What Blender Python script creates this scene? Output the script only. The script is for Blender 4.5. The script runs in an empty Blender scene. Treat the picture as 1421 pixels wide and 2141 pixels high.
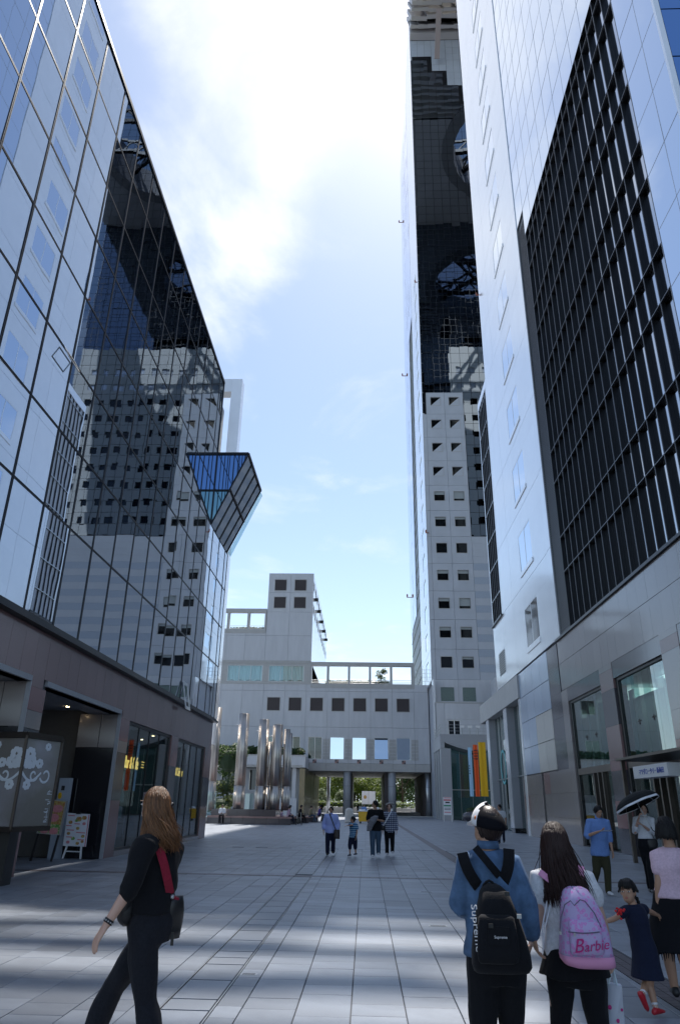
import bpy, bmesh, math, random
from mathutils import Vector, Matrix, noise
random.seed(7)
V = Vector
R = math.radians
scn = bpy.context.scene
col = scn.collection

# ------------------------------------------------------------------ camera
F, CX, CY, EYE = 1457.0, 710.5, 1070.5, 1.6          # photograph pixels, eye height in metres
_yd = V((53.5, -612.5, -1457.0)).normalized()
_up = V((60.0, 3500.0, -1457.0)); _up = (_up - _up.dot(_yd) * _yd).normalized()
_xd = _yd.cross(_up)
CM = Matrix((_xd, _yd, _up))                          # camera axes -> world axes
cam_d = bpy.data.cameras.new('camera'); cam = bpy.data.objects.new('camera', cam_d); col.objects.link(cam)
cam.matrix_world = Matrix.Translation((0, 0, EYE)) @ CM.to_4x4()
cam_d.sensor_fit = 'HORIZONTAL'; cam_d.sensor_width = 36.0; cam_d.lens = F / 1421 * 36.0
cam_d.clip_start = 0.1; cam_d.clip_end = 3000
scn.camera = cam

# ------------------------------------------------------------------ sky, sun, exposure
SUN_EL, SUN_AZ = R(61.3), R(11.0)                     # azimuth from +Y towards +X
w = bpy.data.worlds.new('World'); scn.world = w; w.use_nodes = True
nt = w.node_tree; nt.nodes.clear()
def N(t, typ, **kw):
    n = t.nodes.new(typ)
    for k, v in kw.items(): setattr(n, k, v)
    return n
out = N(nt, 'ShaderNodeOutputWorld'); bg = N(nt, 'ShaderNodeBackground')
sky = N(nt, 'ShaderNodeTexSky', sky_type='NISHITA', sun_disc=False, sun_elevation=SUN_EL, sun_rotation=SUN_AZ,
        air_density=1.0, dust_density=0.6, ozone_density=1.2)
tc = N(nt, 'ShaderNodeTexCoord'); sep = N(nt, 'ShaderNodeSeparateXYZ')
nt.links.new(tc.outputs['Generated'], sep.inputs[0])
def M(op, a, b=None, c=None, clamp=False):
    n = N(nt, 'ShaderNodeMath', operation=op); n.use_clamp = clamp
    for i, s in enumerate((a, b, c)):
        if s is None: continue
        if isinstance(s, (int, float)): n.inputs[i].default_value = s
        else: nt.links.new(s, n.inputs[i])
    return n.outputs[0]
def dirblob(px, py, r0, r1):                          # soft cap of sky round the direction of a photo pixel
    d = (CM @ V((px - CX, CY - py, -F))).normalized()
    dp = N(nt, 'ShaderNodeVectorMath', operation='DOT_PRODUCT'); dp.inputs[1].default_value = d
    nt.links.new(tc.outputs['Generated'], dp.inputs[0])
    mr = N(nt, 'ShaderNodeMapRange', interpolation_type='SMOOTHSTEP')
    mr.inputs['From Min'].default_value = math.cos(R(r1)); mr.inputs['From Max'].default_value = math.cos(R(r0))
    nt.links.new(dp.outputs['Value'], mr.inputs['Value']); return mr.outputs[0]
zz = M('ADD', M('MAXIMUM', sep.outputs[2], 0.0), 0.12)
cmb = N(nt, 'ShaderNodeCombineXYZ')
nt.links.new(M('DIVIDE', sep.outputs[0], zz), cmb.inputs[0]); nt.links.new(M('DIVIDE', sep.outputs[1], zz), cmb.inputs[1])
n1 = N(nt, 'ShaderNodeTexNoise'); n1.inputs['Scale'].default_value = 2.3; n1.inputs['Detail'].default_value = 9
n1.inputs['Roughness'].default_value = 0.58; n1.inputs['Distortion'].default_value = 0.35
nt.links.new(cmb.outputs[0], n1.inputs['Vector'])
blob = M('MAXIMUM', M('MAXIMUM', dirblob(540, 210, 2, 9), dirblob(430, 520, 2, 9)), M('MAXIMUM', dirblob(480, 30, 2, 8), dirblob(360, 400, 2, 8)))
dens = M('ADD', M('MULTIPLY', M('SUBTRACT', n1.outputs['Fac'], 0.5), 1.5), M('ADD', 0.46, M('MULTIPLY', blob, 0.30)))
mr = N(nt, 'ShaderNodeMapRange', interpolation_type='SMOOTHSTEP')
mr.inputs['From Min'].default_value = 0.48; mr.inputs['From Max'].default_value = 1.02
nt.links.new(dens, mr.inputs['Value'])
haze_low = M('MULTIPLY', M('POWER', M('SUBTRACT', 1.0, M('MAXIMUM', sep.outputs[2], 0.0), clamp=True), 6.0), 0.62)
veil = M('ADD', haze_low, 0.08, clamp=True)
cover = veil
mix = N(nt, 'ShaderNodeMix', data_type='RGBA')
nt.links.new(cover, mix.inputs['Factor']); nt.links.new(sky.outputs[0], mix.inputs['A'])
mix.inputs['B'].default_value = (6.6, 8.3, 9.9, 1)
mix2 = N(nt, 'ShaderNodeMix', data_type='RGBA'); nt.links.new(mr.outputs[0], mix2.inputs['Factor']); nt.links.new(mix.outputs['Result'], mix2.inputs['A']); mix2.inputs['B'].default_value = (6.8, 6.95, 7.15, 1)
nt.links.new(mix2.outputs['Result'], bg.inputs['Color']); bg.inputs['Strength'].default_value = 0.1
nt.links.new(bg.outputs[0], out.inputs[0])

sd = bpy.data.lights.new('sun', 'SUN'); sun = bpy.data.objects.new('sun', sd); col.objects.link(sun)
sd.energy = 5.0; sd.angle = R(0.3); sd.color = (1.0, 0.95, 0.88)
SUNV = V((math.sin(SUN_AZ) * math.cos(SUN_EL), math.cos(SUN_AZ) * math.cos(SUN_EL), math.sin(SUN_EL)))
sun.rotation_euler = SUNV.to_track_quat('Z', 'Y').to_euler(); sun.location = SUNV * 400

scn.view_settings.view_transform = 'Standard'; scn.view_settings.look = 'None'
scn.view_settings.exposure = 0.85; scn.view_settings.gamma = 1.0
scn.cycles.use_denoising = True; scn.cycles.max_bounces = 10; scn.cycles.glossy_bounces = 6
scn.cycles.diffuse_bounces = 4; scn.cycles.transparent_max_bounces = 12
scn.cycles.caustics_refractive = False; scn.cycles.sample_clamp_indirect = 4.0

# ------------------------------------------------------------------ pixel -> place
def ray(px, py): return CM @ V((px - CX, CY - py, -F))
def atY(px, py, y): d = ray(px, py); return V((0, 0, EYE)) + d * (y / d.y)
def atX(px, py, x): d = ray(px, py); return V((0, 0, EYE)) + d * (x / d.x)
def atZ(px, py, z=0.0): d = ray(px, py); return V((0, 0, EYE)) + d * ((z - EYE) / d.z)

# ------------------------------------------------------------------ mesh helpers
class MB:
    def __init__(s): s.v = []; s.f = []; s.m = []
    def face(s, pts, mi=0):
        b = len(s.v); s.v += [V(p) for p in pts]; s.f.append(list(range(b, b + len(pts)))); s.m.append(mi)
    def box(s, x0, x1, y0, y1, z0, z1, mi=0):
        b = len(s.v)
        s.v += [V((x, y, z)) for z in (z0, z1) for y in (y0, y1) for x in (x0, x1)]
        for q in ((0, 2, 3, 1), (4, 5, 7, 6), (0, 1, 5, 4), (2, 6, 7, 3), (0, 4, 6, 2), (1, 3, 7, 5)):
            s.f.append([b + i for i in q]); s.m.append(mi)
        return s
    def prism(s, poly, off, mi=0):                    # closed polygon swept by an offset vector
        b = len(s.v); n = len(poly); off = V(off)
        s.v += [V(p) for p in poly] + [V(p) + off for p in poly]
        s.f.append([b + i for i in range(n)]); s.f.append([b + n + i for i in reversed(range(n))]); s.m += [mi, mi]
        for i in range(n):
            j = (i + 1) % n; s.f.append([b + j, b + i, b + n + i, b + n + j]); s.m.append(mi)
        return s
    def rings(s, rs, mi=0, cap=True, closed=False):
        b = len(s.v); n = len(rs[0])
        for r in rs: s.v += [V(p) for p in r]
        m = len(rs)
        for k in range(m if closed else m - 1):
            k2 = (k + 1) % m
            for i in range(n):
                j = (i + 1) % n
                s.f.append([b + k * n + i, b + k * n + j, b + k2 * n + j, b + k2 * n + i]); s.m.append(mi)
        if cap and not closed:
            s.f.append([b + i for i in reversed(range(n))]); s.f.append([b + (m - 1) * n + i for i in range(n)]); s.m += [mi, mi]
        return s
    def limb(s, pts, rads, n=10, mi=0, flat=None, rounded=True, hint=None):
        """tapered round tube; flat = (axis, factor) squashes it along an axis"""
        pts = [V(p) for p in pts]; P = []; Q = []
        if rounded:
            d0 = (pts[0] - pts[1]).normalized(); d1 = (pts[-1] - pts[-2]).normalized(); r0, r1 = rads[0], rads[-1]
            P += [pts[0] + d0 * r0 * 0.95, pts[0] + d0 * r0 * 0.7]; Q += [r0 * 0.3, r0 * 0.72]
            P += pts; Q += list(rads)
            P += [pts[-1] + d1 * r1 * 0.7, pts[-1] + d1 * r1 * 0.95]; Q += [r1 * 0.72, r1 * 0.3]
        else: P, Q = pts, list(rads)
        T = []
        for i in range(len(P)):
            a = P[max(i - 1, 0)]; c = P[min(i + 1, len(P) - 1)]; t = (c - a); T.append(t.normalized() if t.length > 1e-9 else V((0, 0, 1)))
        h = V(hint) if hint else (V((0, 0, 1)) if abs(T[0].z) < 0.9 else V((1, 0, 0)))
        x = (h - h.dot(T[0]) * T[0]).normalized(); rs = []
        for p, r, t in zip(P, Q, T):
            x = (x - x.dot(t) * t); x = x.normalized() if x.length > 1e-6 else t.orthogonal().normalized()
            y = t.cross(x); ring = []
            for k in range(n):
                a = 2 * math.pi * k / n; o = x * math.cos(a) * r + y * math.sin(a) * r
                if flat: fa = V(flat[0]); o = o - fa * o.dot(fa) * (1 - flat[1])
                ring.append(p + o)
            rs.append(ring)
        return s.rings(rs, mi)
    def loft(s, secs, ax, ay, n=16, mi=0, power=2.0):  # secs: (centre, rx, ry[, ax, ay])
        rs = []
        for q in secs:
            c, rx, ry = q[:3]; a_, b_ = (q[3], q[4]) if len(q) > 3 else (ax, ay); ring = []
            for k in range(n):
                a = 2 * math.pi * k / n; ca, sa = math.cos(a), math.sin(a)
                e = 2.0 / power
                ring.append(V(c) + V(a_) * rx * math.copysign(abs(ca) ** e, ca) + V(b_) * ry * math.copysign(abs(sa) ** e, sa))
            rs.append(ring)
        return s.rings(rs, mi)
    def ball(s, c, rx, ry, rz, ax=(1, 0, 0), ay=(0, 1, 0), az=(0, 0, 1), n=12, m=8, mi=0):
        rs = []
        for i in range(1, m):
            t = math.pi * i / m; rs.append([V(c) + V(az) * rz * -math.cos(t) + (V(ax) * rx * math.cos(2 * math.pi * k / n) + V(ay) * ry * math.sin(2 * math.pi * k / n)) * math.sin(t) for k in range(n)])
        return s.rings(rs, mi)
    def mesh(s, name, mats, smooth=False):
        me = bpy.data.meshes.new(name); me.from_pydata([tuple(p) for p in s.v], [], s.f)
        for m in mats: me.materials.append(m)
        if len(mats) > 1: me.polygons.foreach_set('material_index', s.m)
        if smooth: me.polygons.foreach_set('use_smooth', [True] * len(me.polygons))
        bm = bmesh.new(); bm.from_mesh(me); bmesh.ops.recalc_face_normals(bm, faces=bm.faces); bm.to_mesh(me); bm.free()
        me.update(); return me

OFF = {}                                              # world offset of each parent
def woff(o): return OFF.get(o.name, V((0, 0, 0))) if o else V((0, 0, 0))
def put(name, me, parent=None, loc=(0, 0, 0), rot=None):
    o = bpy.data.objects.new(name, me); col.objects.link(o)
    if parent: o.parent = parent
    o.location = V(loc) - woff(parent)
    if rot is not None: o.rotation_euler = rot
    OFF[o.name] = V(loc)
    return o
def add(name, mb, mat, parent=None, smooth=False):
    return put(name, mb.mesh(name, mat if isinstance(mat, (list, tuple)) else [mat], smooth), parent)
def tag(o, label=None, cat=None, group=None, kind=None):
    for k, v in (('label', label), ('category', cat), ('group', group), ('kind', kind)):
        if v: o[k] = v
    return o
def thing(name, label, cat, loc=(0, 0, 0), group=None):
    o = bpy.data.objects.new(name, None); col.objects.link(o); o.location = loc; OFF[o.name] = V(loc)
    o.empty_display_size = 0.3
    return tag(o, label, cat, group)

def wall(kind, p):                                    # (u, v, d) on a wall -> world; d = outwards
    return {'W': lambda u, v, d: V((p - d, u, v)), 'E': lambda u, v, d: V((p + d, u, v)),
            'S': lambda u, v, d: V((u, p - d, v)), 'N': lambda u, v, d: V((u, p + d, v))}[kind]
def slab(mb, mp, u0, u1, v0, v1, d0, d1, holes=(), mi=0):
    us = sorted({u0, u1, *[x for h in holes for x in h[:2] if u0 < x < u1]}); vs = sorted({v0, v1, *[x for h in holes for x in h[2:] if v0 < x < v1]})
    def solid(i, j):
        if i < 0 or j < 0 or i >= len(us) - 1 or j >= len(vs) - 1: return False
        cu, cv = (us[i] + us[i + 1]) / 2, (vs[j] + vs[j + 1]) / 2
        return not any(h[0] < cu < h[1] and h[2] < cv < h[3] for h in holes)
    for i in range(len(us) - 1):
        for j in range(len(vs) - 1):
            if not solid(i, j): continue
            a, b, c, e = us[i], us[i + 1], vs[j], vs[j + 1]
            mb.face([mp(a, c, d1), mp(b, c, d1), mp(b, e, d1), mp(a, e, d1)], mi)
            mb.face([mp(a, e, d0), mp(b, e, d0), mp(b, c, d0), mp(a, c, d0)], mi)
            if not solid(i - 1, j): mb.face([mp(a, c, d0), mp(a, c, d1), mp(a, e, d1), mp(a, e, d0)], mi)
            if not solid(i + 1, j): mb.face([mp(b, e, d0), mp(b, e, d1), mp(b, c, d1), mp(b, c, d0)], mi)
            if not solid(i, j - 1): mb.face([mp(b, c, d0), mp(b, c, d1), mp(a, c, d1), mp(a, c, d0)], mi)
            if not solid(i, j + 1): mb.face([mp(a, e, d0), mp(a, e, d1), mp(b, e, d1), mp(b, e, d0)], mi)
    return mb
def bar(mb, a, b, t, t2=None, up=(0, 0, 1)):          # square bar between two points
    a, b = V(a), V(b); d = (b - a).normalized(); u = V(up)
    if abs(d.dot(u)) > 0.95: u = V((0, 1, 0))
    x = d.cross(u).normalized(); y = x.cross(d).normalized(); t2 = t2 or t
    r = lambda c: [c + x * t / 2 + y * t2 / 2, c - x * t / 2 + y * t2 / 2, c - x * t / 2 - y * t2 / 2, c + x * t / 2 - y * t2 / 2]
    return mb.rings([r(a), r(b)])

# ------------------------------------------------------------------ materials
MAT = {}
def mat(name, c, rough=0.5, metal=0.0, spec=0.5, var=0.0, scale=4.0, bump=0.0, bscale=30.0, objvar=0.0, coat=0.0, stretch=None, c2=None, c2lo=0.45, c2hi=0.62, c2scale=3.0, wave=0.0, sheen=0.0):
    m = bpy.data.materials.new(name); m.use_nodes = True; t = m.node_tree; b = t.nodes['Principled BSDF']
    b.inputs['Roughness'].default_value = rough; b.inputs['Metallic'].default_value = metal
    b.inputs['Specular IOR Level'].default_value = spec; b.inputs['Coat Weight'].default_value = coat; b.inputs['Coat Roughness'].default_value = 0.08
    if sheen: b.inputs['Sheen Weight'].default_value = sheen
    tcn = N(t, 'ShaderNodeTexCoord'); mp = N(t, 'ShaderNodeMapping'); t.links.new(tcn.outputs['Object'], mp.inputs[0])
    if stretch: mp.inputs['Scale'].default_value = stretch
    rgb = N(t, 'ShaderNodeRGB'); rgb.outputs[0].default_value = (*c, 1); cur = rgb.outputs[0]
    if c2:
        nz = N(t, 'ShaderNodeTexNoise'); nz.inputs['Scale'].default_value = c2scale; nz.inputs['Detail'].default_value = 5; t.links.new(mp.outputs[0], nz.inputs['Vector'])
        r = N(t, 'ShaderNodeMapRange'); r.inputs['From Min'].default_value = c2lo; r.inputs['From Max'].default_value = c2hi; t.links.new(nz.outputs['Fac'], r.inputs['Value'])
        mx = N(t, 'ShaderNodeMix', data_type='RGBA'); t.links.new(r.outputs[0], mx.inputs['Factor']); t.links.new(cur, mx.inputs['A']); mx.inputs['B'].default_value = (*c2, 1); cur = mx.outputs['Result']
    if var or objvar:
        hs = N(t, 'ShaderNodeHueSaturation'); t.links.new(cur, hs.inputs['Color']); val = None
        if var:
            nz = N(t, 'ShaderNodeTexNoise'); nz.inputs['Scale'].default_value = scale; nz.inputs['Detail'].default_value = 6; nz.inputs['Roughness'].default_value = 0.65; t.links.new(mp.outputs[0], nz.inputs['Vector'])
            r = N(t, 'ShaderNodeMapRange'); r.inputs['From Min'].default_value = 0.3; r.inputs['From Max'].default_value = 0.7
            r.inputs['To Min'].default_value = 1 - var; r.inputs['To Max'].default_value = 1 + var; t.links.new(nz.outputs['Fac'], r.inputs['Value']); val = r.outputs[0]
        if objvar:
            oi = N(t, 'ShaderNodeObjectInfo'); ge = N(t, 'ShaderNodeNewGeometry')
            s1 = N(t, 'ShaderNodeMath', operation='ADD'); t.links.new(oi.outputs['Random'], s1.inputs[0]); t.links.new(ge.outputs['Random Per Island'], s1.inputs[1])
            s2 = N(t, 'ShaderNodeMath', operation='FRACT'); t.links.new(s1.outputs[0], s2.inputs[0])
            r = N(t, 'ShaderNodeMapRange'); r.inputs['To Min'].default_value = 1 - objvar; r.inputs['To Max'].default_value = 1 + objvar; t.links.new(s2.outputs[0], r.inputs['Value'])
            if val:
                mu = N(t, 'ShaderNodeMath', operation='MULTIPLY'); t.links.new(val, mu.inputs[0]); t.links.new(r.outputs[0], mu.inputs[1]); val = mu.outputs[0]
            else: val = r.outputs[0]
        t.links.new(val, hs.inputs['Value']); cur = hs.outputs[0]
    t.links.new(cur, b.inputs['Base Color'])
    if bump or wave:
        nz = N(t, 'ShaderNodeTexNoise'); nz.inputs['Scale'].default_value = bscale; nz.inputs['Detail'].default_value = 1.5 if wave else 4; t.links.new(mp.outputs[0], nz.inputs['Vector'])
        bp = N(t, 'ShaderNodeBump'); bp.inputs['Strength'].default_value = 1.0; bp.inputs['Distance'].default_value = wave or bump
        t.links.new(nz.outputs['Fac'], bp.inputs['Height']); t.links.new(bp.outputs[0], b.inputs['Normal'])
    MAT[name] = m; return m
def glass(name, tint, refl=1.0, rough=0.0, f0=0.09):
    """flat architectural pane: clear tinted with a Fresnel mirror on top"""
    m = bpy.data.materials.new(name); m.use_nodes = True; t = m.node_tree; t.nodes.clear()
    o = N(t, 'ShaderNodeOutputMaterial'); mx = N(t, 'ShaderNodeMixShader'); tr = N(t, 'ShaderNodeBsdfTransparent'); gl = N(t, 'ShaderNodeBsdfGlossy')
    tr.inputs[0].default_value = (*tint, 1); gl.inputs[0].default_value = (refl, refl, refl, 1); gl.inputs['Roughness'].default_value = rough
    lw = N(t, 'ShaderNodeLayerWeight'); lw.inputs['Blend'].default_value = 0.5
    p = N(t, 'ShaderNodeMath', operation='POWER'); t.links.new(lw.outputs['Facing'], p.inputs[0]); p.inputs[1].default_value = 4.0
    r = N(t, 'ShaderNodeMapRange'); r.inputs['To Min'].default_value = f0; r.inputs['To Max'].default_value = 0.95; t.links.new(p.outputs[0], r.inputs['Value'])
    t.links.new(r.outputs[0], mx.inputs[0]); t.links.new(tr.outputs[0], mx.inputs[1]); t.links.new(gl.outputs[0], mx.inputs[2]); t.links.new(mx.outputs[0], o.inputs[0])
    MAT[name] = m; return m
def emit(name, c, s):
    m = bpy.data.materials.new(name); m.use_nodes = True; t = m.node_tree; t.nodes.clear()
    o = N(t, 'ShaderNodeOutputMaterial'); e = N(t, 'ShaderNodeEmission'); e.inputs[0].default_value = (*c, 1); e.inputs[1].default_value = s
    t.links.new(e.outputs[0], o.inputs[0]); MAT[name] = m; return m

mat('mirror_glass', (0.60, 0.65, 0.72), 0.012, 1.0, wave=0.0005, bscale=0.9)
mat('louver_glass', (0.45, 0.47, 0.50), 0.03, 1.0, wave=0.001, bscale=0.5)
mat('mirror_dark', (0.20, 0.245, 0.31), 0.012, 1.0, wave=0.0011, bscale=0.7)
mat('mirror_sky', (0.56, 0.63, 0.72), 0.012, 1.0, wave=0.0006, bscale=0.8)
mat('mirror_blue', (0.17, 0.31, 0.58), 0.015, 1.0, wave=0.002, bscale=0.8)
mat('mullion', (0.018, 0.02, 0.025), 0.32, 0.6)
mat('bay_glass', (0.62, 0.65, 0.69), 0.05, 1.0, objvar=0.08)
mat('mullion_light', (0.42, 0.43, 0.44), 0.35, 0.8)
mat('fin_edge', (0.11, 0.112, 0.12), 0.4, 0.7)
mat('black_metal', (0.010, 0.011, 0.014), 0.38, 0.3)
mat('mesh_metal', (0.06, 0.06, 0.07), 0.45, 0.6)
mat('white_panel', (0.74, 0.755, 0.78), 0.20, 0.35, spec=0.8, var=0.03, scale=0.6, objvar=0.025, coat=0.35)
mat('grey_panel', (0.41, 0.435, 0.48), 0.5, 0.0, var=0.05, scale=0.5, objvar=0.03)
mat('stripe_panel', (0.32, 0.365, 0.435), 0.45, 0.0, var=0.04)
mat('concrete', (0.50, 0.51, 0.535), 0.62, var=0.07, scale=1.2, stretch=(1, 1, 0.18), objvar=0.025, bump=0.002, bscale=40)
mat('concrete_trim', (0.40, 0.395, 0.385), 0.6, var=0.07, scale=1.5, objvar=0.03)
mat('joint', (0.10, 0.10, 0.11), 0.8)
mat('granite', (0.225, 0.137, 0.132), 0.22, var=0.25, scale=110, objvar=0.08, coat=0.3)
mat('granite_red', (0.24, 0.115, 0.115), 0.2, var=0.25, scale=130, objvar=0.08, coat=0.4)
mat('granite_grey', (0.245, 0.215, 0.205), 0.2, var=0.16, scale=120, objvar=0.05, coat=0.5)
mat('granite_dark', (0.055, 0.05, 0.062), 0.14, var=0.3, scale=120, objvar=0.1, coat=0.6)
mat('granite_black', (0.010, 0.010, 0.014), 0.12, var=0.3, scale=120, coat=0.6)
mat('stone_trim', (0.33, 0.34, 0.36), 0.4, var=0.1, scale=30)
mat('blue_panel', (0.50, 0.58, 0.70), 0.22, 0.35, objvar=0.05, coat=0.3)
mat('cream_panel', (0.60, 0.57, 0.52), 0.25, 0.3, objvar=0.05, coat=0.3)
mat('stainless', (0.46, 0.43, 0.40), 0.34, 1.0, var=0.04, scale=1.0, wave=0.0012, bscale=1.3, stretch=(1, 1, 0.05))
mat('steel', (0.45, 0.46, 0.47), 0.35, 0.9)
mat('bronze', (0.09, 0.075, 0.065), 0.38, 0.7)
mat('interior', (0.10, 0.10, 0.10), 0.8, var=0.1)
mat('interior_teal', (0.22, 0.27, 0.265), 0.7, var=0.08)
mat('curtain', (0.46, 0.56, 0.56), 0.85, var=0.10, scale=2.0, stretch=(6, 6, 0.3))
mat('warm_wall', (0.38, 0.18, 0.05), 0.7, var=0.1)
mat('cream_wall', (0.55, 0.46, 0.28), 0.7, var=0.12, scale=8)
mat('green_board', (0.015, 0.07, 0.055), 0.5)
mat('louver', (0.075, 0.062, 0.066), 0.55)
mat('window_dark', (0.05, 0.055, 0.06), 0.05, 0.9)
mat('window_sky', (0.62, 0.70, 0.78), 0.02, 1.0, wave=0.003, bscale=0.6)
mat('blind', (0.30, 0.33, 0.34), 0.7)
mat('soffit', (0.42, 0.40, 0.40), 0.5, objvar=0.06)
mat('roof', (0.25, 0.25, 0.26), 0.8, var=0.1)
mat('soil', (0.05, 0.035, 0.025), 0.9)
mat('bark', (0.07, 0.05, 0.035), 0.9, var=0.3, scale=20, bump=0.02)
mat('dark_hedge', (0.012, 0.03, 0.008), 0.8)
mat('black_plastic', (0.012, 0.012, 0.013), 0.4)
mat('white_paint', (0.72, 0.72, 0.72), 0.45)
mat('paper', (0.75, 0.76, 0.80), 0.7, var=0.03)
mat('yellow_plastic', (0.72, 0.42, 0.02), 0.45, var=0.06)
mat('red_print', (0.55, 0.05, 0.06), 0.6); mat('pink_print', (0.65, 0.25, 0.27), 0.6, var=0.2, scale=20)
mat('green_print', (0.03, 0.28, 0.14), 0.6); mat('food_print', (0.42, 0.16, 0.06), 0.6, c2=(0.5, 0.42, 0.12), c2scale=16, c2lo=0.42, c2hi=0.6)
mat('salad_print', (0.10, 0.32, 0.05), 0.6, c2=(0.55, 0.5, 0.3), c2scale=22, c2lo=0.45, c2hi=0.6); mat('ink', (0.02, 0.02, 0.025), 0.6)
mat('blue_ink', (0.015, 0.06, 0.38), 0.5)
mat('banner_blue', (0.42, 0.66, 0.85), 0.7, var=0.03); mat('banner_orange', (0.80, 0.11, 0.015), 0.7, var=0.03); mat('banner_yellow', (0.74, 0.42, 0.005), 0.7, var=0.03)
emit('lamp_warm', (1.0, 0.72, 0.4), 9.0); emit('lamp_cool', (0.95, 1.0, 0.96), 0.9); emit('neon_gold', (1.0, 0.62, 0.16), 1.3)
emit('red_beacon', (1.0, 0.15, 0.05), 0.8)
glass('shop_glass', (0.66, 0.76, 0.76), 0.75, 0.0, 0.08)
glass('clear_glass', (0.80, 0.92, 0.92), 0.9, 0.0, 0.10)
glass('teal_glass', (0.58, 0.73, 0.72), 0.9, 0.0, 0.10)
def leafmat(name, c, tr):
    m = mat(name, c, 0.5, var=0.25, scale=1.5, objvar=0.35); t = m.node_tree; b = t.nodes['Principled BSDF']; o = t.nodes['Material Output']
    tl = N(t, 'ShaderNodeBsdfTranslucent'); tl.inputs[0].default_value = (*tr, 1); mx = N(t, 'ShaderNodeMixShader'); mx.inputs[0].default_value = 0.45
    t.links.new(b.outputs[0], mx.inputs[1]); t.links.new(tl.outputs[0], mx.inputs[2]); t.links.new(mx.outputs[0], o.inputs[0]); return m
leafmat('leaf_bright', (0.09, 0.13, 0.025), (0.22, 0.28, 0.04)); leafmat('leaf_dark', (0.035, 0.07, 0.018), (0.06, 0.11, 0.02)); leafmat('leaf_olive', (0.07, 0.09, 0.03), (0.12, 0.15, 0.04))
leafmat('leaf_pale', (0.14, 0.18, 0.10), (0.16, 0.2, 0.08))
Mt = MAT
# ================================================================== ground
def pavmat():
    m = mat('paving', (0.21, 0.232, 0.27), 0.42, var=0.16, scale=2.2, objvar=0.17, bump=0.0015, bscale=60, c2=(0.13, 0.14, 0.16), c2scale=1.1, c2lo=0.5, c2hi=0.8); return m
pavmat(); mat('paving_far', (0.205, 0.225, 0.26), 0.45, var=0.16, scale=1.2)
mat('grout', (0.075, 0.078, 0.085), 0.8, var=0.15, scale=3)
mat('purple_tile', (0.075, 0.060, 0.068), 0.45, var=0.12, scale=8, objvar=0.12)
def fartile(m):                                       # far paving: the joints become part of the texture
    t = m.node_tree; b = t.nodes['Principled BSDF']; src = b.inputs['Base Color'].links[0].from_socket
    tcn = N(t, 'ShaderNodeTexCoord'); br = N(t, 'ShaderNodeTexBrick'); mp = N(t, 'ShaderNodeMapping'); mp.inputs['Rotation'].default_value = (0, 0, R(90))
    t.links.new(tcn.outputs['Object'], mp.inputs[0]); t.links.new(mp.outputs[0], br.inputs['Vector'])
    br.inputs['Scale'].default_value = 1.0; br.inputs['Brick Width'].default_value = 0.36 * 2; br.inputs['Row Height'].default_value = 0.46; br.inputs['Mortar Size'].default_value = 0.008
    br.inputs['Color1'].default_value = (0.84, 0.84, 0.84, 1); br.inputs['Color2'].default_value = (1.12, 1.12, 1.12, 1); br.inputs['Mortar'].default_value = (0.4, 0.4, 0.4, 1)
    mx = N(t, 'ShaderNodeMix', data_type='RGBA', blend_type='MULTIPLY'); mx.inputs['Factor'].default_value = 1.0
    t.links.new(src, mx.inputs['A']); t.links.new(br.outputs['Color'], mx.inputs['B']); t.links.new(mx.outputs['Result'], b.inputs['Base Color'])
fartile(Mt['paving_far'])

ground = add('ground', MB().box(-900, 900, -60, 1600, -1.0, -0.035), mat('asphalt', (0.10, 0.10, 0.105), 0.85, var=0.15), None); tag(ground, kind='structure')
pav = add('plaza_pavement', MB().box(-30, 12, -6, 150, -0.034, -0.016), Mt['grout']); tag(pav, kind='structure')
YFAR = 30.0
add('far_paving', MB().box(-29.5, 11.5, YFAR, 149, -0.0155, 0.0), Mt['paving_far'], pav)
TW, TD, GAP = 0.46, 0.36, 0.008
def tile_mesh(nm, w_, d_, m):
    mb = MB(); b = 0.004; x, y = w_ / 2 - GAP / 2, d_ / 2 - GAP / 2
    lo = [V((-x, -y, -0.014)), V((x, -y, -0.014)), V((x, y, -0.014)), V((-x, y, -0.014))]
    mid = [p + V((0, 0, 0.011)) for p in lo]; hi = [V((p.x * (1 - b / x), p.y * (1 - b / y), 0.0)) for p in lo]
    mb.rings([lo, mid, hi]); return mb.mesh(nm, [m])
STX = (2.72, 3.06)                                   # purple strip running along the plaza
STY = (18.55, 18.85)                                 # purple strip across it
DRX = (-1.92, -1.46)                                  # drain covers
def seen(x, y):
    c = CM.transposed() @ (V((x, y, 0)) - V((0, 0, EYE)))
    if c.z > -0.2: return None
    return CX + F * c.x / -c.z, CY - F * c.y / -c.z
DRX = (-1.73, -1.27)
keep = []
def cut(lo, hi, c0, c1):                              # interval minus a strip
    if hi <= c0 or lo >= c1: return [(lo, hi)]
    return [q for q in ((lo, c0), (c1, hi)) if q[1] - q[0] > 0.06]
for i in range(int(-12.5 / TW), int(10.2 / TW) + 1):
    x0, x1 = i * TW + 0.11 - 0.46 * 0 - 0.23 - 0.0, i * TW + 0.11 + 0.23
    y = 2.2 + (0.18 if i % 2 else 0.0) + random.choice((0, 0.06, 0.12))
    while y < YFAR - 0.3:
        d_ = TD if random.random() < 0.72 else TD * 2
        e = min(y + d_, YFAR)
        for xa, xb in cut(x0, min(x1, 9.98), *STX):
            for xc, xd in (cut(xa, xb, *DRX) if y < 28.8 else [(xa, xb)]):
                for ya, yb in cut(y, e, *STY):
                    xm, ym = (xc + xd) / 2, (ya + yb) / 2
                    if xm < -7.75 and (ym < 16.2 or ym > 22.6): continue
                    if xd > xc + 0.03: keep.append((round(xm, 4), round(ym, 4), round(xd - xc, 4), round(yb - ya, 4)))
        y = e
vis = []
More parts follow.
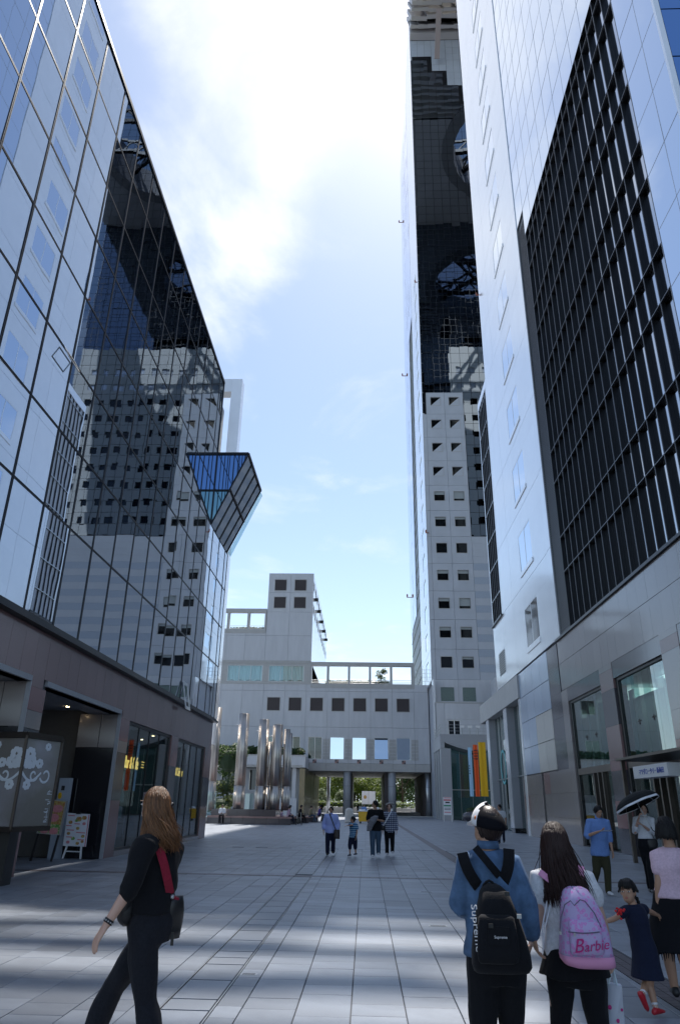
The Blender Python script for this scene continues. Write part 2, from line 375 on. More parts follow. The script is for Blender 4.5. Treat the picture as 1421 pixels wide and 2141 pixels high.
for c in keep:
    s_ = seen(c[0], c[1])
    if s_ and -40 < s_[0] < 1461 and s_[1] < 2160: vis.append((c[1], c))
vis.sort(); big = {c for _, c in vis[:300]}
tm = {}
for c in keep:
    if c in big:
        if c[2:] not in tm: tm[c[2:]] = tile_mesh('paving_tile', c[2], c[3], Mt['paving'])
        o = put('paving_tile', tm[c[2:]], pav, (c[0], c[1], random.uniform(-0.0012, 0.0012)), (random.gauss(0, 0.0012), random.gauss(0, 0.0012), 0))
mb = MB()
for c in keep:
    if c in big: continue
    x, y, w_, d_ = c; a, b = w_ / 2 - GAP / 2, d_ / 2 - GAP / 2; z = random.uniform(-0.001, 0.001)
    mb.box(x - a, x + a, y - b, y + b, -0.015, z)
o = add('paving_tiles', mb, Mt['paving'], pav); tag(o, kind='stuff')
# purple brick strips and the line of drain covers
mb = MB()
y = 2.5
while y < 100:
    L = 0.11 if y < 26 else 1.5
    for k in range(3 if y < 26 else 1):
        w_ = (STX[1] - STX[0]) / (3 if y < 26 else 1)
        mb.box(STX[0] + k * w_ + 0.004, STX[0] + (k + 1) * w_ - 0.004, y + 0.003, y + L - 0.003, -0.015, 0.0012)
    y += L
tag(add('purple_paver_strip', mb, Mt['purple_tile'], pav), kind='stuff')
mb = MB(); x = -12.0
while x < 10:
    if not (STX[0] - 0.1 < x < STX[1] + 0.02): mb.box(x + 0.003, x + 0.217, STY[0] + 0.004, STY[1] - 0.004, -0.015, 0.0012)
    x += 0.22
tag(add('purple_cross_strip', mb, Mt['purple_tile'], pav), kind='stuff')
y = 4.1; k = 0
while y < 28.8:
    L = random.choice((0.36, 0.5, 0.72, 0.72))
    if not (STY[0] - L < y < STY[1]):
        mb = MB(); mb.box(DRX[0] + 0.028, DRX[1] - 0.028, y + 0.016, y + L - 0.016, -0.015, 0.0)
        add('drain_cover', mb, Mt['paving'], pav)
    y += L
for x in (DRX[0] + 0.008, DRX[1] - 0.008):
    add('drain_edging', MB().box(x - 0.005, x + 0.005, 4, 28.8, -0.015, 0.001), Mt['steel'], pav)
for (px, py, ww) in ((915, 1937, 0.26), (520, 2038, 0.17), (890, 1866, 0.25), (845, 1832, .2)):   # small metal service plates set in the paving
    p = atZ(px, py); o = add('service_plate', MB().box(p.x - ww / 2, p.x + ww / 2, p.y - 0.055, p.y + 0.055, 0.0, 0.0035), Mt['steel'], pav)
    for q in range(3): add('slot', MB().box(p.x - ww / 2 + 0.02, p.x + ww / 2 - 0.02, p.y - 0.035 + q * 0.028, p.y - 0.025 + q * 0.028, 0.0036, 0.0045), Mt['ink'], o)

# ================================================================== left glass building
XL = -7.75
lb = thing('glass_office_block', 'low office block of mirror glass above a brown granite base with a cafe', 'building', (XL, 20, 0))
wl = wall('E', XL)
ROWS = [5.55, 8.15, 10.23, 12.31, 14.40, 16.47, 18.52, 20.58, 22.62]
COLS = [16.75 + 1.6 * k for k in range(-9, 13)]       # mullion positions along the street
TOPY, LOWY = 32.1, 36.75
paneC = {}
def pane_mesh(w_, h_, m, nm='pane'):
    k = (round(w_, 3), round(h_, 3), m.name)
    if k not in paneC: paneC[k] = MB().box(-0.006, 0.006, -w_ / 2, w_ / 2, -h_ / 2, h_ / 2).mesh(nm, [m])
    return paneC[k]
ybnd = lambda r: TOPY if r >= 4 else LOWY
for r in range(8):
    z0, z1 = ROWS[r], ROWS[r + 1]; ends = [c for c in COLS if c < ybnd(r) - 0.3] + [ybnd(r)]
    for a, b in zip(ends[:-1], ends[1:]):
        if a < 14 and r == 0 and abs(a - 99) < 1: continue
        rot = (0, random.gauss(0, 0.0018), random.gauss(0, 0.0020))
        if r == 3 and abs(a - 15.15) < 0.1: rot = (0, 0, 0)
        put('pane', pane_mesh(b - a - 0.03, z1 - z0 - 0.03, Mt['mirror_glass']), lb, (XL, (a + b) / 2, (z0 + z1) / 2), rot)
for c in COLS + [LOWY - 0.03]:
    top = 22.62 if c < TOPY else 14.40
    for dy in (-0.021, 0.021):
        add('mullion', slab(MB(), wl, c + dy - 0.012, c + dy + 0.012, 5.5, top, -0.06, 0.022), Mt['mullion'], lb)
add('mullion', slab(MB(), wl, TOPY - 0.04, TOPY + 0.02, 14.4, 22.62, -0.06, 0.045), Mt['mullion'], lb)
for r, z in enumerate(ROWS):
    e = TOPY if r > 4 else LOWY
    for dz in (-0.018, 0.018):
        add('transom', slab(MB(), wl, 2.3, e, z + dz - 0.010, z + dz + 0.010, -0.055, 0.018), Mt['mullion'], lb)
add('roof_coping', slab(MB(), wl, 2.3, TOPY + 0.05, 22.66, 22.80, -0.4, 0.05), Mt['mullion'], lb)
mb = MB(); mb.box(-22, XL - 0.07, 2.3, TOPY, 5.4, 22.6); mb.box(-22, XL - 0.07, TOPY, LOWY - 0.02, 5.4, 14.38); mb.box(-22, XL - 0.02, 32.6, 36.7, 14.38, 18.3)
add('core', mb, Mt['grey_panel'], lb)
# stepped black sill under the glass
for k, (z0, z1, d) in enumerate(((5.33, 5.42, 0.20), (5.42, 5.47, 0.14), (5.47, 5.53, 0.09))):
    add('sill', slab(MB(), wl, 2.3, LOWY + 0.1, z0, z1, -0.05, d), Mt['mullion'], lb)
# tilted open vent and framed hopper window
o = add('open_vent', slab(MB(), wl, -0.36, 0.36, -0.34, 0, 0.0, 0.02, [(-0.33, 0.33, -0.31, -0.03)]), Mt['steel'], lb)
o.data.transform(Matrix.Translation((-XL, 0, 0))); p = atX(140, 745, XL)
o.location = V((XL + 0.06, p.y, p.z + 0.05)) - woff(lb); o.rotation_euler = (0, R(-28), 0)
o = add('open_vent', slab(MB(), wl, -0.40, 0.40, -1.15, 0, 0.0, 0.03, [(-0.28, 0.28, -1.02, -0.14)]), Mt['white_paint'], lb)
o.data.transform(Matrix.Translation((-XL, 0, 0))); p = atX(384, 1438, XL)
o.location = V((XL + 0.06, p.y - 0.1, p.z + 0.2)) - woff(lb); o.rotation_euler = (0, R(-11), 0)
p = atX(58, 640, XL)
# granite base: vertical slabs
HZ = 4.13
openings = [(2.4, 16.19, 0, HZ), (17.03, 22.66, 0, HZ), (23.58, 29.0, 0.16, 4.02), (30.08, 35.34, 0.16, 4.02)]
y = 2.3
while y < LOWY - 0.05:
    e = min(y + 0.66, LOWY)
    if e - y > 0.2:
        z0 = 4.02
        inop = any(o_[0] - 0.01 < (y + e) / 2 < o_[1] + 0.01 and o_[3] > 4.1 for o_ in openings)
        lo = 4.26 if inop else 4.03
        add('granite_slab', slab(MB(), wl, y + 0.004, e - 0.004, lo, 5.32, -0.06, random.uniform(0.0, 0.004)), Mt['granite'], lb)
    y = e
mb = MB(); slab(mb, wl, 2.3, LOWY - 0.01, 0, 5.31, -0.35, -0.062, openings); add('base_wall', mb, Mt['joint'], lb)
add('lintel_trim', slab(MB(), wl, 2.4, 16.19, HZ, 4.255, -1.0, 0.012), Mt['stone_trim'], lb)
add('lintel_trim', slab(MB(), wl, 17.03, 22.66, HZ, 4.255, -1.0, 0.012), Mt['stone_trim'], lb)
def pier(y0, y1, cells_):
    for z0, z1, m in cells_:
        add('pier_slab', slab(MB(), wl, y0 + 0.005, y1 - 0.005, z0 + 0.004, z1 - 0.004, -0.06, 0.004), Mt[m], lb)
pier(16.19, 17.03, [(0, 1.3, 'granite'), (1.3, 3.1, 'granite_dark'), (3.1, 3.5, 'granite_grey'), (3.5, 4.03, 'granite_red')])
pier(22.66, 23.58, [(0, 1.6, 'granite'), (1.6, 3.0, 'granite_dark'), (3.0, 3.35, 'granite_grey'), (3.35, 4.03, 'granite_red')])
pier(29.0, 30.08, [(0, 1.5, 'granite'), (1.5, 2.9, 'granite_dark'), (2.9, 4.03, 'granite_red')])
pier(35.34, 36.75, [(0, 1.4, 'granite'), (1.4, 2.7, 'granite_dark'), (2.7, 4.03, 'granite')])
for yj in (16.19, 22.66):                              # jambs of the two entrance recesses
    m = wall('S', yj)
    for u0, u1 in ((XL - 1.3, XL - 0.62), (XL - 0.60, XL - 0.10)):
        add('jamb_panel', slab(MB(), m, u0, u1, 3.12, 4.11, 0.0, 0.03), Mt['granite_grey'], lb)
    add('jamb_panel', slab(MB(), m, XL - 1.3, XL - 0.10, 0, 3.10, 0.0, 0.03), Mt['granite_black'], lb)
    add('jamb_edge', slab(MB(), m, XL - 0.095, XL + 0.012, 0, 4.12, 0.0, 0.035), Mt['stone_trim'], lb)
for yj in (17.03,):
    add('jamb_panel', slab(MB(), wall('N', yj), XL - 1.3, XL - 0.05, 0, 4.11, 0.0, 0.03), Mt['granite_black'], lb)
# plinths under shop windows, frames, glass, interiors
for k, (y0, y1) in enumerate(((23.58, 29.0), (30.08, 35.34))):
    add('plinth', slab(MB(), wl, y0, y1, 0, 0.155, -0.1, 0.012), Mt['granite_grey'], lb)
    fr = add('shop_window', slab(MB(), wl, y0, y1, 0.16, 4.015, -0.16, -0.05, [(y0 + 0.07, y1 - 0.22, 0.22, 3.93)]), Mt['mullion'], lb)
    n = 4
    for q in range(n):
        a = y0 + 0.07 + (y1 - 0.29 - y0) * q / n; b = y0 + 0.07 + (y1 - 0.29 - y0) * (q + 1) / n
        put('pane', pane_mesh(b - a - 0.012, 3.71, Mt['shop_glass']), fr, (XL - 0.10, (a + b) / 2, 2.075))
        if q: add('glazing_bar', slab(MB(), wl, a - 0.006, a + 0.006, 0.22, 3.93, -0.12, -0.07), Mt['mullion'], fr)
mb = MB(); mb.box(-13.5, -13.3, 16.2, 36.6, 0, 4.6); mb.box(-13.4, XL - 0.4, 36.4, 36.6, 0, 4.6)
mb.box(-13.4, XL - 1.32, 23.0, 23.15, 0, 4.6)
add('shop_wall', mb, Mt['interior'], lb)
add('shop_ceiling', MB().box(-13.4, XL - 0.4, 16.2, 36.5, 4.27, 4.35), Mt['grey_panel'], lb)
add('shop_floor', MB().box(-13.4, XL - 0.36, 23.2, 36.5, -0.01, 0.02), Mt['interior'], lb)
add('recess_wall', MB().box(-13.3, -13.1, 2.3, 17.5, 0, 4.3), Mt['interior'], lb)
add('warm_screen', MB().box(-11.4, -10.6, 21.2, 21.35, 1.2, 3.2), Mt['warm_wall'], lb)
for (x, y) in ((-9.6, 20.6), (-10.4, 19.2), (-9.3, 25), (-10, 27.5), (-9.4, 32), (-10.5, 34), (-9.2, 21.9)):
    add('downlight', MB().limb([(x, y, 4.262), (x, y, 4.24)], [0.05, 0.05], 10, rounded=False), Mt['lamp_warm'], lb)
add('cream_screen', MB().box(-8.95, -8.9, 24.6, 25.9, 0.9, 2.55), Mt['cream_wall'], lb)
for q in range(9):                                    # shop sign board behind the glass
    pass
sb = add('sign_board', MB().box(-7.97, -7.94, 23.66, 26.3, 2.50, 3.10), Mt['green_board'], lb)
sb2 = add('sign_board', MB().box(-7.97, -7.94, 30.16, 32.2, 2.50, 2.98), Mt['green_board'], lb)
for k in range(3):
    for j in range(2):
        add('window_notice', slab(MB(), wl, 24.0 + k * 0.16, 24.12 + k * 0.16, 1.55 + j * 0.45, 1.95 + j * 0.45, -0.16, -0.155), Mt['blue_panel'], lb)
for (y, z, w_, h_, m) in ((24.05, 1.0, 0.34, 0.36, 'white_paint'), (24.0, 0.45, 0.12, 0.9, 'blue_panel'), (24.7, 0.62, 0.10, 0.5, 'blue_panel'), (25.15, 0.7, 0.16, 0.34, 'leaf_pale'), (30.5, 0.95, 0.3, 0.3, 'white_paint'), (31.6, 0.95, 0.3, 0.3, 'white_paint'), (31.2, 0.45, 0.12, 0.6, 'blue_panel'), (32.9, 0.62, 0.12, 0.4, 'blue_panel')):
    add('window_notice', slab(MB(), wl, y, y + w_, z - h_ / 2 + 0.25, z + h_ / 2 + 0.25, -0.16, -0.155), Mt[m], lb)
# round tables and dark screens seen through the glass
for (x, y) in ((-10.2, 26.3), (-9.6, 27.6), (-10.4, 32.5)):
    mb = MB(); mb.limb([(x, y, 0.7), (x, y, 0.74)], [0.4, 0.4], 16, rounded=False); mb.limb([(x, y, 0.02), (x, y, 0.7)], [0.04, 0.04], 8, rounded=False); add('cafe_table', mb, Mt['bronze'], lb)

# prow-shaped bay hanging off the glass wall
A = V((XL, 32.12, 18.36)); B = V((-6.12, 32.12, 18.36)); D = V((-6.12, 36.72, 18.36)); Cw = V((XL, 32.12, 14.42)); Ew = V((XL, 36.4, 14.42))
UPV = V((0, 0, 1))
bay = thing('prow_bay', 'blue glass prow bay projecting from the far corner of the left glass facade', 'bay window', (-7, 34, 14.4))
def inset(poly, k): 
    c = sum(poly, V()) / len(poly); return [c + (p - c) * k for p in poly]
def facet(nm, pts, m, n1, n2, th=0.05):
    """triangular/quad facet divided by bars"""
    nrm = (pts[1] - pts[0]).cross(pts[-1] - pts[0]).normalized()
    return nrm
nf = (B - A).cross(Cw - A).normalized(); nf = nf if nf.y < 0 else -nf
L2 = lambda p, q, t: p + (q - p) * t
add('front_pane', MB().prism([L2(A, Cw, 0.52), L2(B, Cw, 0.52), B, A], -nf * 0.03), Mt['mirror_blue'], bay)
add('front_pane', MB().prism([Cw, L2(B, Cw, 0.54), L2(A, Cw, 0.54)], -nf * 0.03), mat('mirror_teal', (0.22, 0.40, 0.46), 0.02, 1.0), bay)
mb = MB(); bar(mb, A, B, 0.12); add('edge_bar', mb, Mt['mullion'], bay)
mb = MB(); bar(mb, A, Cw, 0.05); add('edge_bar', mb, Mt['mullion'], bay)
mb = MB(); bar(mb, B, Cw, 0.06); add('edge_bar', mb, Mt['mullion'], bay)
mb = MB(); bar(mb, L2(A, Cw, 0.53) + nf * 0.02, L2(B, Cw, 0.53) + nf * 0.02, 0.08); add('edge_bar', mb, Mt['mullion'], bay)
gdir = (-UPV + nf * UPV.dot(nf)).normalized()
def hit_edge(T, P, Q):                                 # where T + s*gdir meets the edge P-Q
    u = (Q - P); w0 = P - T; a_, b_, c_ = gdir.dot(gdir), gdir.dot(u), u.dot(u); d_, e_ = gdir.dot(w0), u.dot(w0); den = a_ * c_ - b_ * b_
    return (c_ * d_ - b_ * e_) / den, (b_ * d_ - a_ * e_) / den
for t in (0.26, 0.42, 0.56, 0.69, 0.81, 0.92):
    T = L2(A, B, t); best = [s_ for s_, v_ in (hit_edge(T, A, Cw), hit_edge(T, B, Cw)) if s_ > 0.02 and -0.02 <= v_ <= 1.02]
    if best: mb = MB(); bar(mb, T + nf * 0.015, T + gdir * min(best) + nf * 0.015, 0.035); add('glazing_bar', mb, Mt['mullion'], bay)
ns = (D - B).cross(Cw - B).normalized(); ns = ns if ns.x > 0 else -ns
add('side_panel', MB().prism([B, D, L2(D, Ew, 0.5), L2(B, Cw, 0.5)], -ns * 0.04), Mt['bay_glass'], bay)
add('side_panel', MB().prism([L2(B, Cw, 0.52), L2(D, Ew, 0.52), Ew, Cw], -ns * 0.04), Mt['bay_glass'], bay)
for t in (0.0, 0.26, 0.52, 0.78, 1.0):
    mb = MB(); bar(mb, L2(B, D, t) + ns * 0.02, L2(Cw, Ew, t) + ns * 0.02, 0.05); add('glazing_bar', mb, Mt['mullion'], bay)
mb = MB(); bar(mb, L2(B, Cw, 0.51) + ns * 0.03, L2(D, Ew, 0.51) + ns * 0.03, 0.08); add('edge_bar', mb, Mt['mullion'], bay)
mb = MB(); bar(mb, B, D, 0.12); add('edge_bar', mb, Mt['mullion'], bay)
add('roof', MB().prism([A + V((-0.3, 0, 0.05)), B + V((0, 0, 0.05)), D + V((0, 0, 0.05)), V((XL - 0.3, 36.72, 18.41))], (0, 0, 0.06)), Mt['mullion'], bay)
end = [D, D + V((0.0, 0.55, -0.05)), L2(D, Ew, 0.98) + V((0, 0.75, 0)), L2(D, Ew, 0.98)]
add('glass_fin', MB().prism([D + V((0.0, 0.02, -0.1)), D + V((0.04, 0.5, -0.1)), Ew + V((0.1, 0.7, 0)), Ew + V((0.05, 0.1, 0))], (0.0, 0.012, 0.012)), Mt['clear_glass'], bay)

# white concrete frame standing behind the glass block
wf = thing('white_roof_frame', 'white concrete portal frame rising behind the left glass block', 'roof frame', (-15, 62, 0))
def pF(px, py): return atY(px, py, 60)
a, b, c, d = pF(463, 791), pF(507, 792), pF(500, 950), pF(455, 950)
wS = wall('S', 60)
add('frame_post', slab(MB(), wS, b.x - 1.05, b.x, 6.0, b.z, -1.2, 0.0), Mt['white_panel'], wf)
add('frame_beam', slab(MB(), wS, b.x - 9, b.x - 1.06, b.z - 1.5, b.z, -1.2, -0.002), Mt['white_panel'], wf)
c = pF(492, 890)
add('side_wall', MB().prism([(b.x - 7.4, 58.6, 6), (b.x - 1.5, 58.6, 6), (b.x - 1.5, 58.6, c.z + 1.5), (b.x - 7.4, 58.6, c.z + 6.5)], (0, 1.1, 0)), Mt['concrete_trim'], wf)
add('recess', slab(MB(), wall('S', 58.58), b.x - 2.6, b.x - 1.75, 12, c.z - 0.2, 0, 0.02), Mt['grey_panel'], wf)

# ================================================================== right tower (near)
XR = 10.0
nt_ = thing('near_tower', 'tall tower on the right with black louvre block, mirror glass and white panel edge', 'building', (XR, 30, 0))
wr = wall('W', XR)
ST = 4.87; Z0 = 9.75
mb = MB(); mb.box(XR + 0.35, 64, 16.1, 50.0, 9.9, 171); mb.box(XR + 0.35, 30, -6, 47, 0, 9.6); mb.box(XR + 0.12, 30, 50, 54.3, 9.8, 34.6)
# leave hollow rooms behind the shop windows
core_holes = None
mb = MB(); mb.box(XR + 1.3, 64, 16.1, 49.6, 9.7, 171); mb.box(XR + 0.4, 30, 36.3, 47, 0, 9.6); mb.box(XR + 3.2, 30, -6, 36.3, 0, 9.6); mb.box(XR + 0.12, 30, 50.02, 54.3, 9.8, 34.6); mb.box(XR + 0.4, XR + 3.2, -6, 36.3, 6.6, 9.6)
add('core', mb, Mt['grey_panel'], nt_)
# white panel edge, storey by storey, with a window each
YW0, YW1, YW2 = 36.72, 46.6, 50.2
k = 0
while True:
    z0 = Z0 + k * ST; z1 = z0 + ST
    if z0 > 100: break
    wz0, wz1 = z0 + 0.9, z0 + 3.4
    add('wall_panel', slab(MB(), wr, YW0 + 0.012, YW1 - 0.012, z0 + 0.012, z1 - 0.012, -0.2, 0.0, [(40.0, 43.4, wz0, wz1)]), Mt['white_panel'], nt_)
    add('wall_panel', slab(MB(), wr, YW1 + 0.012, YW2, z0 + 0.012, z1 - 0.012, -0.2, 0.0), Mt['white_panel'], nt_)
    fr = add('window', slab(MB(), wr, 40.0, 43.4, wz0, wz1, -0.1, -0.006, [(40.08, 41.66, wz0 + 0.08, wz1 - 0.08), (41.74, 43.32, wz0 + 0.08, wz1 - 0.08)]), Mt['white_panel'], nt_)
    for (u0, u1) in ((40.08, 41.66), (41.74, 43.32)):
        put('pane', pane_mesh(u1 - u0, 2.34, Mt['mirror_sky'] if k else Mt['window_dark']), fr, (XR + 0.022, (u0 + u1) / 2, (wz0 + wz1) / 2), (0, random.gauss(0, 0.004), random.gauss(0, 0.004)))
    add('sill', slab(MB(), wr, 39.95, 43.45, wz0 - 0.28, wz0 - 0.02, -0.05, 0.05), Mt['white_panel'], fr)
    add('edge_panel', slab(MB(), wr, 35.84, YW0 - 0.012, z0 + 0.012, z1 - 0.012, -0.3, 0.05), Mt['white_panel'], nt_)
    k += 1
mb = MB(); mb.box(XR - 0.0, 64, 36, 49.9, Z0 + k * ST, 171); add('upper_wall', mb, Mt['white_panel'], nt_)
add('joint_backing', slab(MB(), wr, 36.0, 50.15, 9.76, 100, -0.5, -0.21, [(40, 43.4, 9.8, 99)]), Mt['joint'], nt_)
# black louvre block
LZ0, LZ1, LY0, LY1 = 9.78, 34.9, 18.6, 34.02
mbk = slab(MB(), wr, LY0, LY1, LZ0, LZ1, -0.22, -0.155); add('louver_backing', mbk, Mt['louver_glass'], nt_)
y = LY0; i = 0
while y <= LY1 + 0.02:
    add('louver_fin', slab(MB(), wr, y - 0.02, y + 0.02, LZ0, LZ1, -0.152, -0.02), Mt['black_metal'], nt_)
    add('fin_edge', slab(MB(), wr, y - 0.018, y + 0.018, LZ0, LZ1, -0.018, 0.012), Mt['fin_edge'], nt_)
    y += 0.857; i += 1
for j in range(6):
    for z in (12.62 + j * 4.9, 14.47 + j * 4.9):
        if z > LZ1 - 0.3: continue
        add('louver_shelf', slab(MB(), wr, LY0, LY1, z - 0.05, z + 0.05, -0.152, -0.05), Mt['black_metal'], nt_)
        add('shelf_edge', slab(MB(), wr, LY0, LY1, z - 0.018, z + 0.018, -0.045, 0.016), Mt['fin_edge'], nt_)
add('louver_end', slab(MB(), wr, LY0 - 0.05, LY0 - 0.01, LZ0, LZ1, -1.2, 0.0), Mt['black_metal'], nt_)
add('mesh_strip', slab(MB(), wr, 34.05, 35.82, 9.8, 36.5, -0.3, -0.05), Mt['mesh_metal'], nt_)
mb = MB(); z = 9.85
while z < 36.4: slab(mb, wr, 34.06, 35.81, z, z + 0.05, -0.049, -0.02); z += 0.13
tag(add('mesh_bars', mb, Mt['black_metal'], nt_), kind='stuff')
# mirror glass above and beside the louvres
gy = [16.0, 17.13] + [18.62 + 1.55 * k for k in range(12)]; gy = [g for g in gy if g < 35.5] + [35.83]
gz = [10.1 + 2.45 * k for k in range(32)]
for j in range(len(gz) - 1):
    for a, b in zip(gy[:-1], gy[1:]):
        z0, z1 = gz[j], gz[j + 1]
        if a > 18 and z0 < 33.5: continue
        if a > 33 and z0 < 36: continue
        if a > 18 and z0 < 34.9: z0 = 34.95
        put('pane', pane_mesh(b - a - 0.016, z1 - z0 - 0.016, Mt['mirror_sky']), nt_, (XR, (a + b) / 2, (z0 + z1) / 2), (0, random.gauss(0, 0.0012), random.gauss(0, 0.0015)))
for g in gy: add('glazing_bar', slab(MB(), wr, g - 0.010, g + 0.010, 34.95 if 18.7 < g < 35.7 else 9.8, gz[-1], -0.05, 0.012), Mt['mullion_light'], nt_)
for z in gz:
    add('glazing_bar', slab(MB(), wr, 16.0, 18.55 if z < 34.9 else 35.83, z - 0.010, z + 0.010, -0.05, 0.012), Mt['mullion_light'], nt_)
add('glass_backing', slab(MB(), wr, 16.0, 35.83, 34.95, gz[-1], -0.4, -0.07), Mt['black_metal'], nt_)
add('glass_backing', slab(MB(), wr, 16.0, 18.5, 9.8, 34.95, -0.4, -0.07), Mt['black_metal'], nt_)
add('corner_post', slab(MB(), wr, 15.86, 15.99, 9.7, gz[-1], -0.15, 0.03), Mt['white_panel'], nt_)
m = wall('S', 15.9)
for j in range(24):
    for q in range(6):
        x0 = XR + 0.16 + q * 1.35; z0 = 10.1 + j * 2.45
        put('front_pane', pane_mesh(1.29, 2.39, Mt['mirror_blue']), nt_, (x0 + 0.67, 15.9, z0 + 1.22), (random.gauss(0, 0.002), 0, R(90) + random.gauss(0, 0.002)))
add('front_backing', slab(MB(), m, XR + 0.15, 60, 9.8, 171, -0.2, -0.05), Mt['mullion'], nt_)
add('upper_wall', MB().box(XR + 0.05, 60, 16.2, 35.8, gz[-1], 171), Mt['mirror_dark'], nt_)
# back of the tower (seen mirrored in the far tower): white panels with windows and dark glass
mN = wall('N', 50.2)
mb = MB(); slab(mb, mN, 22.5, 63.8, 10, 118, -0.2, 0.0, [(x, x + 1.7, z, z + 1.9) for x in [24.2 + 3.4 * q for q in range(11)] for z in [12 + 4.87 * q for q in range(21)]])
add('rear_panels', mb, mat('rear_sunlit_panel', (0.62, 0.60, 0.55), 0.5, var=0.05), nt_)  # white cladding with the warmth of sunlight put into its colour
add('rear_windows', slab(MB(), mN, 22.5, 63.8, 10, 118, -0.38, -0.32), Mt['window_dark'], nt_)
mb = MB(); slab(mb, mN, XR + 0.05, 22.5, 36, 171, -0.05, 0.0); slab(mb, mN, 22.5, 63.8, 118, 171, -0.05, 0.0); add('rear_glass', mb, Mt['mirror_dark'], nt_)
mb = MB()
for q in range(34): x = XR + 0.1 + q * 1.62; slab(mb, mN, x - 0.028, x + 0.028, 36 if x < 22 else 118, 171, 0.01, 0.06)
for q in range(66):
    z = 36 + q * 2.07; slab(mb, mN, XR + 0.05, 22.5 if z < 118 else 63.8, z - 0.028, z + 0.028, 0.012, 0.065)
tag(add('rear_mullions', mb, mat('rear_mullion', (0.22, 0.21, 0.2), 0.6), nt_), kind='stuff')
# low wing with a narrow louvred window
mb = slab(MB(), wr, 50.25, 54.5, 9.75, 34.9, -0.12, -0.004, [(50.55, 54.3, 14.75, 34.2)]); add('wing_panel', mb, Mt['white_panel'], nt_)
add('wing_louver_backing', slab(MB(), wr, 50.5, 54.35, 14.7, 34.3, -0.6, -0.5), Mt['black_metal'], nt_)
for q in range(6): add('louver_fin', slab(MB(), wr, 50.6 + q * 0.73 - 0.03, 50.6 + q * 0.73 + 0.03, 14.76, 34.2, -0.5, 0.0), Mt['black_metal'], nt_)
for q in range(8): add('louver_shelf', slab(MB(), wr, 50.56, 54.29, 16.5 + q * 2.45, 16.56 + q * 2.45, -0.5, 0.006), Mt['steel'], nt_)
add('wing_sill', slab(MB(), wr, 50.4, 54.5, 14.55, 14.7, -0.05, 0.12), Mt['mullion'], nt_)
# vent grille low on the white edge
pv = [atX(x, y, XR) for x, y in ((1042.5, 1366), (1054, 1358), (1054, 1405), (1045, 1418))]
vy0, vy1, vz0, vz1 = pv[1].y, pv[0].y, (pv[2].z + pv[3].z) / 2, (pv[0].z + pv[1].z) / 2
fr = add('vent_grille', slab(MB(), wr, vy0, vy1, vz0, vz1, -0.05, 0.02), Mt['steel'], nt_)
q = vz0 + 0.05
while q < vz1 - 0.05: add('slat', slab(MB(), wr, vy0 + 0.05, vy1 - 0.05, q, q + 0.06, 0.021, 0.05), Mt['mullion'], fr); q += 0.16

# ---- granite podium of the near tower
mb = slab(MB(), wr, 2, 36.75, 9.62, 9.74, -0.1, 0.10); add('podium_sill', mb, Mt['mullion'], nt_)
y = 36.72
rowsz = [(8.45, 9.61), (7.12, 8.44)]
while y > 12:
    e = y - 0.95
    for (z0, z1) in rowsz: add('granite_slab', slab(MB(), wr, e + 0.004, y - 0.004, z0 + 0.004, z1 - 0.004, -0.1, random.uniform(0, 0.003)), Mt['granite_grey'], nt_)
    y = e
for (a, b) in ((30.62, 35.8), (23.96, 28.98), (14, 22.5)):
    n = 4
    for q in range(n): add('header_slab', slab(MB(), wr, a + (b - a) * q / n + 0.003, a + (b - a) * (q + 1) / n - 0.003, 6.47, 7.11, -0.1, 0.0), Mt['granite_dark'], nt_)
def rpier(y0, y1, cells_):
    for z0, z1, m_ in cells_: add('pier_slab', slab(MB(), wr, y0 + 0.004, y1 - 0.004, z0 + 0.003, z1 - 0.003, -0.5, 0.012), Mt[m_], nt_)
rpier(28.98, 30.62, [(0, 0.9, 'granite_dark'), (0.9, 1.9, 'granite_red'), (1.9, 3.0, 'granite_dark'), (3.0, 3.4, 'granite_red'), (3.4, 4.7, 'granite'), (4.7, 6.1, 'granite_dark'), (6.1, 6.9, 'granite'), (6.9, 7.12, 'granite_grey')])
rpier(22.5, 23.96, [(0, 1.6, 'granite'), (1.6, 3.2, 'granite_grey'), (3.2, 3.7, 'granite_red'), (3.7, 4.6, 'granite_grey'), (4.6, 6.45, 'granite_grey'), (6.45, 6.9, 'granite'), (6.9, 7.12, 'granite_grey')])
# wall between the windows and the metal panels
zs = [0, 1.15, 2.3, 3.4, 4.6, 5.9, 7.1, 8.4, 9.6]
for (y0, y1) in ((35.82, 36.9), (36.9, 39.05)):
    for z0, z1 in zip(zs[:-1], zs[1:]):
        m_ = 'granite_dark' if z0 > 3 and y0 > 36 else ('granite' if z0 > 6 else 'granite_grey')
        if z1 < 9.7 and not (y0 < 36.5 and z0 > 7.0): add('granite_slab', slab(MB(), wr, y0 + 0.004, y1 - 0.004, z0 + 0.003, z1 - 0.003, -0.3, -0.002), Mt[m_], nt_)
for (y0, y1) in ((39.05, 40.9), (40.9, 42.3), (42.75, 44.4), (44.4, 46.1), (46.1, 47.8)):
    for z0, z1 in zip(zs[:3], zs[1:4]): add('granite_slab', slab(MB(), wr, y0 + 0.004, y1 - 0.004, z0 + 0.003, z1 - 0.003, -0.3, -0.002), Mt['granite_grey' if random.random() < 0.7 else 'granite'], nt_)
add('slit_window', slab(MB(), wr, 42.32, 42.73, 0.05, 3.0, -0.3, -0.05), Mt['black_metal'], nt_)
for j in range(4):
    for q in range(4):
        y0 = 39.08 + q * 1.93; z0 = 3.44 + j * 1.55
        add('metal_panel', slab(MB(), wr, y0 + 0.015, y0 + 1.915, z0 + 0.015, z0 + 1.535, -0.1, 0.006), Mt['cream_panel' if q < 2 and j < 2 else 'blue_panel'], nt_)
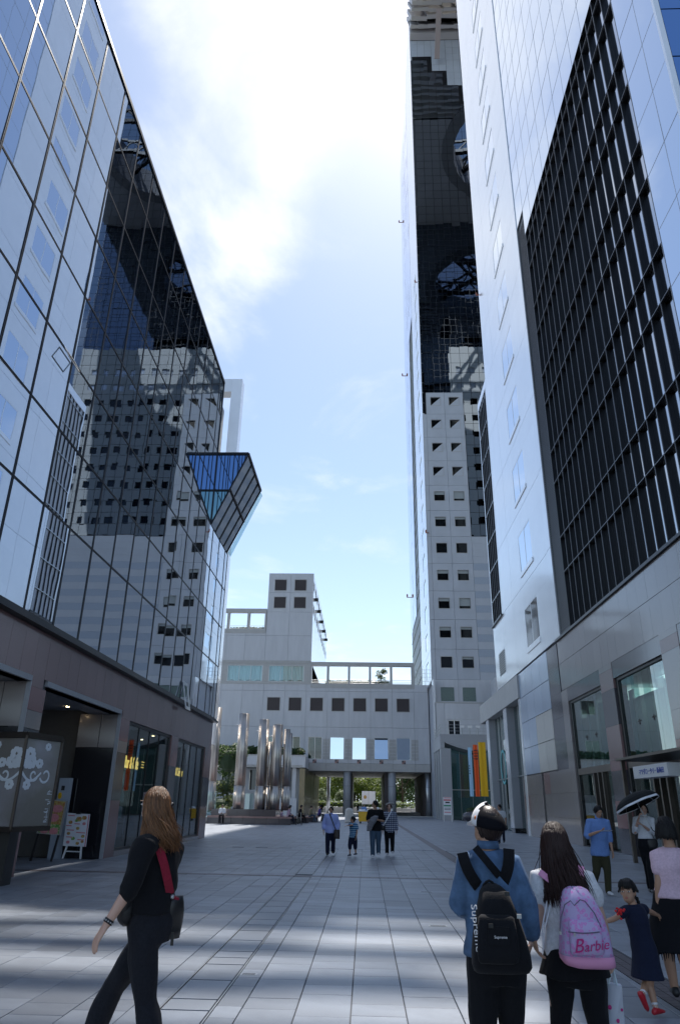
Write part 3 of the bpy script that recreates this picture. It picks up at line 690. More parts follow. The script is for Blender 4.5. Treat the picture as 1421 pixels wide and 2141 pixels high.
add('panel_backing', slab(MB(), wr, 39.0, 47.3, 3.4, 9.7, -0.3, -0.11), Mt['joint'], nt_)
add('edge_pilaster', slab(MB(), wr, 46.82, 47.3, 0, 8.14, -0.3, 0.03), Mt['white_panel'], nt_)
# tall windows of the podium
for k, (y0, y1) in enumerate(((30.62, 35.8), (23.96, 28.98), (14.0, 22.5))):
    fr = add('podium_window', slab(MB(), wr, y0, y1, 0, 6.46, -0.22, -0.08, [(y0 + 0.10, y1 - 0.25, 0.05, 6.36)]), Mt['black_metal'], nt_)
    n = 4 if k < 2 else 6
    ys = [y0 + 0.10 + (y1 - 0.35 - y0) * q / n for q in range(n + 1)]
    for a, b in zip(ys[:-1], ys[1:]):
        put('pane', pane_mesh(b - a - 0.014, 3.08, Mt['teal_glass']), fr, (XR + 0.15, (a + b) / 2, 4.81))
        put('pane', pane_mesh(b - a - 0.014, 2.95, Mt['shop_glass']), fr, (XR + 0.15, (a + b) / 2, 1.6))
    for a in ys[1:-1]: add('glass_fin', slab(MB(), wr, a - 0.012, a + 0.012, 0.06, 6.35, -0.42, -0.16), Mt['teal_glass'], fr)
    add('door_header', slab(MB(), wr, y0 + 0.10, y1 - 0.25, 3.05, 3.32, -0.26, -0.06), Mt['bronze'], fr)
    for a in (ys[1], (ys[1] + ys[2]) / 2, ys[2]): add('door_post', slab(MB(), wr, a - 0.06, a + 0.06, 0.02, 3.05, -0.28, -0.02), Mt['bronze'], fr)
    for (yy, zz_) in ((y0 + 1.7, 4.6), (y0 + 3.1, 4.6)):
        mb = MB(); slab(mb, wr, yy - 0.02, yy + 0.28, zz_, zz_ + 0.05, -0.16, -0.13); slab(mb, wr, yy + 0.09, yy + 0.16, zz_ - 0.1, zz_ + 0.1, -0.16, -0.13); add('glass_clamp', mb, Mt['black_metal'], fr)
    add('room_wall', MB().box(XR + 3.0, XR + 3.15, y0, y1, 0, 6.5), Mt['interior_teal'], nt_)
    yy = y0 + 0.4
    while yy < y1 - 0.5:
        if random.random() < 0.75:
            mb = MB(); n_ = 7; pts = []
            for q in range(n_ + 1): pts.append((XR + 1.5 + 0.05 * (q % 2), yy + 0.11 * q))
            rs = [[V((x, y_, z)) for (x, y_) in pts] + [V((x + 0.01, y_, z)) for (x, y_) in reversed(pts)] for z in (3.3, 6.4)]
            mb.rings(rs); add('curtain', mb, Mt['curtain'], nt_)
        yy += 0.85
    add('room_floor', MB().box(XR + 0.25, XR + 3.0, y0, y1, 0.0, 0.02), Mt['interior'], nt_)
    add('ceiling_lamp', MB().box(XR + 1.6, XR + 2.6, y0 + 0.5, y1 - 0.5, 6.42, 6.46), Mt['lamp_cool'], nt_)  # unseen lamp panel, added to brighten the room behind the glass
# entrance canopy with sign over the second window
cnp = add('entrance_canopy', MB().prism([(XR - 0.02, 20.4, 3.10), (XR - 1.40, 20.4, 3.12), (XR - 1.40, 20.4, 3.20), (XR - 0.02, 20.4, 3.22)], (0, 5.4, 0)), Mt['bronze'], nt_)
for y in (20.5, 25.5): add('canopy_post', MB().box(XR - 1.30, XR - 1.18, y, y + 0.12, 0, 3.11), Mt['bronze'], cnp)
sgn = thing('shop_sign', 'white sign with blue Japanese lettering over the right-hand entrance', 'sign', (XR - 1.3, 24.5, 3.1))
sgA, sgB = atX(1322, 1604, XR - 1.36), atX(1393, 1596, XR - 1.36)
add('sign_box', MB().box(XR - 1.36, XR - 0.9, sgB.y, sgA.y, sgA.z - 0.36, sgA.z), Mt['white_paint'], sgn)

# ================================================================== low entrance block beyond the near tower
eb = thing('entrance_pavilion', 'low grey stone entrance pavilion with tall piers beside the near tower', 'building', (XR, 55, 0))
for (y0, y1) in ((51.5, 52.7), (59.2, 60.4)):
    for z0, z1 in ((0, 0.3), (0.3, 3.4), (3.4, 6.7), (6.7, 8.15)): add('pier_slab', slab(MB(), wr, y0, y1, z0 + 0.005, z1 - 0.005, -0.9, 0.02), Mt['granite_black' if z1 < 0.4 else 'stone_trim'], eb)
    add('pier_face', slab(MB(), wr, y0 + 0.03, y1, 0.31, 8.14, 0.021, 0.05), Mt['white_panel'], eb)
y = 46.7
for q in range(4):
    e = y + 4.05; add('fascia_panel', slab(MB(), wr, y + 0.01, e - 0.01, 8.16, 9.62, -0.6, 0.12), Mt['concrete_trim'], eb); y = e
for (a, b) in ((47.3, 51.5), (52.7, 59.2)):
    n = 3 if b < 52 else 5
    for q in range(n):
        y0 = a + (b - a) * q / n; y1 = a + (b - a) * (q + 1) / n
        put('pane', pane_mesh(y1 - y0 - 0.02, 4.55, Mt['teal_glass']), eb, (XR + 0.5, (y0 + y1) / 2, 5.85)); put('pane', pane_mesh(y1 - y0 - 0.02, 3.4, Mt['shop_glass']), eb, (XR + 0.5, (y0 + y1) / 2, 1.8))
        add('glazing_bar', slab(MB(), wr, y0 - 0.03, y0 + 0.03, 0, 8.1, -0.55, -0.44), Mt['steel'], eb)
    add('glazing_bar', slab(MB(), wr, a, b, 3.52, 3.58, -0.56, -0.42), Mt['steel'], eb)
add('end_pane', MB().box(XR + 0.3, 22, 62.4, 62.42, 0, 8.1), Mt['teal_glass'], eb)
add('back_wall', MB().box(XR + 4, XR + 4.2, 47, 62.3, 0, 8.1), Mt['interior_teal'], eb)
add('ceiling', MB().box(XR + 0.7, XR + 4.2, 46.8, 62.8, 8.12, 8.2), Mt['grey_panel'], eb)
add('roof_slab', MB().box(XR + 0.2, 22, 54.6, 62.85, 8.6, 9.5), Mt['concrete_trim'], eb)
rg = add('emblem_ring', MB(), Mt['steel'], eb) if False else None
mb = MB(); c = V((XR + 0.42, 56.6, 4.4))
mb.rings([[c + V((0, (0.95 + dr) * math.cos(t), (1.15 + dr) * math.sin(t))) + V((dx, 0, 0)) for dr, dx in ((-0.09, 0), (0.09, 0), (0.09, 0.03), (-0.09, 0.03))] for t in [2 * math.pi * q / 40 for q in range(40)]], closed=True)
add('emblem_ring', mb, mat('teal_print', (0.10, 0.42, 0.45), 0.5), eb)
mb = MB(); 
for y in (52.9, 54.0): 
    pass
rl = thing('roof_railing', 'thin steel railing on the roof of the stone pavilion', 'railing', (XR + 0.6, 52, 9.6))
for q in range(6): add('post', MB().limb([(XR + 0.3, 46.9 + q * 0.9, 9.62), (XR + 0.3, 46.9 + q * 0.9, 10.7)], [0.025, 0.025], 6, rounded=False), Mt['steel'], rl)
for z in (10.0, 10.35, 10.7): add('rail', MB().limb([(XR + 0.3, 46.9, z), (XR + 0.3, 51.4, z)], [0.022, 0.022], 6, rounded=False), Mt['steel'], rl)

# ================================================================== far tower
YT = 105.0; XT = 9.75
ft = thing('far_tower', 'tall far tower with dark mirror glass above grey panels and small windows', 'building', (XT, YT, 0))
wf_ = wall('S', YT); wt = wall('W', XT)
add('core', MB().box(XT + 0.4, 64, YT + 0.4, 150, 0, 172), Mt['grey_panel'], ft)
zf = [18.84 + 4.527 * k for k in range(12)]
xcols = [(9.75, 10.4), (10.4, 13.58), (13.58, 16.84)]
for j in range(11):
    z0, z1 = zf[j], zf[j + 1]
    for c, (x0, x1) in enumerate(xcols):
        if c == 0 and j > 9: continue
        g = 0.018
        if c == 0: add('wall_panel', slab(MB(), wf_, x0, x1 - g, z0 + g, z1 - g, -0.3, 0.0), Mt['grey_panel'], ft); continue
        wx0 = x0 + 0.80; wx1 = wx0 + 1.68; wz0, wz1 = z0 + 1.76, z0 + 3.40
        add('wall_panel', slab(MB(), wf_, x0 + g, x1 - g, z0 + g, z1 - g, -0.3, 0.0, [(wx0, wx1, wz0, wz1)]), Mt['grey_panel'], ft)
        fr = add('window', slab(MB(), wf_, wx0 - 0.06, wx1 + 0.06, wz0 - 0.06, wz1 + 0.06, -0.02, 0.03, [(wx0, wx1, wz0, wz1)]), Mt['concrete_trim'], ft)
        add('pane', slab(MB(), wf_, wx0, wx1, wz0, wz1, -0.26, -0.22), Mt['window_dark'], fr)
        if random.random() < 0.8 and j < 7: add('blind', slab(MB(), wf_, wx0 + 0.03, wx1 - 0.03, wz1 - random.choice((0.35, 0.45, 0.5, 1.2)), wz1, -0.21, -0.19), Mt['blind'], fr)
        if j > 6:
            mb = MB().prism([wf_(wx1, wz1 - 0.1, -0.19), wf_(wx1, wz0, -0.19), wf_(wx0 + 0.05, wz0, -0.19)], (0, -0.17, 0)); add('splayed_sill', mb, Mt['grey_panel'], fr)
        elif j < 1: pass
for q in range(20):                                    # striped panels at the right of the windows
    z0 = 18.84 + q * 1.132
    add('stripe_panel', slab(MB(), wf_, 16.86, 63.9, z0 + 0.006, z0 + 1.126, -0.3, -0.006), Mt['stripe_panel' if q % 2 and q < 16 else 'grey_panel'], ft)
# mirror curtain wall: hundreds of small panes, each a touch out of line
mb = MB()
def mpane(x0, x1, z0, z1):
    a, b = random.gauss(0, 0.0012), random.gauss(0, 0.0012); cx, cz = (x0 + x1) / 2, (z0 + z1) / 2
    mb.face([(x, YT - 0.02 + a * (x - cx) + b * (z - cz), z) for x, z in ((x0, z0), (x1, z0), (x1, z1), (x0, z1))])
gx = [9.75, 10.18] + [10.18 + 1.63 * k for k in range(1, 34)]; GZ = [41.5 + 2.07 * k for k in range(0, 59)]
for x0, x1 in zip(gx[:-1], gx[1:]):
    for z0, z1 in zip(GZ[:-1], GZ[1:]):
        if z1 < 69.0 and 10.3 < (x0 + x1) / 2 < 16.8: continue
        if z1 < 64.5 and (x0 + x1) / 2 < 10.3: continue
        st = 156.5 if x1 < 14.6 else (151.7 if x1 < 17.8 else (146.9 if x1 < 21 else (142 if x1 < 36 else 161)))
        if z1 > st + 0.4: continue
        mpane(max(x0, 16.86) + 0.03 if z0 < 67 and x0 > 14 else x0 + 0.03, x1 - 0.03, z0 + 0.03, z1 - 0.03)
tag(add('mirror_panes', mb, Mt['mirror_dark'], ft), kind='stuff')
mb = MB(); slab(mb, wf_, 9.75, 64, 68.6, 171, -0.3, -0.05); slab(mb, wf_, 16.9, 64, 41.5, 68.6, -0.3, -0.06); slab(mb, wf_, 9.75, 10.39, 64.2, 68.6, -0.3, -0.06); add('curtain_backing', mb, Mt['mullion'], ft)
for (x0, x1, zb) in ((9.75, 14.42, 156.6), (14.42, 17.6, 151.8), (17.6, 20.8, 147.0), (20.8, 36, 142)):   # stepped pale panels under the sky deck
    x = x0
    while x < x1 - 0.1:
        z = zb
        while z < 162:
            add('top_panel', slab(MB(), wf_, x + 0.02, min(x + 1.58, x1) - 0.02, z + 0.02, min(z + 2.07, 162) - 0.02, -0.1, 0.0), Mt['grey_panel'], ft); z += 2.07
        x += 1.58
# left (west) face: white edge with windows, black louvres, pale glass
for k in range(18):
    z0 = 18.84 + 4.527 * k
    add('edge_panel', slab(MB(), wt, YT + 0.02, 122.6, z0 + 0.02, z0 + 4.5, -0.3, 0.0, [(110, 114, z0 + 1.2, z0 + 3.6)]), Mt['white_panel'], ft)
    add('pane', slab(MB(), wt, 110, 114, z0 + 1.2, z0 + 3.6, -0.12, -0.06), Mt['window_sky'], ft)
add('edge_panel', slab(MB(), wt, YT + 0.02, 122.6, 18.84 + 18 * 4.527, 172, -0.3, 0.0), Mt['white_panel'], ft)
add('louver_block', slab(MB(), wt, 122.9, 147.5, 19, 35.4, -0.3, -0.1), Mt['black_metal'], ft)
add('louver_block', slab(MB(), wt, 122.9, 131.5, 35.4, 98, -0.3, -0.1), Mt['black_metal'], ft)
for q in range(30): add('louver_shelf', slab(MB(), wt, 122.9, 147.5 if q < 6 else 131.5, 20 + q * 2.6, 20.08 + q * 2.6, -0.1, 0.0), Mt['steel'], ft)
mb = MB()
for q in range(12):
    for r in range(62):
        y0, z0 = 122.9 + q * 2.25, 35.4 + r * 2.2
        if z0 < 98 and y0 < 131: continue
        a, b = random.gauss(0, 0.003), random.gauss(0, 0.003)
        mb.face([(XT + a * (y - y0) + b * (z - z0), y, z) for y, z in ((y0 + 0.02, z0 + 0.02), (y0 + 2.23, z0 + 0.02), (y0 + 2.23, z0 + 2.18), (y0 + 0.02, z0 + 2.18))])
tag(add('west_mirror_panes', mb, Mt['mirror_sky'], ft), kind='stuff')
for (px, py, dd) in ((867, 588, 1), (1004, 601, 0), (851, 784, 1), (890, 1112, 1), (841, 463, 1), (857, 1247, 1)):   # aircraft warning lamps on brackets
    if px == 1004: p = V((XR - 0.25, 50.0, atX(1004, 601, XR).z)); own = nt_
    elif px in (867, 890): p = atY(px, py, YT - 0.3); own = ft
    else: p = V((XT - 0.6, 150, atY(px, py, 150).z)); own = ft
    sx = 0.0075 * p.y
    mb = MB(); mb.limb([p, p + V((0, 0, 0.35 * sx))], [0.16 * sx, 0.14 * sx], 8); mb.box(p.x - 0.1 * sx, p.x + 0.6 * sx, p.y - 0.1, p.y + 0.1, p.z - 0.26 * sx, p.z - 0.16 * sx)
    add('warning_lamp', mb, mat('lamp_red', (0.30, 0.10, 0.06), 0.4) if 'lamp_red' not in MAT else MAT['lamp_red'], own)
# podium of the far tower: parapet, windows, door, railing
pd = thing('tower_podium', 'pale podium at the foot of the far tower with a balcony door', 'building', (XT, 103, 0))
YP = 103.0; wp = wall('S', YP)
a_ = lambda x, y: (830 + x / 5.948, 1200 + y / 5.948)
zA, zB = atY(*a_(500, 1605), YP).z, atY(*a_(470, 1310), YP).z
add('core', MB().box(XT + 0.5, 40, YP + 0.4, 104.6, 0, zA - 0.05), Mt['concrete'], pd)
d0, d1 = atY(*a_(628, 1815), YP), atY(*a_(795, 1990), YP)
w0, w1, w2, w3 = atY(*a_(540, 1410), YP + 1.9), atY(*a_(715, 1585), YP + 1.9), atY(*a_(812, 1410), YP + 1.9), atY(*a_(985, 1588), YP + 1.9)
wq = wall('S', YT - 0.05)
for (x0, x1, h) in ((9.75, 13.58, (w0.x, w1.x)), (13.58, 18.5, (w2.x, w3.x))):
    add('wall_panel', slab(MB(), wq, x0 + 0.01, x1 - 0.01, zA, 18.82, -0.3, 0.0, [(h[0], h[1], w1.z, w0.z)]), Mt['concrete'], pd)
    add('glass_block_window', slab(MB(), wq, h[0], h[1], w1.z, w0.z, -0.2, -0.1), mat('glass_block', (0.16, 0.21, 0.19), 0.25, var=0.25, scale=14) if 'glass_block' not in MAT else MAT['glass_block'], pd)
zc = atY(*a_(600, 1995), YP).z; zj = atY(*a_(600, 1810), YP).z
for (x0, x1, z0, z1) in ((9.9, 11.2, zc - 2.5, zA), (11.2, 16.3, zj, zA), (16.3, 20, zc - 2.5, zA)):
    add('wall_panel', slab(MB(), wp, x0 + 0.012, x1 - 0.012, z0, z1 - 0.012, -0.4, 0.0), Mt['concrete'], pd)
add('wall_panel', slab(MB(), wp, 11.2, 16.3, zc - 2.5, zj - 0.012, -0.4, 0.0, [(d0.x, d1.x, zc - 0.2, d0.z)]), Mt['concrete'], pd)
add('parapet_cap', slab(MB(), wp, 9.85, 20, zA, zA + 0.12, -1.8, 0.06), Mt['concrete_trim'], pd)
add('side_parapet', MB().box(9.72, 10.0, YP, YT - 0.1, zA - 9, zB), Mt['white_panel'], pd)
add('side_parapet', MB().box(18.3, 18.7, YP - 2, YT - 0.1, zA - 2, zB), Mt['concrete'], pd)
dr = add('balcony_door', slab(MB(), wp, d0.x, d1.x, zc - 0.2, d0.z, -0.3, -0.1, [(d0.x + 0.14, (d0.x + d1.x) / 2 - 0.07, zc, d0.z - 0.14), ((d0.x + d1.x) / 2 + 0.07, d1.x - 0.14, zc, d0.z - 0.14)]), Mt['white_paint'], pd)
add('pane', slab(MB(), wp, d0.x + 0.1, d1.x - 0.1, zc, d0.z - 0.1, -0.25, -0.2), Mt['window_dark'], dr)

# second entrance block with curved canopy in front of the podium
cb = thing('curved_canopy_entrance', 'grey stone entrance with curved canopy soffit at the foot of the far tower', 'building', (9.6, 95, 0))
YC = 93.0; wc = wall('S', YC); XC = 9.45
tl = atY(921, 1535, YC); rb = atY(1000, 1545, YC)
zt = tl.z; zs_ = zt - 1.55
add('fascia', MB().prism([(XC, YC, zt), (17.2, YC, zt), (17.2, YC, zt - 0.55)] + [(XC + 0.2 + (17.2 - XC - 0.2) * (1 - t), YC, zt - 0.85 - 1.2 * math.sin(math.pi * (t ** 0.8)) ** 0.9 * 0.95) for t in [q / 14 for q in range(15)]] + [(XC, YC, zt - 0.85)], (0, 5.0, 0)), Mt['stone_trim'], cb)
add('fascia_side', MB().box(XC - 0.03, XC + 0.5, YC + 0.05, 102.95, zt - 1.7, zt - 0.02), Mt['stone_trim'], cb)
for (y0, y1) in ((93.1, 94.6), (96.4, 97.6), (99.4, 100.6), (102.0, 102.9)):
    for z0, z1 in ((0, 3.6), (3.6, 7.2), (7.2, zt - 1.72)): add('pier_slab', MB().box(XC, XC + 1.25, y0, y1, z0 + 0.006, z1 - 0.006), Mt['stone_trim'], cb)
for (y0, y1) in ((94.6, 96.4), (97.6, 99.4), (100.6, 102.0)): add('pane', MB().box(XC + 0.6, XC + 0.62, y0, y1, 0, zt - 1.7), Mt['teal_glass'], cb)
for q in range(5): add('pane', MB().box(XC + 1.3 + q * 1.5, XC + 2.76 + q * 1.5, YC + 4.0, YC + 4.02, 3.6, zt - 1.0), Mt['teal_glass'], cb); add('pane', MB().box(XC + 1.3 + q * 1.5, XC + 2.76 + q * 1.5, YC + 4.0, YC + 4.02, 0, 3.5), Mt['shop_glass'], cb); add('glazing_bar', MB().box(XC + 1.26 + q * 1.5, XC + 1.30 + q * 1.5, YC + 3.97, YC + 4.05, 0, zt - 1.0), Mt['steel'], cb)
add('back_wall', MB().box(XC + 0.7, 20, YC + 8.0, YC + 8.2, 0, zt - 0.5), Mt['interior_teal'], cb)
add('floor', MB().box(XC + 0.7, 20, YC + 4.1, YC + 8.0, 0.0, 0.03), Mt['interior'], cb)
add('transom', MB().box(XC + 1.3, 17, YC + 3.96, YC + 4.06, 3.5, 3.6), Mt['steel'], cb)
for q in range(2): add('downlight', MB().box(13 + q * 2, 13.9 + q * 2, YC + 6.0, YC + 6.2, zt - 1.5, zt - 1.45), Mt['lamp_cool'], cb)
rl = thing('balcony_railing', 'steel railing with lamps along the curved canopy balcony', 'railing', (11, YC, zt))
for q in range(9): add('post', MB().limb([(XC + 0.1 + q * 0.9, YC + 0.1, zt), (XC + 0.1 + q * 0.9, YC + 0.1, zt + 1.15)], [0.025, 0.025], 6, rounded=False), Mt['steel'], rl)
for q in range(8): add('post', MB().limb([(XC + 0.1, YC + 0.1 + q * 1.2, zt), (XC + 0.1, YC + 0.1 + q * 1.2, zt + 1.15)], [0.03, 0.03], 6, rounded=False), Mt['steel'], rl)
for z in (0.4, 0.78, 1.15):
    add('rail', MB().limb([(XC + 0.1, YC + 0.1, zt + z), (17, YC + 0.1, zt + z)], [0.022, 0.022], 6, rounded=False), Mt['steel'], rl)
    add('rail', MB().limb([(XC + 0.1, YC + 0.1, zt + z), (XC + 0.1, YC + 9, zt + z)], [0.026, 0.026], 6, rounded=False), Mt['steel'], rl)
for q, x in enumerate((12.2, 13.2, 14.2)):
    sl = thing('floodlight', 'small white floodlight clamped to the curved balcony edge, ' + ('nearest the balcony door', 'middle of the three', 'nearest the stone pavilion')[q], 'floodlight', (x, YC - 0.1, zt), 'floodlights on the canopy balcony')
    add('bracket', MB().limb([(x, YC - 0.15, zt - 0.2), (x, YC - 0.15, zt + 0.8)], [0.05, 0.05], 6, rounded=False), Mt['steel'], sl)
    add('lamp_head', MB().box(x - 0.22, x + 0.28, YC - 0.4, YC + 0.05, zt + 0.75, zt + 1.05), Mt['white_paint'], sl)

# ================================================================== sky deck between the towers (seen in the mirror glass; shades the plaza)
sk = thing('sky_deck', 'dark underside of the sky deck bridging the two towers high above', 'sky bridge', (37, 78, 162))
ZS = 162.0; HC = V((38.2, 77.0)); HR = 15.4
n = 48
def ringpts(r, z): return [V((HC.x + r * math.cos(2 * math.pi * q / n), HC.y + r * math.sin(2 * math.pi * q / n), z)) for q in range(n)]
def clampr(p):                                        # from the hole out to the rectangle
    x0, x1, y0, y1 = 9.75, 64.2, 50.3, 104.9
    d = V((p.x - HC.x, p.y - HC.y)); t = 1e9
    if d.x > 1e-6: t = min(t, (x1 - HC.x) / d.x)
    if d.x < -1e-6: t = min(t, (x0 - HC.x) / d.x)
    if d.y > 1e-6: t = min(t, (y1 - HC.y) / d.y)
    if d.y < -1e-6: t = min(t, (y0 - HC.y) / d.y)
    return V((HC.x + d.x * t, HC.y + d.y * t, p.z))
SLY = 85.5                                            # north of this line added light-shaping slats replace the deck underside
inn = ringpts(HR + 2.9, ZS); 
mb = MB()
for q in range(n):
    j = (q + 1) % n; a, b = inn[q], inn[j]; c, d = clampr(b), clampr(a)
    quad = [a, b, c, d]
    if all(p.y < SLY or p.x > 27 for p in quad): mb.prism(quad, (0, 0, 8.0))
    else:
        cl = [V((p.x, min(p.y, SLY), p.z)) for p in quad]
        if max(p.y for p in cl) - min(p.y for p in cl) > 0.05 or max(p.x for p in cl) - min(p.x for p in cl) > 0.05: 
            if (cl[1] - cl[0]).cross(cl[3] - cl[0]).length > 0.05 or (cl[2] - cl[1]).cross(cl[3] - cl[1]).length > 0.05: mb.prism(cl, (0, 0, 8.0))
add('deck_soffit', mb, Mt['soffit'], sk)
mb = MB(); mb.rings([[ringpts(r, z)[q] for r, z in ((HR, ZS - 0.4), (HR + 3.0, ZS - 0.4), (HR + 3.0, ZS + 8), (HR, ZS + 8))] for q in range(n)], closed=True)
add('hole_rim', mb, mat('rim', (0.22, 0.21, 0.21), 0.5), sk)
# slats added by the far tower, tilted near the sun to streak the plaza
mb = MB(); y = SLY - 0.6; tdir = V((0, 1 / math.tan(R(62.3)), 1.0))
rs_ = random.Random(3)
while y < 103.0:
    w_ = rs_.uniform(0.5, 0.95)
    x = 9.75
    while x < 27:
        L = rs_.uniform(1.6, 4.5); e = min(x + L, 27.0); j = rs_.uniform(-0.15, 0.15); ww = w_ * rs_.uniform(0.85, 1.2)
        p0 = V((x, y + j, ZS)); poly = [p0, p0 + V((e - x - 0.0, rs_.uniform(-0.3, 0.3), 0)), p0 + V((e - x, ww + rs_.uniform(-.2, .2), 0)), p0 + V((0, ww, 0))]
        mb.prism(poly, tdir * 18.0); x = e
    y += w_ + rs_.uniform(0.75, 1.15)
mb.box(9.75, 27, 103.35, 104.9, ZS, ZS + 2)
add('sun_streak_slats', mb, Mt['soffit'], sk)
mb = MB()
for (p, q) in (((20, 92, 164), (50, 66, 167)), ((18, 84, 166), (54, 84, 164)), ((24, 63, 165), (52, 95, 166)), ((22, 70, 168), (56, 74, 166))):
    bar(mb, p, q, 1.0)
    for t in range(12):
        a = V(p) + (V(q) - V(p)) * (t / 12); b = V(p) + (V(q) - V(p)) * ((t + 1) / 12); bar(mb, a + V((0, 0, 0 if t % 2 else 4)), b + V((0, 0, 4 if t % 2 else 0)), 0.35)
    bar(mb, V(p) + V((0, 0, 4)), V(q) + V((0, 0, 4)), 0.6)
add('truss', mb, Mt['black_metal'], sk)
mb = MB(); bar(mb, atY(917, 17, 97), atY(913, 122, 103.8), 1.1, 0.6); add('support_beam', mb, mat('pink_beam', (0.30, 0.25, 0.24), 0.5), sk)
# ================================================================== arch building across the end of the plaza
YA = 115.0; wa = wall('S', YA)
ar = thing('passage_building', 'pale concrete building across the plaza with a colonnaded passage beneath', 'building', (0, YA, 0))
pitch = 3.465; XJ = [-9.63 + pitch * k for k in range(-5, 6)]      # vertical panel joints
XJ = [x for x in XJ if x < 8.5]; XE = 10.0
cellsx = list(zip([-29.0] + XJ, XJ + [XE]))
for (x0, x1) in cellsx:
    if x1 < -25.5: continue
    x0 = max(x0, -25.5)
    cx = (x0 + x1) / 2; g = 0.014; full = abs((x1 - x0) - pitch) < 0.05
    lw = [(x0 + 0.74, x0 + 2.72, 15.35, 17.35)] if full and x0 > -20 else []
    gw = [(x0 + 0.58, x0 + 2.76, 8.05, 11.36)] if full and x0 > -20 else []
    add('wall_panel', slab(MB(), wa, x0 + g, x1 - g, 12.86, 18.42, -0.35, 0.0, lw), Mt['concrete'], ar)
    add('wall_panel', slab(MB(), wa, x0 + g, x1 - g, 18.45, 19.58, -0.35, 0.0), Mt['concrete'], ar)
    add('wall_panel', slab(MB(), wa, x0 + g, x1 - g, 7.52, 12.83, -0.35, 0.0, gw), Mt['concrete'], ar)
    if x1 > -8.9: add('lintel_panel', slab(MB(), wa, max(x0, -8.84) + g, x1 - g, 6.36, 7.49, -0.35, 0.02), Mt['concrete_trim'], ar)
    for h in lw:
        fr = add('louver_window', slab(MB(), wa, h[0] - 0.09, h[1] + 0.09, h[2] - 0.09, h[3] + 0.09, -0.05, 0.05, [h]), Mt['concrete_trim'], ar)
        add('backing', slab(MB(), wa, h[0], h[1], h[2], h[3], -0.3, -0.2), Mt['louver'], fr)
        for q in range(12): add('slat', slab(MB(), wa, h[0], h[1], h[2] + 0.03 + q * 0.163, h[2] + 0.12 + q * 0.163, -0.19, -0.03), Mt['louver'], fr)
    for k, h in enumerate(gw):
        fr = add('window', slab(MB(), wa, h[0], h[1], h[2], h[3], -0.16, -0.02, [(h[0] + 0.06, h[1] - 0.06, h[2] + 0.06, h[3] - 0.06)]), Mt['steel'], ar)
        sky_ = x0 > -6.5
        if sky_: put('pane', MB().box(-1.04, 1.04, -0.01, 0.01, -1.6, 1.6).mesh('pane', [Mt['window_sky']]), fr, ((h[0] + h[1]) / 2, YA + 0.1, (h[2] + h[3]) / 2), ((R(-14), 0, 0.0) if 0.3 < x0 < 1.2 else (R(-0.6), 0, random.uniform(-0.05, 0.05))))
        else:
            add('pane', slab(MB(), wa, h[0] + 0.06, h[1] - 0.06, h[2] + 0.06, h[3] - 0.06, -0.1, -0.09), Mt['teal_glass'], fr)
            add('glazing_bar', slab(MB(), wa, (h[0] + h[1]) / 2 - 0.04, (h[0] + h[1]) / 2 + 0.04, h[2], h[3], -0.12, -0.04), Mt['steel'], fr)
            add('blind', slab(MB(), wa, h[0], h[1], h[2] + random.uniform(0.2, 1.6), h[3], -0.4, -0.38), Mt['blind'], fr)
            add('room', slab(MB(), wa, h[0] - 0.2, h[1] + 0.2, h[2] - 0.2, h[3] + 0.2, -1.5, -1.4), Mt['interior_teal'], fr)
        for j in range(6):                              # small square relief blocks between the windows
            for q in range(2):
                bx = h[1] + 0.16 + q * 0.55; bz = 7.75 + j * 0.52 + 0.3
                if bx + 0.5 < x1 + 0.75 and x0 > -13: add('relief_block', slab(MB(), wa, bx, bx + 0.49, bz, bz + 0.45, 0.0, 0.05), Mt['concrete_trim'], ar)
        if x0 > -10:
            bx = (h[0] + h[1]) / 2 - 0.3
            for q in range(4): add('colour_tile', slab(MB(), wa, bx + (q % 2) * 0.3 + 0.01, bx + (q % 2) * 0.3 + 0.29, 7.48 + (q // 2) * 0.27 - 0.02, 7.73 + (q // 2) * 0.27, 0.0, 0.03), mat('pink_tile', (0.33, 0.18, 0.16), 0.5) if 'pink_tile' not in MAT else (MAT['pink_tile'] if q in (0, 3) else Mt['purple_tile']), ar)
add('joint_backing', slab(MB(), wa, -25.4, XE - 0.05, 6.4, 19.5, -0.5, -0.36, [(x0 + 0.5, x0 + 2.85, 7.9, 11.5) for x0, x1 in cellsx if x0 > -20 and x1 < 9]), Mt['joint'], ar)
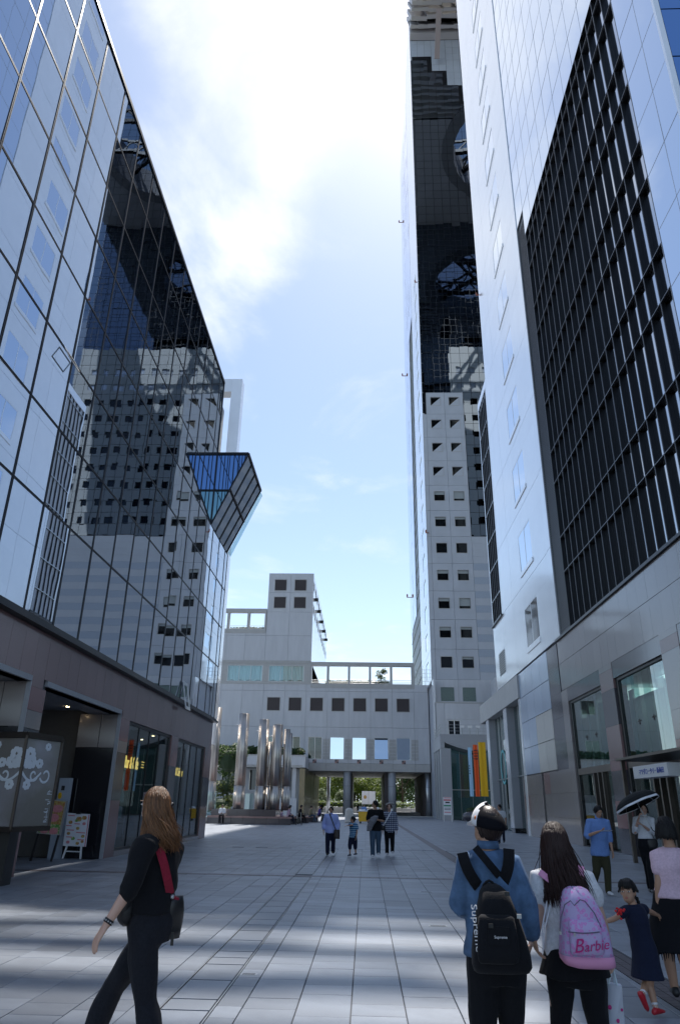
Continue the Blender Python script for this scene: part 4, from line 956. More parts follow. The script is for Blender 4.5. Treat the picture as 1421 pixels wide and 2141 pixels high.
# upper left: curtained windows, pergola frames, the louvred tower
add('attic_wall', slab(MB(), wa, -25.5, -8.95, 19.62, 23.25, -0.35, -0.02, [(-22.72, -16.92, 19.9, 22.5), (-15.9, -10.1, 19.9, 22.5)]), Mt['concrete_trim'], ar)
add('attic_band', slab(MB(), wa, -25.5, -8.97, 22.9, 23.3, -0.3, 0.04), Mt['concrete_trim'], ar)
add('attic_band', slab(MB(), wa, -25.5, -8.9, 19.5, 19.85, -0.3, 0.05), Mt['concrete_trim'], ar)
for (u0, u1) in ((-22.72, -16.92), (-15.9, -10.1)):
    fr = add('wide_window', slab(MB(), wa, u0, u1, 19.9, 22.5, -0.2, -0.06, [(u0 + 0.06 + q * (u1 - u0 - 0.12) / 3 + 0.03, u0 + 0.06 + (q + 1) * (u1 - u0 - 0.12) / 3 - 0.03, 19.96, 22.44) for q in range(3)]), Mt['steel'], ar)
    for q in range(3):
        a = u0 + 0.06 + q * (u1 - u0 - 0.12) / 3; add('pane', slab(MB(), wa, a + 0.03, a + (u1 - u0 - 0.12) / 3 - 0.03, 19.96, 22.44, -0.13, -0.12), Mt['clear_glass'], fr)
    mb = MB(); pts = [(u0 + (u1 - u0) * q / 48, YA + 0.45 + 0.09 * math.sin(q * 1.7) + 0.04 * math.sin(q * 0.7)) for q in range(49)]
    sc = [0.28 * abs(math.sin(q * math.pi / 12)) for q in range(49)]
    for q in range(48):
        (x0, y0), (x1, y1) = pts[q], pts[q + 1]; mb.face([(x0, y0, 19.95 + sc[q]), (x1, y1, 19.95 + sc[q + 1]), (x1, y1, 22.5), (x0, y0, 22.5)])
    add('curtain', mb, mat('curtain_white', (0.55, 0.62, 0.66), 0.8) if 'curtain_white' not in MAT else MAT['curtain_white'], ar)
    add('room', slab(MB(), wa, u0, u1, 19.7, 22.7, -2.4, -2.3), Mt['interior_teal'], ar)
g = 0.014
for (x0, x1) in ((-25.5, -23.25), (-23.25, -20.13), (-20.13, -16.7), (-16.7, -12.9), (-12.9, -8.97)):
    for (z0, z1) in ((23.3, 27.45), (27.45, 28.2 if x1 < -16.6 else 31.5)):
        add('wall_panel', slab(MB(), wa, x0 + g, x1 - g, z0 + g, z1 - g, -0.35, 0.0), Mt['concrete'], ar)
for (x0, x1) in ((-16.7, -12.9), (-12.9, -8.97)):
    h = [(x0 + (1.1 if x0 < -14 else 0.72), x0 + (3.05 if x0 < -14 else 2.66), z, z + 1.9) for z in (32.2, 35.28)]
    for z0, z1, hh in ((31.5, 34.9, [h[0]]), (34.9, 38.36, [h[1]])):
        add('wall_panel', slab(MB(), wa, x0 + g, x1 - g, z0 + g, z1 - g, -0.35, 0.0, hh), Mt['concrete'], ar)
    for q in h:
        fr = add('louver_window', slab(MB(), wa, q[0] - 0.09, q[1] + 0.09, q[2] - 0.09, q[3] + 0.09, -0.05, 0.05, [q]), Mt['concrete_trim'], ar)
        add('backing', slab(MB(), wa, q[0], q[1], q[2], q[3], -0.3, -0.2), Mt['louver'], fr)
        for s_ in range(11): add('slat', slab(MB(), wa, q[0], q[1], q[2] + 0.04 + s_ * 0.17, q[2] + 0.13 + s_ * 0.17, -0.19, -0.03), Mt['louver'], fr)
mb = MB(); mb.box(-16.6, -9.35, YA + 0.36, 158, 23.2, 38.2); mb.box(-25.4, -9.35, YA + 0.52, 158, 7.6, 19.5); mb.box(-25.4, -16.8, YA + 0.5, 140, 23.2, 28.1); mb.box(-25.4, -9.0, YA + 3, 150, 19.5, 23.2); mb.box(-9.4, 10.3, YA + 1.6, 140, 6.6, 19.3)
add('core', mb, Mt['grey_panel'], ar)
we = wall('E', -9.0)                                   # sunlit right flank of the tower with its window grid
y = YA
while y < 157:
    add('flank_panel', slab(MB(), we, y + (0.37 if y == YA else 0.02), y + 4.28, 19.6, 38.36, -0.34, 0.0, [(y + 0.9, y + 3.4, z, z + 1.7) for z in (31.5, 35.6)]), Mt['white_panel'], ar)
    for z in (31.5, 35.6): add('flank_window', slab(MB(), we, y + 0.9, y + 3.4, z, z + 1.7, -0.2, -0.12), Mt['louver'], ar)
    y += 4.3
for q in range(5): add('flank_lamp', MB().box(-8.98, -8.3, 118 + q * 8, 118.5 + q * 8, 34.3, 34.8), Mt['black_metal'], ar)
def pergola(nm, label, x0, x1, z0, z1, posts, top):
    t = thing(nm, label, 'pergola', ((x0 + x1) / 2, YA, z0))
    add('beam', slab(MB(), wa, x0, x1, z1 - top, z1, -0.75, 0.05), Mt['concrete_trim'], t); add('base', slab(MB(), wa, x0, x1, z0 - 0.7, z0, -0.75, 0.06), Mt['concrete_trim'], t)
    for a, b in posts: add('post', slab(MB(), wa, a, b, z0, z1 - top, -0.7, 0.045), Mt['concrete_trim'], t)
    for z in (0.25, 0.5, 0.75): add('rail', MB().limb([(x0, YA + 0.9, z0 + z), (x1, YA + 0.9, z0 + z)], [0.03, 0.03], 6, rounded=False), Mt['steel'], t)
    return t
pergola('roof_pergola', 'pale concrete pergola frame along the roof terrace over the passage', -8.93, 7.86, 19.65, 23.14, [(-9.0 + 0.06, -8.85), (-6.37, -5.98), (-2.92, -2.56), (0.5, 0.86), (3.93, 4.31), (7.38, 7.87)], 0.62)
pergola('upper_pergola', 'small concrete pergola on the upper left roof beside the louvred tower', -25.5, -16.75, 28.55, 32.05, [(-25.5, -23.3 - 0.7), (-23.41, -23.03), (-20.0, -19.58), (-17.05, -16.76)], 0.66)
rl = thing('terrace_railing', 'steel railing at the right end of the roof terrace by the far tower', 'railing', (9, 114, 19.6))
for q in range(5): add('post', MB().limb([(7.95 + q * 0.42, YA + 1, 19.6), (7.95 + q * 0.42, YA + 1, 22.2)], [0.03, 0.03], 6, rounded=False), Mt['steel'], rl)
for z in (20.3, 21.0, 21.6, 22.2): add('rail', MB().limb([(7.9, YA + 1, z), (9.75, YA + 1, z)], [0.026, 0.026], 6, rounded=False), Mt['steel'], rl)
# passage: ceiling, side walls, round columns, inner walls
add('passage_ceiling', MB().box(-8.8, 10.3, YA + 0.36, 142, 6.34, 6.5), Mt['concrete_trim'], ar)
for q in range(8):
    for j in range(9): add('ceiling_lamp', MB().box(-7.9 + q * 2.25, -7.75 + q * 2.25, 117 + j * 2.8, 117.3 + j * 2.8, 6.33, 6.338), Mt['black_metal'], ar)
add('passage_wall', MB().box(-9.6, -8.83, YA - 6.9, 142, 0, 6.33), mat('brass_wall', (0.20, 0.17, 0.11), 0.3, 0.5, var=0.2, scale=0.8), ar)
for y in (121, 127, 133, 139): add('wall_joint', MB().box(-8.828, -8.81, y, y + 0.08, 0, 6.3), Mt['black_metal'], ar)
for (x0, x1) in ((-3.35, -2.25), (2.95, 4.5)): add('inner_wall', MB().box(x0, x1, YA + 3.2, 141, 0, 6.33), Mt['louver'], ar)
for q in range(9): add('side_fin', MB().box(9.2, 10.2, YA + 2 + q * 2.9, YA + 3.0 + q * 2.9, 0, 6.33), Mt['louver'], ar)
for q in range(7): add('side_pane', MB().box(9.9, 9.93, YA + 3.1 + q * 2.9, YA + 4.8 + q * 2.9, 0, 6.3), Mt['teal_glass'], ar)
for (x, r) in ((-2.87, 0.6), (4.07, 0.6), (9.55, 0.38)):
    add('column', MB().limb([(x, YA + 0.75, 0), (x, YA + 0.75, 6.33)], [r, r], 24, rounded=False), Mt['stone_trim' if r > .5 else 'steel'], ar, True)
    for z in (2.1, 4.2): add('column_joint', MB().limb([(x, YA + 0.75, z), (x, YA + 0.75, z + 0.03)], [r + 0.004, r + 0.004], 24, rounded=False), Mt['joint'], ar, True)
add('column', MB().limb([(-7.05, 142, 0), (-7.05, 142, 6.33)], [0.35, 0.35], 16, rounded=False), Mt['white_panel'], ar, True)
add('passage_step', MB().box(-9.5, 12, YA - 0.6, YA + 0.25, 0, 0.12), Mt['concrete_trim'], ar)
for q in range(3): add('stair', MB().box(5.2, 9.1, 126 + q * 0.5, 141, q * 0.16, 0.16 + q * 0.16), Mt['concrete_trim'], ar)
for z in (0.9, 1.3): add('stair_rail', MB().limb([(6.2, 136, z + 0.4), (9.0, 136, z + 0.4)], [0.04, 0.04], 6, rounded=False), Mt['steel'], ar)
# planter terrace on the left in front of the passage building
pt = thing('planter_terrace', 'low pale terrace with planted top and slim columns left of the passage', 'terrace', (-17, 109, 0))
YB = 108.0; wb = wall('S', YB)
xs = [-26, -23.2, -20.1, -16.9, -13.6, -11.2, -8.85]
for a, b in zip(xs[:-1], xs[1:]):
    add('fascia_panel', slab(MB(), wb, a + 0.012, b - 0.012, 6.75, 8.0, -0.5, 0.0), Mt['concrete'], pt); add('fascia_lip', slab(MB(), wb, a, b, 8.0, 8.18, -0.6, 0.06), Mt['concrete_trim'], pt)
    add('fascia_step', slab(MB(), wb, a, b, 6.45, 6.74, -0.5, -0.12), Mt['concrete_trim'], pt)
add('side_fascia', MB().box(-9.2, -8.84, YB + 0.02, YA - 0.02, 6.5, 8.1), Mt['concrete'], pt)
add('terrace_slab', MB().box(-26, -8.9, YB + 0.5, YA, 6.5, 7.6), Mt['concrete_trim'], pt)
for x in (-22.8, -18.3, -14.4, -10.7): add('column', slab(MB(), wb, x, x + 0.55, 0, 6.44, -1.3, -0.75), Mt['concrete'], pt)
add('back_wall', slab(MB(), wb, -26, -9.6, 0, 6.4, -4.2, -4.0, [(x, x + 2.2, 3.4, 6.2) for x in (-21.8, -17.5, -13.4)]), Mt['concrete'], pt)
for x in (-21.8, -17.5, -13.4): add('dark_window', slab(MB(), wb, x, x + 2.2, 3.4, 6.2, -4.4, -4.3), Mt['window_dark'], pt)
add('low_wall', slab(MB(), wb, -15.5, -9.9, 0, 2.3, -0.6, -0.2), Mt['concrete'], pt)
add('planting_soil', MB().box(-25.8, -9.3, YB + 0.6, YB + 3, 7.6, 8.0), Mt['soil'], pt)

# ================================================================== plants
def leaves(mb, c, rx, ry, rz, n, size, shell=0.55, rnd=random):
    for _ in range(n):
        while True:
            p = V((rnd.uniform(-1, 1), rnd.uniform(-1, 1), rnd.uniform(-1, 1)))
            if shell < p.length <= 1 or (p.length <= 1 and rnd.random() < 0.25): break
        q = V((c[0] + p.x * rx, c[1] + p.y * ry, c[2] + p.z * rz)); s = size * rnd.uniform(0.6, 1.3)
        d = V((rnd.gauss(0, 1), rnd.gauss(0, 1), rnd.gauss(0, 0.7))).normalized(); e = d.orthogonal().normalized() * s * 0.42; d = d * s
        mb.face([q - d * 0.5, q + e * 0.9, q + d * 0.55, q - e * 0.9])
def hedge(nm, label, x0, x1, y0, y1, z0, z1, m, n, size, group=None):
    t = thing(nm, label, 'hedge', ((x0 + x1) / 2, (y0 + y1) / 2, z0), group)
    mb = MB(); k = max(3, int((x1 - x0) / 1.2))
    for q in range(k):
        cx = x0 + (x1 - x0) * (q + 0.5) / k; leaves(mb, (cx, (y0 + y1) / 2, (z0 + z1) / 2), (x1 - x0) / k * 0.75, (y1 - y0) / 2, (z1 - z0) / 2 * random.uniform(0.85, 1.15), n // k, size)
    add('foliage', mb, Mt[m], t)
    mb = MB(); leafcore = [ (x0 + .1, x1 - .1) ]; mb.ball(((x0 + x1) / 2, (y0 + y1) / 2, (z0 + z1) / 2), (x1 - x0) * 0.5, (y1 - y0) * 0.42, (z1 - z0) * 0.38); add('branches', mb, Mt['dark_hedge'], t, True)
    return t
hedge('planter_hedge', 'dark green hedge trailing over the planter terrace, left of the tallest pipes', -25, -15.2, YB + 0.1, YB + 2.6, 7.9, 9.6, 'leaf_dark', 2600, 0.3, 'hedges on the planter terrace')
hedge('planter_hedge', 'green hedge clump at the right end of the planter terrace', -14.6, -9.3, YB + 0.0, YB + 2.4, 7.8, 9.4, 'leaf_dark', 1800, 0.3, 'hedges on the planter terrace')
hedge('terrace_shrub', 'low shrubs behind the roof terrace pergola', -6.5, 4.0, YA + 1.3, YA + 2.6, 19.7, 20.6, 'leaf_dark', 1200, 0.25)
hedge('terrace_shrub', 'low shrubs behind the upper left pergola', -23.0, -17.2, YA + 1.3, YA + 2.6, 28.6, 29.3, 'leaf_dark', 700, 0.25)
def tree(nm, label, x, y, h, cz, cr, crz, m, n, size, group=None, lean=0.0, rnd=random, tr=None):
    t = thing(nm, label, 'tree', (x, y, 0), group); tr = tr or h * 0.022; mb = MB()
    top = V((x + lean, y, cz + crz * 0.3)); mid = V((x + lean * 0.4 + rnd.uniform(-.2, .2), y, cz - crz * 0.6))
    mb.limb([(x, y, -0.05), mid, top], [tr * 1.3, tr, tr * 0.35], 8)
    blobs = []
    for q in range(11):
        a = rnd.uniform(0, 6.28); rr = cr * rnd.uniform(0.35, 0.8); p = V((x + lean + rr * math.cos(a), y + rr * math.sin(a), cz + crz * rnd.uniform(-0.7, 0.75)))
        mb.limb([mid + (top - mid) * rnd.uniform(0, 0.6), p], [tr * 0.4, tr * 0.12], 5); blobs.append(p)
    add('trunk', mb, Mt['bark'], t, True); mb = MB()
    for p in blobs: k = rnd.uniform(0.32, 0.5); leaves(mb, p, cr * k * 1.15, cr * k * 1.15, crz * k * 1.05, int(n * 2.2) // 11, size * 1.15, 0.3, rnd)
    add('crown', mb, Mt[m], t); return t
rt = random.Random(11)
P_ = 'trees in the park beyond the passage'
tree('park_tree', 'bright leafy tree seen through the left bay of the passage', -8.5, 168, 11, 6.4, 5.2, 4.2, 'leaf_bright', 3400, 0.34, P_, rnd=rt)
tree('park_tree', 'dark trunked tree standing in the middle bay of the passage', -1.8, 172, 12, 6.6, 5.0, 4.0, 'leaf_bright', 3400, 0.34, P_, rnd=rt, tr=0.22)
tree('park_tree', 'bright tree at the right side of the middle passage bay', 3.2, 180, 12, 6.8, 4.6, 4.2, 'leaf_bright', 3000, 0.34, P_, rnd=rt)
tree('park_tree', 'dark green layered tree seen through the right passage bay', 8.2, 170, 12, 6.2, 4.2, 4.6, 'leaf_dark', 3000, 0.36, P_, rnd=rt)
for k, (x, y, nm_) in enumerate(((-14, 196, 'left'), (-3, 200, 'middle'), (7, 202, 'right'), (16, 200, 'far right'))):
    tree('background_tree', 'tall background tree far behind the passage, ' + nm_ + ' of the row', x, y, 14, 7.0, 6.5, 6.0, 'leaf_olive', 2600, 0.5, 'background trees', rnd=rt)
for k, (x, y) in enumerate(((-8.8, 160), (-5.4, 158))):
    tree('young_tree', ('small pale young tree by the left passage wall', 'small pale young tree beside the first passage column')[k], x, y, 4, 2.9, 1.3, 1.6, 'leaf_pale', 1200, 0.2, 'young trees', rnd=rt, tr=0.06)
hedge('park_hedge', 'clipped hedge along the park wall beyond the passage', -12, 10, 154, 156, 1.0, 2.3, 'leaf_bright', 3200, 0.28)
tag(add('park_wall', MB().box(-14, 14, 153, 153.4, 0, 1.05), Mt['concrete_trim']), 'low pale wall under the park hedge beyond the passage', 'wall')
gr = add('grass', MB().box(-120, 120, 153.4, 420, -0.03, 0.05), mat('grass', (0.08, 0.12, 0.03), 0.9, var=0.3, scale=1.5)); tag(gr, kind='structure')
tr_ = tree('terrace_tree', 'small thin tree on the roof terrace behind the pergola', 2.6, YA + 2.2, 2.5, 21.6, 1.0, 0.9, 'leaf_dark', 260, 0.2, rnd=rt, tr=0.05)
for o in [tr_] + list(tr_.children): pass
# the trunk of the terrace tree starts on the terrace, not on the ground
for ch in tr_.children:
    if ch.name.startswith('trunk'):
        for v in ch.data.vertices:
            if v.co.z < 19: v.co.z = 19.6
# shrubs left of the pipes
def shrub(label, x, y, z, r, rz, m, n, size):
    t = thing('shrub', label, 'shrub', (x, y, 0), 'shrubs beside the pipe fountain'); mb = MB()
    for q in range(6):
        a = rt.uniform(0, 6.28); p = V((x + r * 0.55 * math.cos(a), y + r * 0.4 * math.sin(a), z + rz * rt.uniform(-0.5, 0.5))); leaves(mb, p, r * 0.6, r * 0.6, rz * 0.55, n // 6, size, 0.45, rt)
    add('foliage', mb, Mt[m], t); mb = MB(); mb.limb([(x, y, 0), (x, y, z)], [0.12, 0.06], 6); 
    for q in range(4): mb.limb([(x, y, z * 0.5), (x + r * 0.5 * math.cos(q * 1.6), y + r * 0.5 * math.sin(q * 1.6), z)], [0.06, 0.03], 5)
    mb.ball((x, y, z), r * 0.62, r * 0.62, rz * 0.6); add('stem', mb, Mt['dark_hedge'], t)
shrub('tall dark shrub behind the single left pipe', -14.2, 77, 5.6, 1.7, 1.9, 'leaf_dark', 2400, 0.24)
shrub('yellowish green round shrub below the tall dark one', -13.9, 75, 3.1, 1.5, 1.1, 'leaf_olive', 1800, 0.2)
shrub('low green shrub behind the seated man', -14.1, 73.5, 1.4, 1.4, 0.9, 'leaf_olive', 1500, 0.2)

# ================================================================== stainless pipe fountain
ff = thing('fountain_basin', 'dark stone stepped basin and bench at the foot of the steel pipes', 'fountain', (-9.5, 63, 0))
def bxz(x0, x1, y0, y1, z0, z1, m): return add('basin_slab', MB().box(x0, x1, y0, y1, z0, z1), Mt[m], ff)
for q in range(7): bxz(-12.7 + q * 0.96 + 0.005, -11.74 + q * 0.96 - 0.005, 60.7, 66.5, 0.0, 0.46, 'granite_dark')
for q in range(7): bxz(-12.72 + q * 0.96, -11.73 + q * 0.96 if q < 6 else -5.93, 60.62, 66.6, 0.46, 0.60, 'granite')
for q in range(5): bxz(-12.6 + q * 1.06 + 0.004, -11.54 + q * 1.06 - 0.004, 61.6, 66, 0.605, 1.1, 'granite_dark')
pipes = [(-10.52, 8.72, 0.45), (-8.75, 8.25, 0.43), (-8.12, 6.45, 0.16), (-7.54, 7.85, 0.41), (-6.75, 7.5, 0.25), (-6.50, 7.17, 0.2)]
names = ['tallest steel pipe of the main fountain row, left end', 'second tall steel pipe from the left of the fountain row', 'short thin steel pipe between two tall fountain pipes', 'third tall steel pipe of the fountain row', 'slimmer steel pipe near the right end of the fountain row', 'last and lowest thin steel pipe at the right end of the row']
for (x, h, r), lb_ in zip(pipes, names):
    t = thing('steel_pipe', lb_, 'pipe', (x, 62, 1.05), 'polished steel pipes of the fountain')
    y = 62.3 if r > 0.3 else 62.5
    for a, b in ((1.05, 2.9), (2.92, h)):
        n = 40; mb = MB()
        rs = [[V((x + math.cos(2 * math.pi * q / n) * r * (1 + 0.045 * math.cos(7 * 2 * math.pi * q / n)), y + math.sin(2 * math.pi * q / n) * r * (1 + 0.045 * math.cos(7 * 2 * math.pi * q / n)), z)) for q in range(n)] for z in (a, (a + b) / 2, b)]
        mb.rings(rs); add('pipe_section', mb, Mt['stainless'], t, True)
    mb = MB().limb([(x - r - 0.14, y, h - 0.95), (x - r, y, h - 0.95)], [0.05, 0.05], 8); add('spout', mb, Mt['steel'], t)
t = thing('steel_pipe', 'separate polished steel pipe in a glass cuff by the glass block corner', 'pipe', (-12.8, 62, 0.3), 'polished steel pipes of the fountain')
for a, b in ((1.0, 3.2), (3.22, 9.17)):
    n = 40; mb = MB(); mb.rings([[V((-12.82 + math.cos(2 * math.pi * q / n) * 0.37 * (1 + 0.05 * math.cos(7 * 2 * math.pi * q / n)), 62 + math.sin(2 * math.pi * q / n) * 0.37 * (1 + 0.05 * math.cos(7 * 2 * math.pi * q / n)), z)) for q in range(n)] for z in (a, b)]); add('pipe_section', mb, Mt['stainless'], t, True)
add('glass_cuff', MB().limb([(-12.82, 62, 0.45), (-12.82, 62, 2.4)], [0.46, 0.46], 24, rounded=False), Mt['clear_glass'], t, True)
add('base', MB().limb([(-12.82, 62, 0.0), (-12.82, 62, 0.45)], [0.48, 0.48], 24, rounded=False), Mt['granite_grey'], t, True)
add('glass_panel', MB().box(-9.95, -9.25, 62.0, 62.02, 1.05, 2.3), Mt['clear_glass'], ff)

# ================================================================== banners, boards, street things
for k, (px0, px1, pyt, pyb, m, lb_) in enumerate(((977, 990, 1563, 1666, 'banner_blue', 'narrow pale blue banner hanging left of the orange one'), (988, 1003.5, 1557.5, 1666, 'banner_orange', 'orange banner with rows of small dark marks'), (999, 1021, 1552, 1666, 'banner_yellow', 'golden yellow banner hanging nearest the pavilion pier'))):
    Yb = 91.0 - k * 1.1; a, b = atY(px0, pyt, Yb), atY(px1, pyb, Yb)
    t = thing('banner', lb_, 'banner', (a.x, Yb, b.z), 'banners by the far entrance')
    mb = MB(); rs = []
    nx = 10
    for i in range(nx + 1):
        x = a.x + (b.x - a.x) * i / nx; rs.append((x, Yb + 0.05 * math.sin(i * 1.1 + k)))
    for i in range(nx):
        (x0, y0), (x1, y1) = rs[i], rs[i + 1]; mb.prism([(x0, y0, b.z), (x1, y1, b.z), (x1, y1, a.z), (x0, y0, a.z)], (0, 0.012, 0))
    add('cloth', mb, Mt[m], t)
    mb = MB().limb([(a.x - 0.1, Yb, a.z + 0.02), (b.x + 0.1, Yb, a.z + 0.02)], [0.03, 0.03], 6); add('rod', mb, Mt['steel'], t)
    if k < 2:
        for j in range(4):
            for q in range(3):
                x = a.x + (b.x - a.x) * (0.12 + 0.3 * q); z = a.z - (a.z - b.z) * ((0.10 + 0.055 * j) if k == 1 else (0.37 + 0.05 * j))
                if k == 0 and q != 0: continue
                add('mark', MB().box(x, x + 0.1, Yb - 0.07, Yb - 0.065, z - 0.16, z), Mt['ink'], t)
p = atZ(935, 1711.5); 
st = thing('info_board', 'white standing information board with red and green text in front of the stone piers', 'sign board', (8.9, 85, 0))
Yb = 85.0; a, b = atY(926, 1667, Yb), atY(944, 1705, Yb)
add('panel', MB().box(a.x, b.x, Yb, Yb + 0.05, b.z, a.z), Mt['paper'], st)
for x in (a.x, b.x): add('leg', MB().box(x - 0.03, x + 0.03, Yb, Yb + 0.06, 0, a.z), Mt['white_paint'], st)
W_ = b.x - a.x; H_ = a.z - b.z
for (f0, f1, g0, g1, m) in ((0.1, 0.95, 0.02, 0.07, 'pink_print'), (0.05, 0.95, 0.13, 0.2, 'red_print'), (0.25, 0.8, 0.26, 0.34, 'ink'), (0.05, 0.95, 0.44, 0.52, 'green_print'), (0.1, 0.9, 0.6, 0.63, 'ink'), (0.1, 0.9, 0.68, 0.71, 'ink'), (0.1, 0.9, 0.82, 0.87, 'pink_print')):
    add('print', MB().box(a.x + W_ * f0, a.x + W_ * f1, Yb - 0.006, Yb - 0.001, a.z - H_ * g1, a.z - H_ * g0), Mt[m], st)
pl = atZ(1000, 1714)
t = thing('stone_planter', 'long dark rounded stone planter before the far glass entrance', 'planter', (12.2, 80, 0)); mb = MB()
mb.loft([((10.2 + 0.42 * q, 80, 0.62), 0.52 * math.sin(math.pi * (q + 0.6) / 8.2) ** 0.5, 0.6 * math.sin(math.pi * (q + 0.6) / 8.2) ** 0.5) for q in range(8)], (0, 1, 0), (0, 0, 1)); add('body', mb, Mt['granite_dark'], t, True)
mb = MB(); leaves(mb, (11.7, 80, 1.25), 1.2, 0.4, 0.3, 300, 0.2); add('foliage', mb, Mt['leaf_dark'], t)
# bollard, yellow barrier
p = atZ(735, 1716); c = atY(733, 1703, 75)
t = thing('stone_bollard', 'round-topped pale stone bollard behind the walking family', 'bollard', (-1.55, 72, 0)); mb = MB()
prof = [(0.42, 0), (0.43, 0.1), (0.40, 0.14), (0.40, 0.95), (0.36, 1.12), (0.26, 1.24), (0.1, 1.3)]
mb.rings([[V((-1.55 + r * math.cos(2 * math.pi * q / 20), 72 + r * math.sin(2 * math.pi * q / 20), z)) for q in range(20)] for r, z in prof]); add('shaft', mb, Mt['concrete_trim'], t, True)
t = thing('yellow_barrier', 'yellow plastic cart behind the pointing boy', 'cart', (0.1, 70, 0))
x0 = -0.62
add('body', MB().prism([(x0, 69.6, 0.18), (x0 + 1.05, 69.6, 0.18), (x0 + 1.2, 69.6, 1.02), (x0 - 0.05, 69.6, 1.02)], (0, 0.7, 0)), Mt['yellow_plastic'], t)
add('rim', MB().box(x0 - 0.1, x0 + 1.25, 69.55, 70.35, 1.02, 1.09), Mt['white_paint'], t)
for dx in (0.15, 0.9): add('wheel', MB().limb([(x0 + dx, 69.62, 0.1), (x0 + dx, 69.7, 0.1)], [0.1, 0.1], 12, rounded=False), Mt['black_plastic'], t)
mb = MB()
for q in range(12): mb.ball((x0 + random.uniform(0.1, 1.0), 69.95 + random.uniform(-.2, .2), 1.12), 0.13, 0.13, 0.1, n=6, m=4)
add('contents', mb, Mt['paper'], t)
t = thing('park_board', 'white notice board in the park seen through the middle passage bay', 'notice board', (0.5, 150, 0))
for k, x in enumerate((-0.75, 0.62)): add('panel', MB().box(x, x + 1.3, 150, 150.1, 1.7, 4.1), Mt['paper'], t)
add('print', MB().ball((-0.1, 149.98, 3.0), 0.32, 0.02, 0.35), Mt['food_print'], t)
for x in (-0.7, 0.58, 1.85): add('post', MB().box(x, x + 0.08, 150.02, 150.12, 0, 4.15), Mt['steel'], t)
# glass lantern sign by the left pier
K = atX(57, 1539, -6.92); Rr = atX(130, 1554, -6.62); e1 = V((Rr.x - K.x, Rr.y - K.y, 0)); e2 = V((-e1.y, e1.x, 0)); zt_, zb_ = 2.80, 1.04
ln = thing('lantern_sign', 'large square glass lantern sign with white flower scrolls beside the left pier', 'sign', (K.x, K.y, 0))
cs = [V((K.x, K.y, 0)), V((K.x, K.y, 0)) + e1, V((K.x, K.y, 0)) + e1 + e2, V((K.x, K.y, 0)) + e2]
mat('lantern_glass', (0.20, 0.185, 0.165), 0.09, 0.0, coat=0.6, c2=(0.34, 0.33, 0.36), c2scale=0.7, c2lo=0.4, c2hi=0.65)
for q in range(4):
    a, b = cs[q], cs[(q + 1) % 4]; d = (b - a).normalized(); nn = V((d.y, -d.x, 0))
    add('side_panel', MB().prism([a + d * 0.04 + V((0, 0, zb_ + 0.05)), b - d * 0.04 + V((0, 0, zb_ + 0.05)), b - d * 0.04 + V((0, 0, zt_ - 0.05)), a + d * 0.04 + V((0, 0, zt_ - 0.05))], -nn * 0.02), Mt['lantern_glass'], ln)
    mb = MB(); bar(mb, a + V((0, 0, zt_)), b + V((0, 0, zt_)), 0.09); add('frame_bar', mb, Mt['bronze'], ln)
    mb = MB(); bar(mb, a + V((0, 0, zb_)), b + V((0, 0, zb_)), 0.09); add('frame_bar', mb, Mt['bronze'], ln)
    mb = MB(); bar(mb, a + V((0, 0, zb_)), a + V((0, 0, zt_)), 0.05); add('frame_bar', mb, Mt['bronze'], ln)
add('cap', MB().prism([p + V((0, 0, zt_ + 0.045)) for p in cs], (0, 0, 0.03)), Mt['bronze'], ln)
add('stand', MB().box(K.x - 0.65, K.x - 0.25, K.y + 0.55, K.y + 0.95, 0, zb_), Mt['black_plastic'], ln)
def on_face(q, u, v):                                  # point on lantern side q
    a, b = cs[q], cs[(q + 1) % 4]; d = (b - a).normalized(); nn = V((d.y, -d.x, 0)); return a + (b - a) * u + V((0, 0, v)) + nn * 0.008, d, nn
def scroll(q, pts, r0, r1):
    P = [on_face(q, u, v)[0] for u, v in pts]; nn = on_face(q, 0, 0)[2]; mb = MB(); k = len(P)
    mb.limb(P, [r0 + (r1 - r0) * i / (k - 1) for i in range(k)], 6, flat=(nn, 0.15)); return mb
def petalflower(q, u, v, s):
    mb = MB(); c, d, nn = on_face(q, u, v)
    for k in range(7):
        a = k * 0.9; mb.ball(c + d * s * 0.55 * math.cos(a) + V((0, 0, s * 0.5 * math.sin(a))), s * 0.42, 0.004, s * 0.38, d, nn, (0, 0, 1), 10, 5)
    return mb
mat('frosted', (0.62, 0.66, 0.70), 0.6)
for q in (0, 3):
    m_ = (lambda u: u) if q == 0 else (lambda u: 1 - u)
    sp = [(m_(0.02 + 0.5 * t + 0.0), 2.1 - 0.16 * math.sin(t * 3.1)) for t in [i / 10 for i in range(11)]]
    add('flower_print', scroll(q, sp, 0.028, 0.022), Mt['frosted'], ln)
    for (cu, cv, rr, dr) in ((0.66, 2.06, 0.16, 1), (0.34, 2.05, 0.12, -1)):
        add('flower_print', scroll(q, [(m_(cu + dr * (rr * (1 - t * 0.6)) / 1.1 * math.cos(3.6 + 5.2 * t)), cv + rr * (1 - t * 0.6) * math.sin(3.6 + 5.2 * t)) for t in [i / 12 for i in range(13)]], 0.024, 0.02), Mt['frosted'], ln)
    for (u, v, s) in ((0.16, 2.45, 0.17), (0.22, 2.30, 0.17), (0.12, 2.28, 0.14), (0.45, 2.28, 0.12), (0.2, 1.86, 0.12), (0.62, 2.62, 0.10)): add('flower_print', petalflower(q, m_(u), v, s), Mt['frosted'], ln)
rk = random.Random(5)
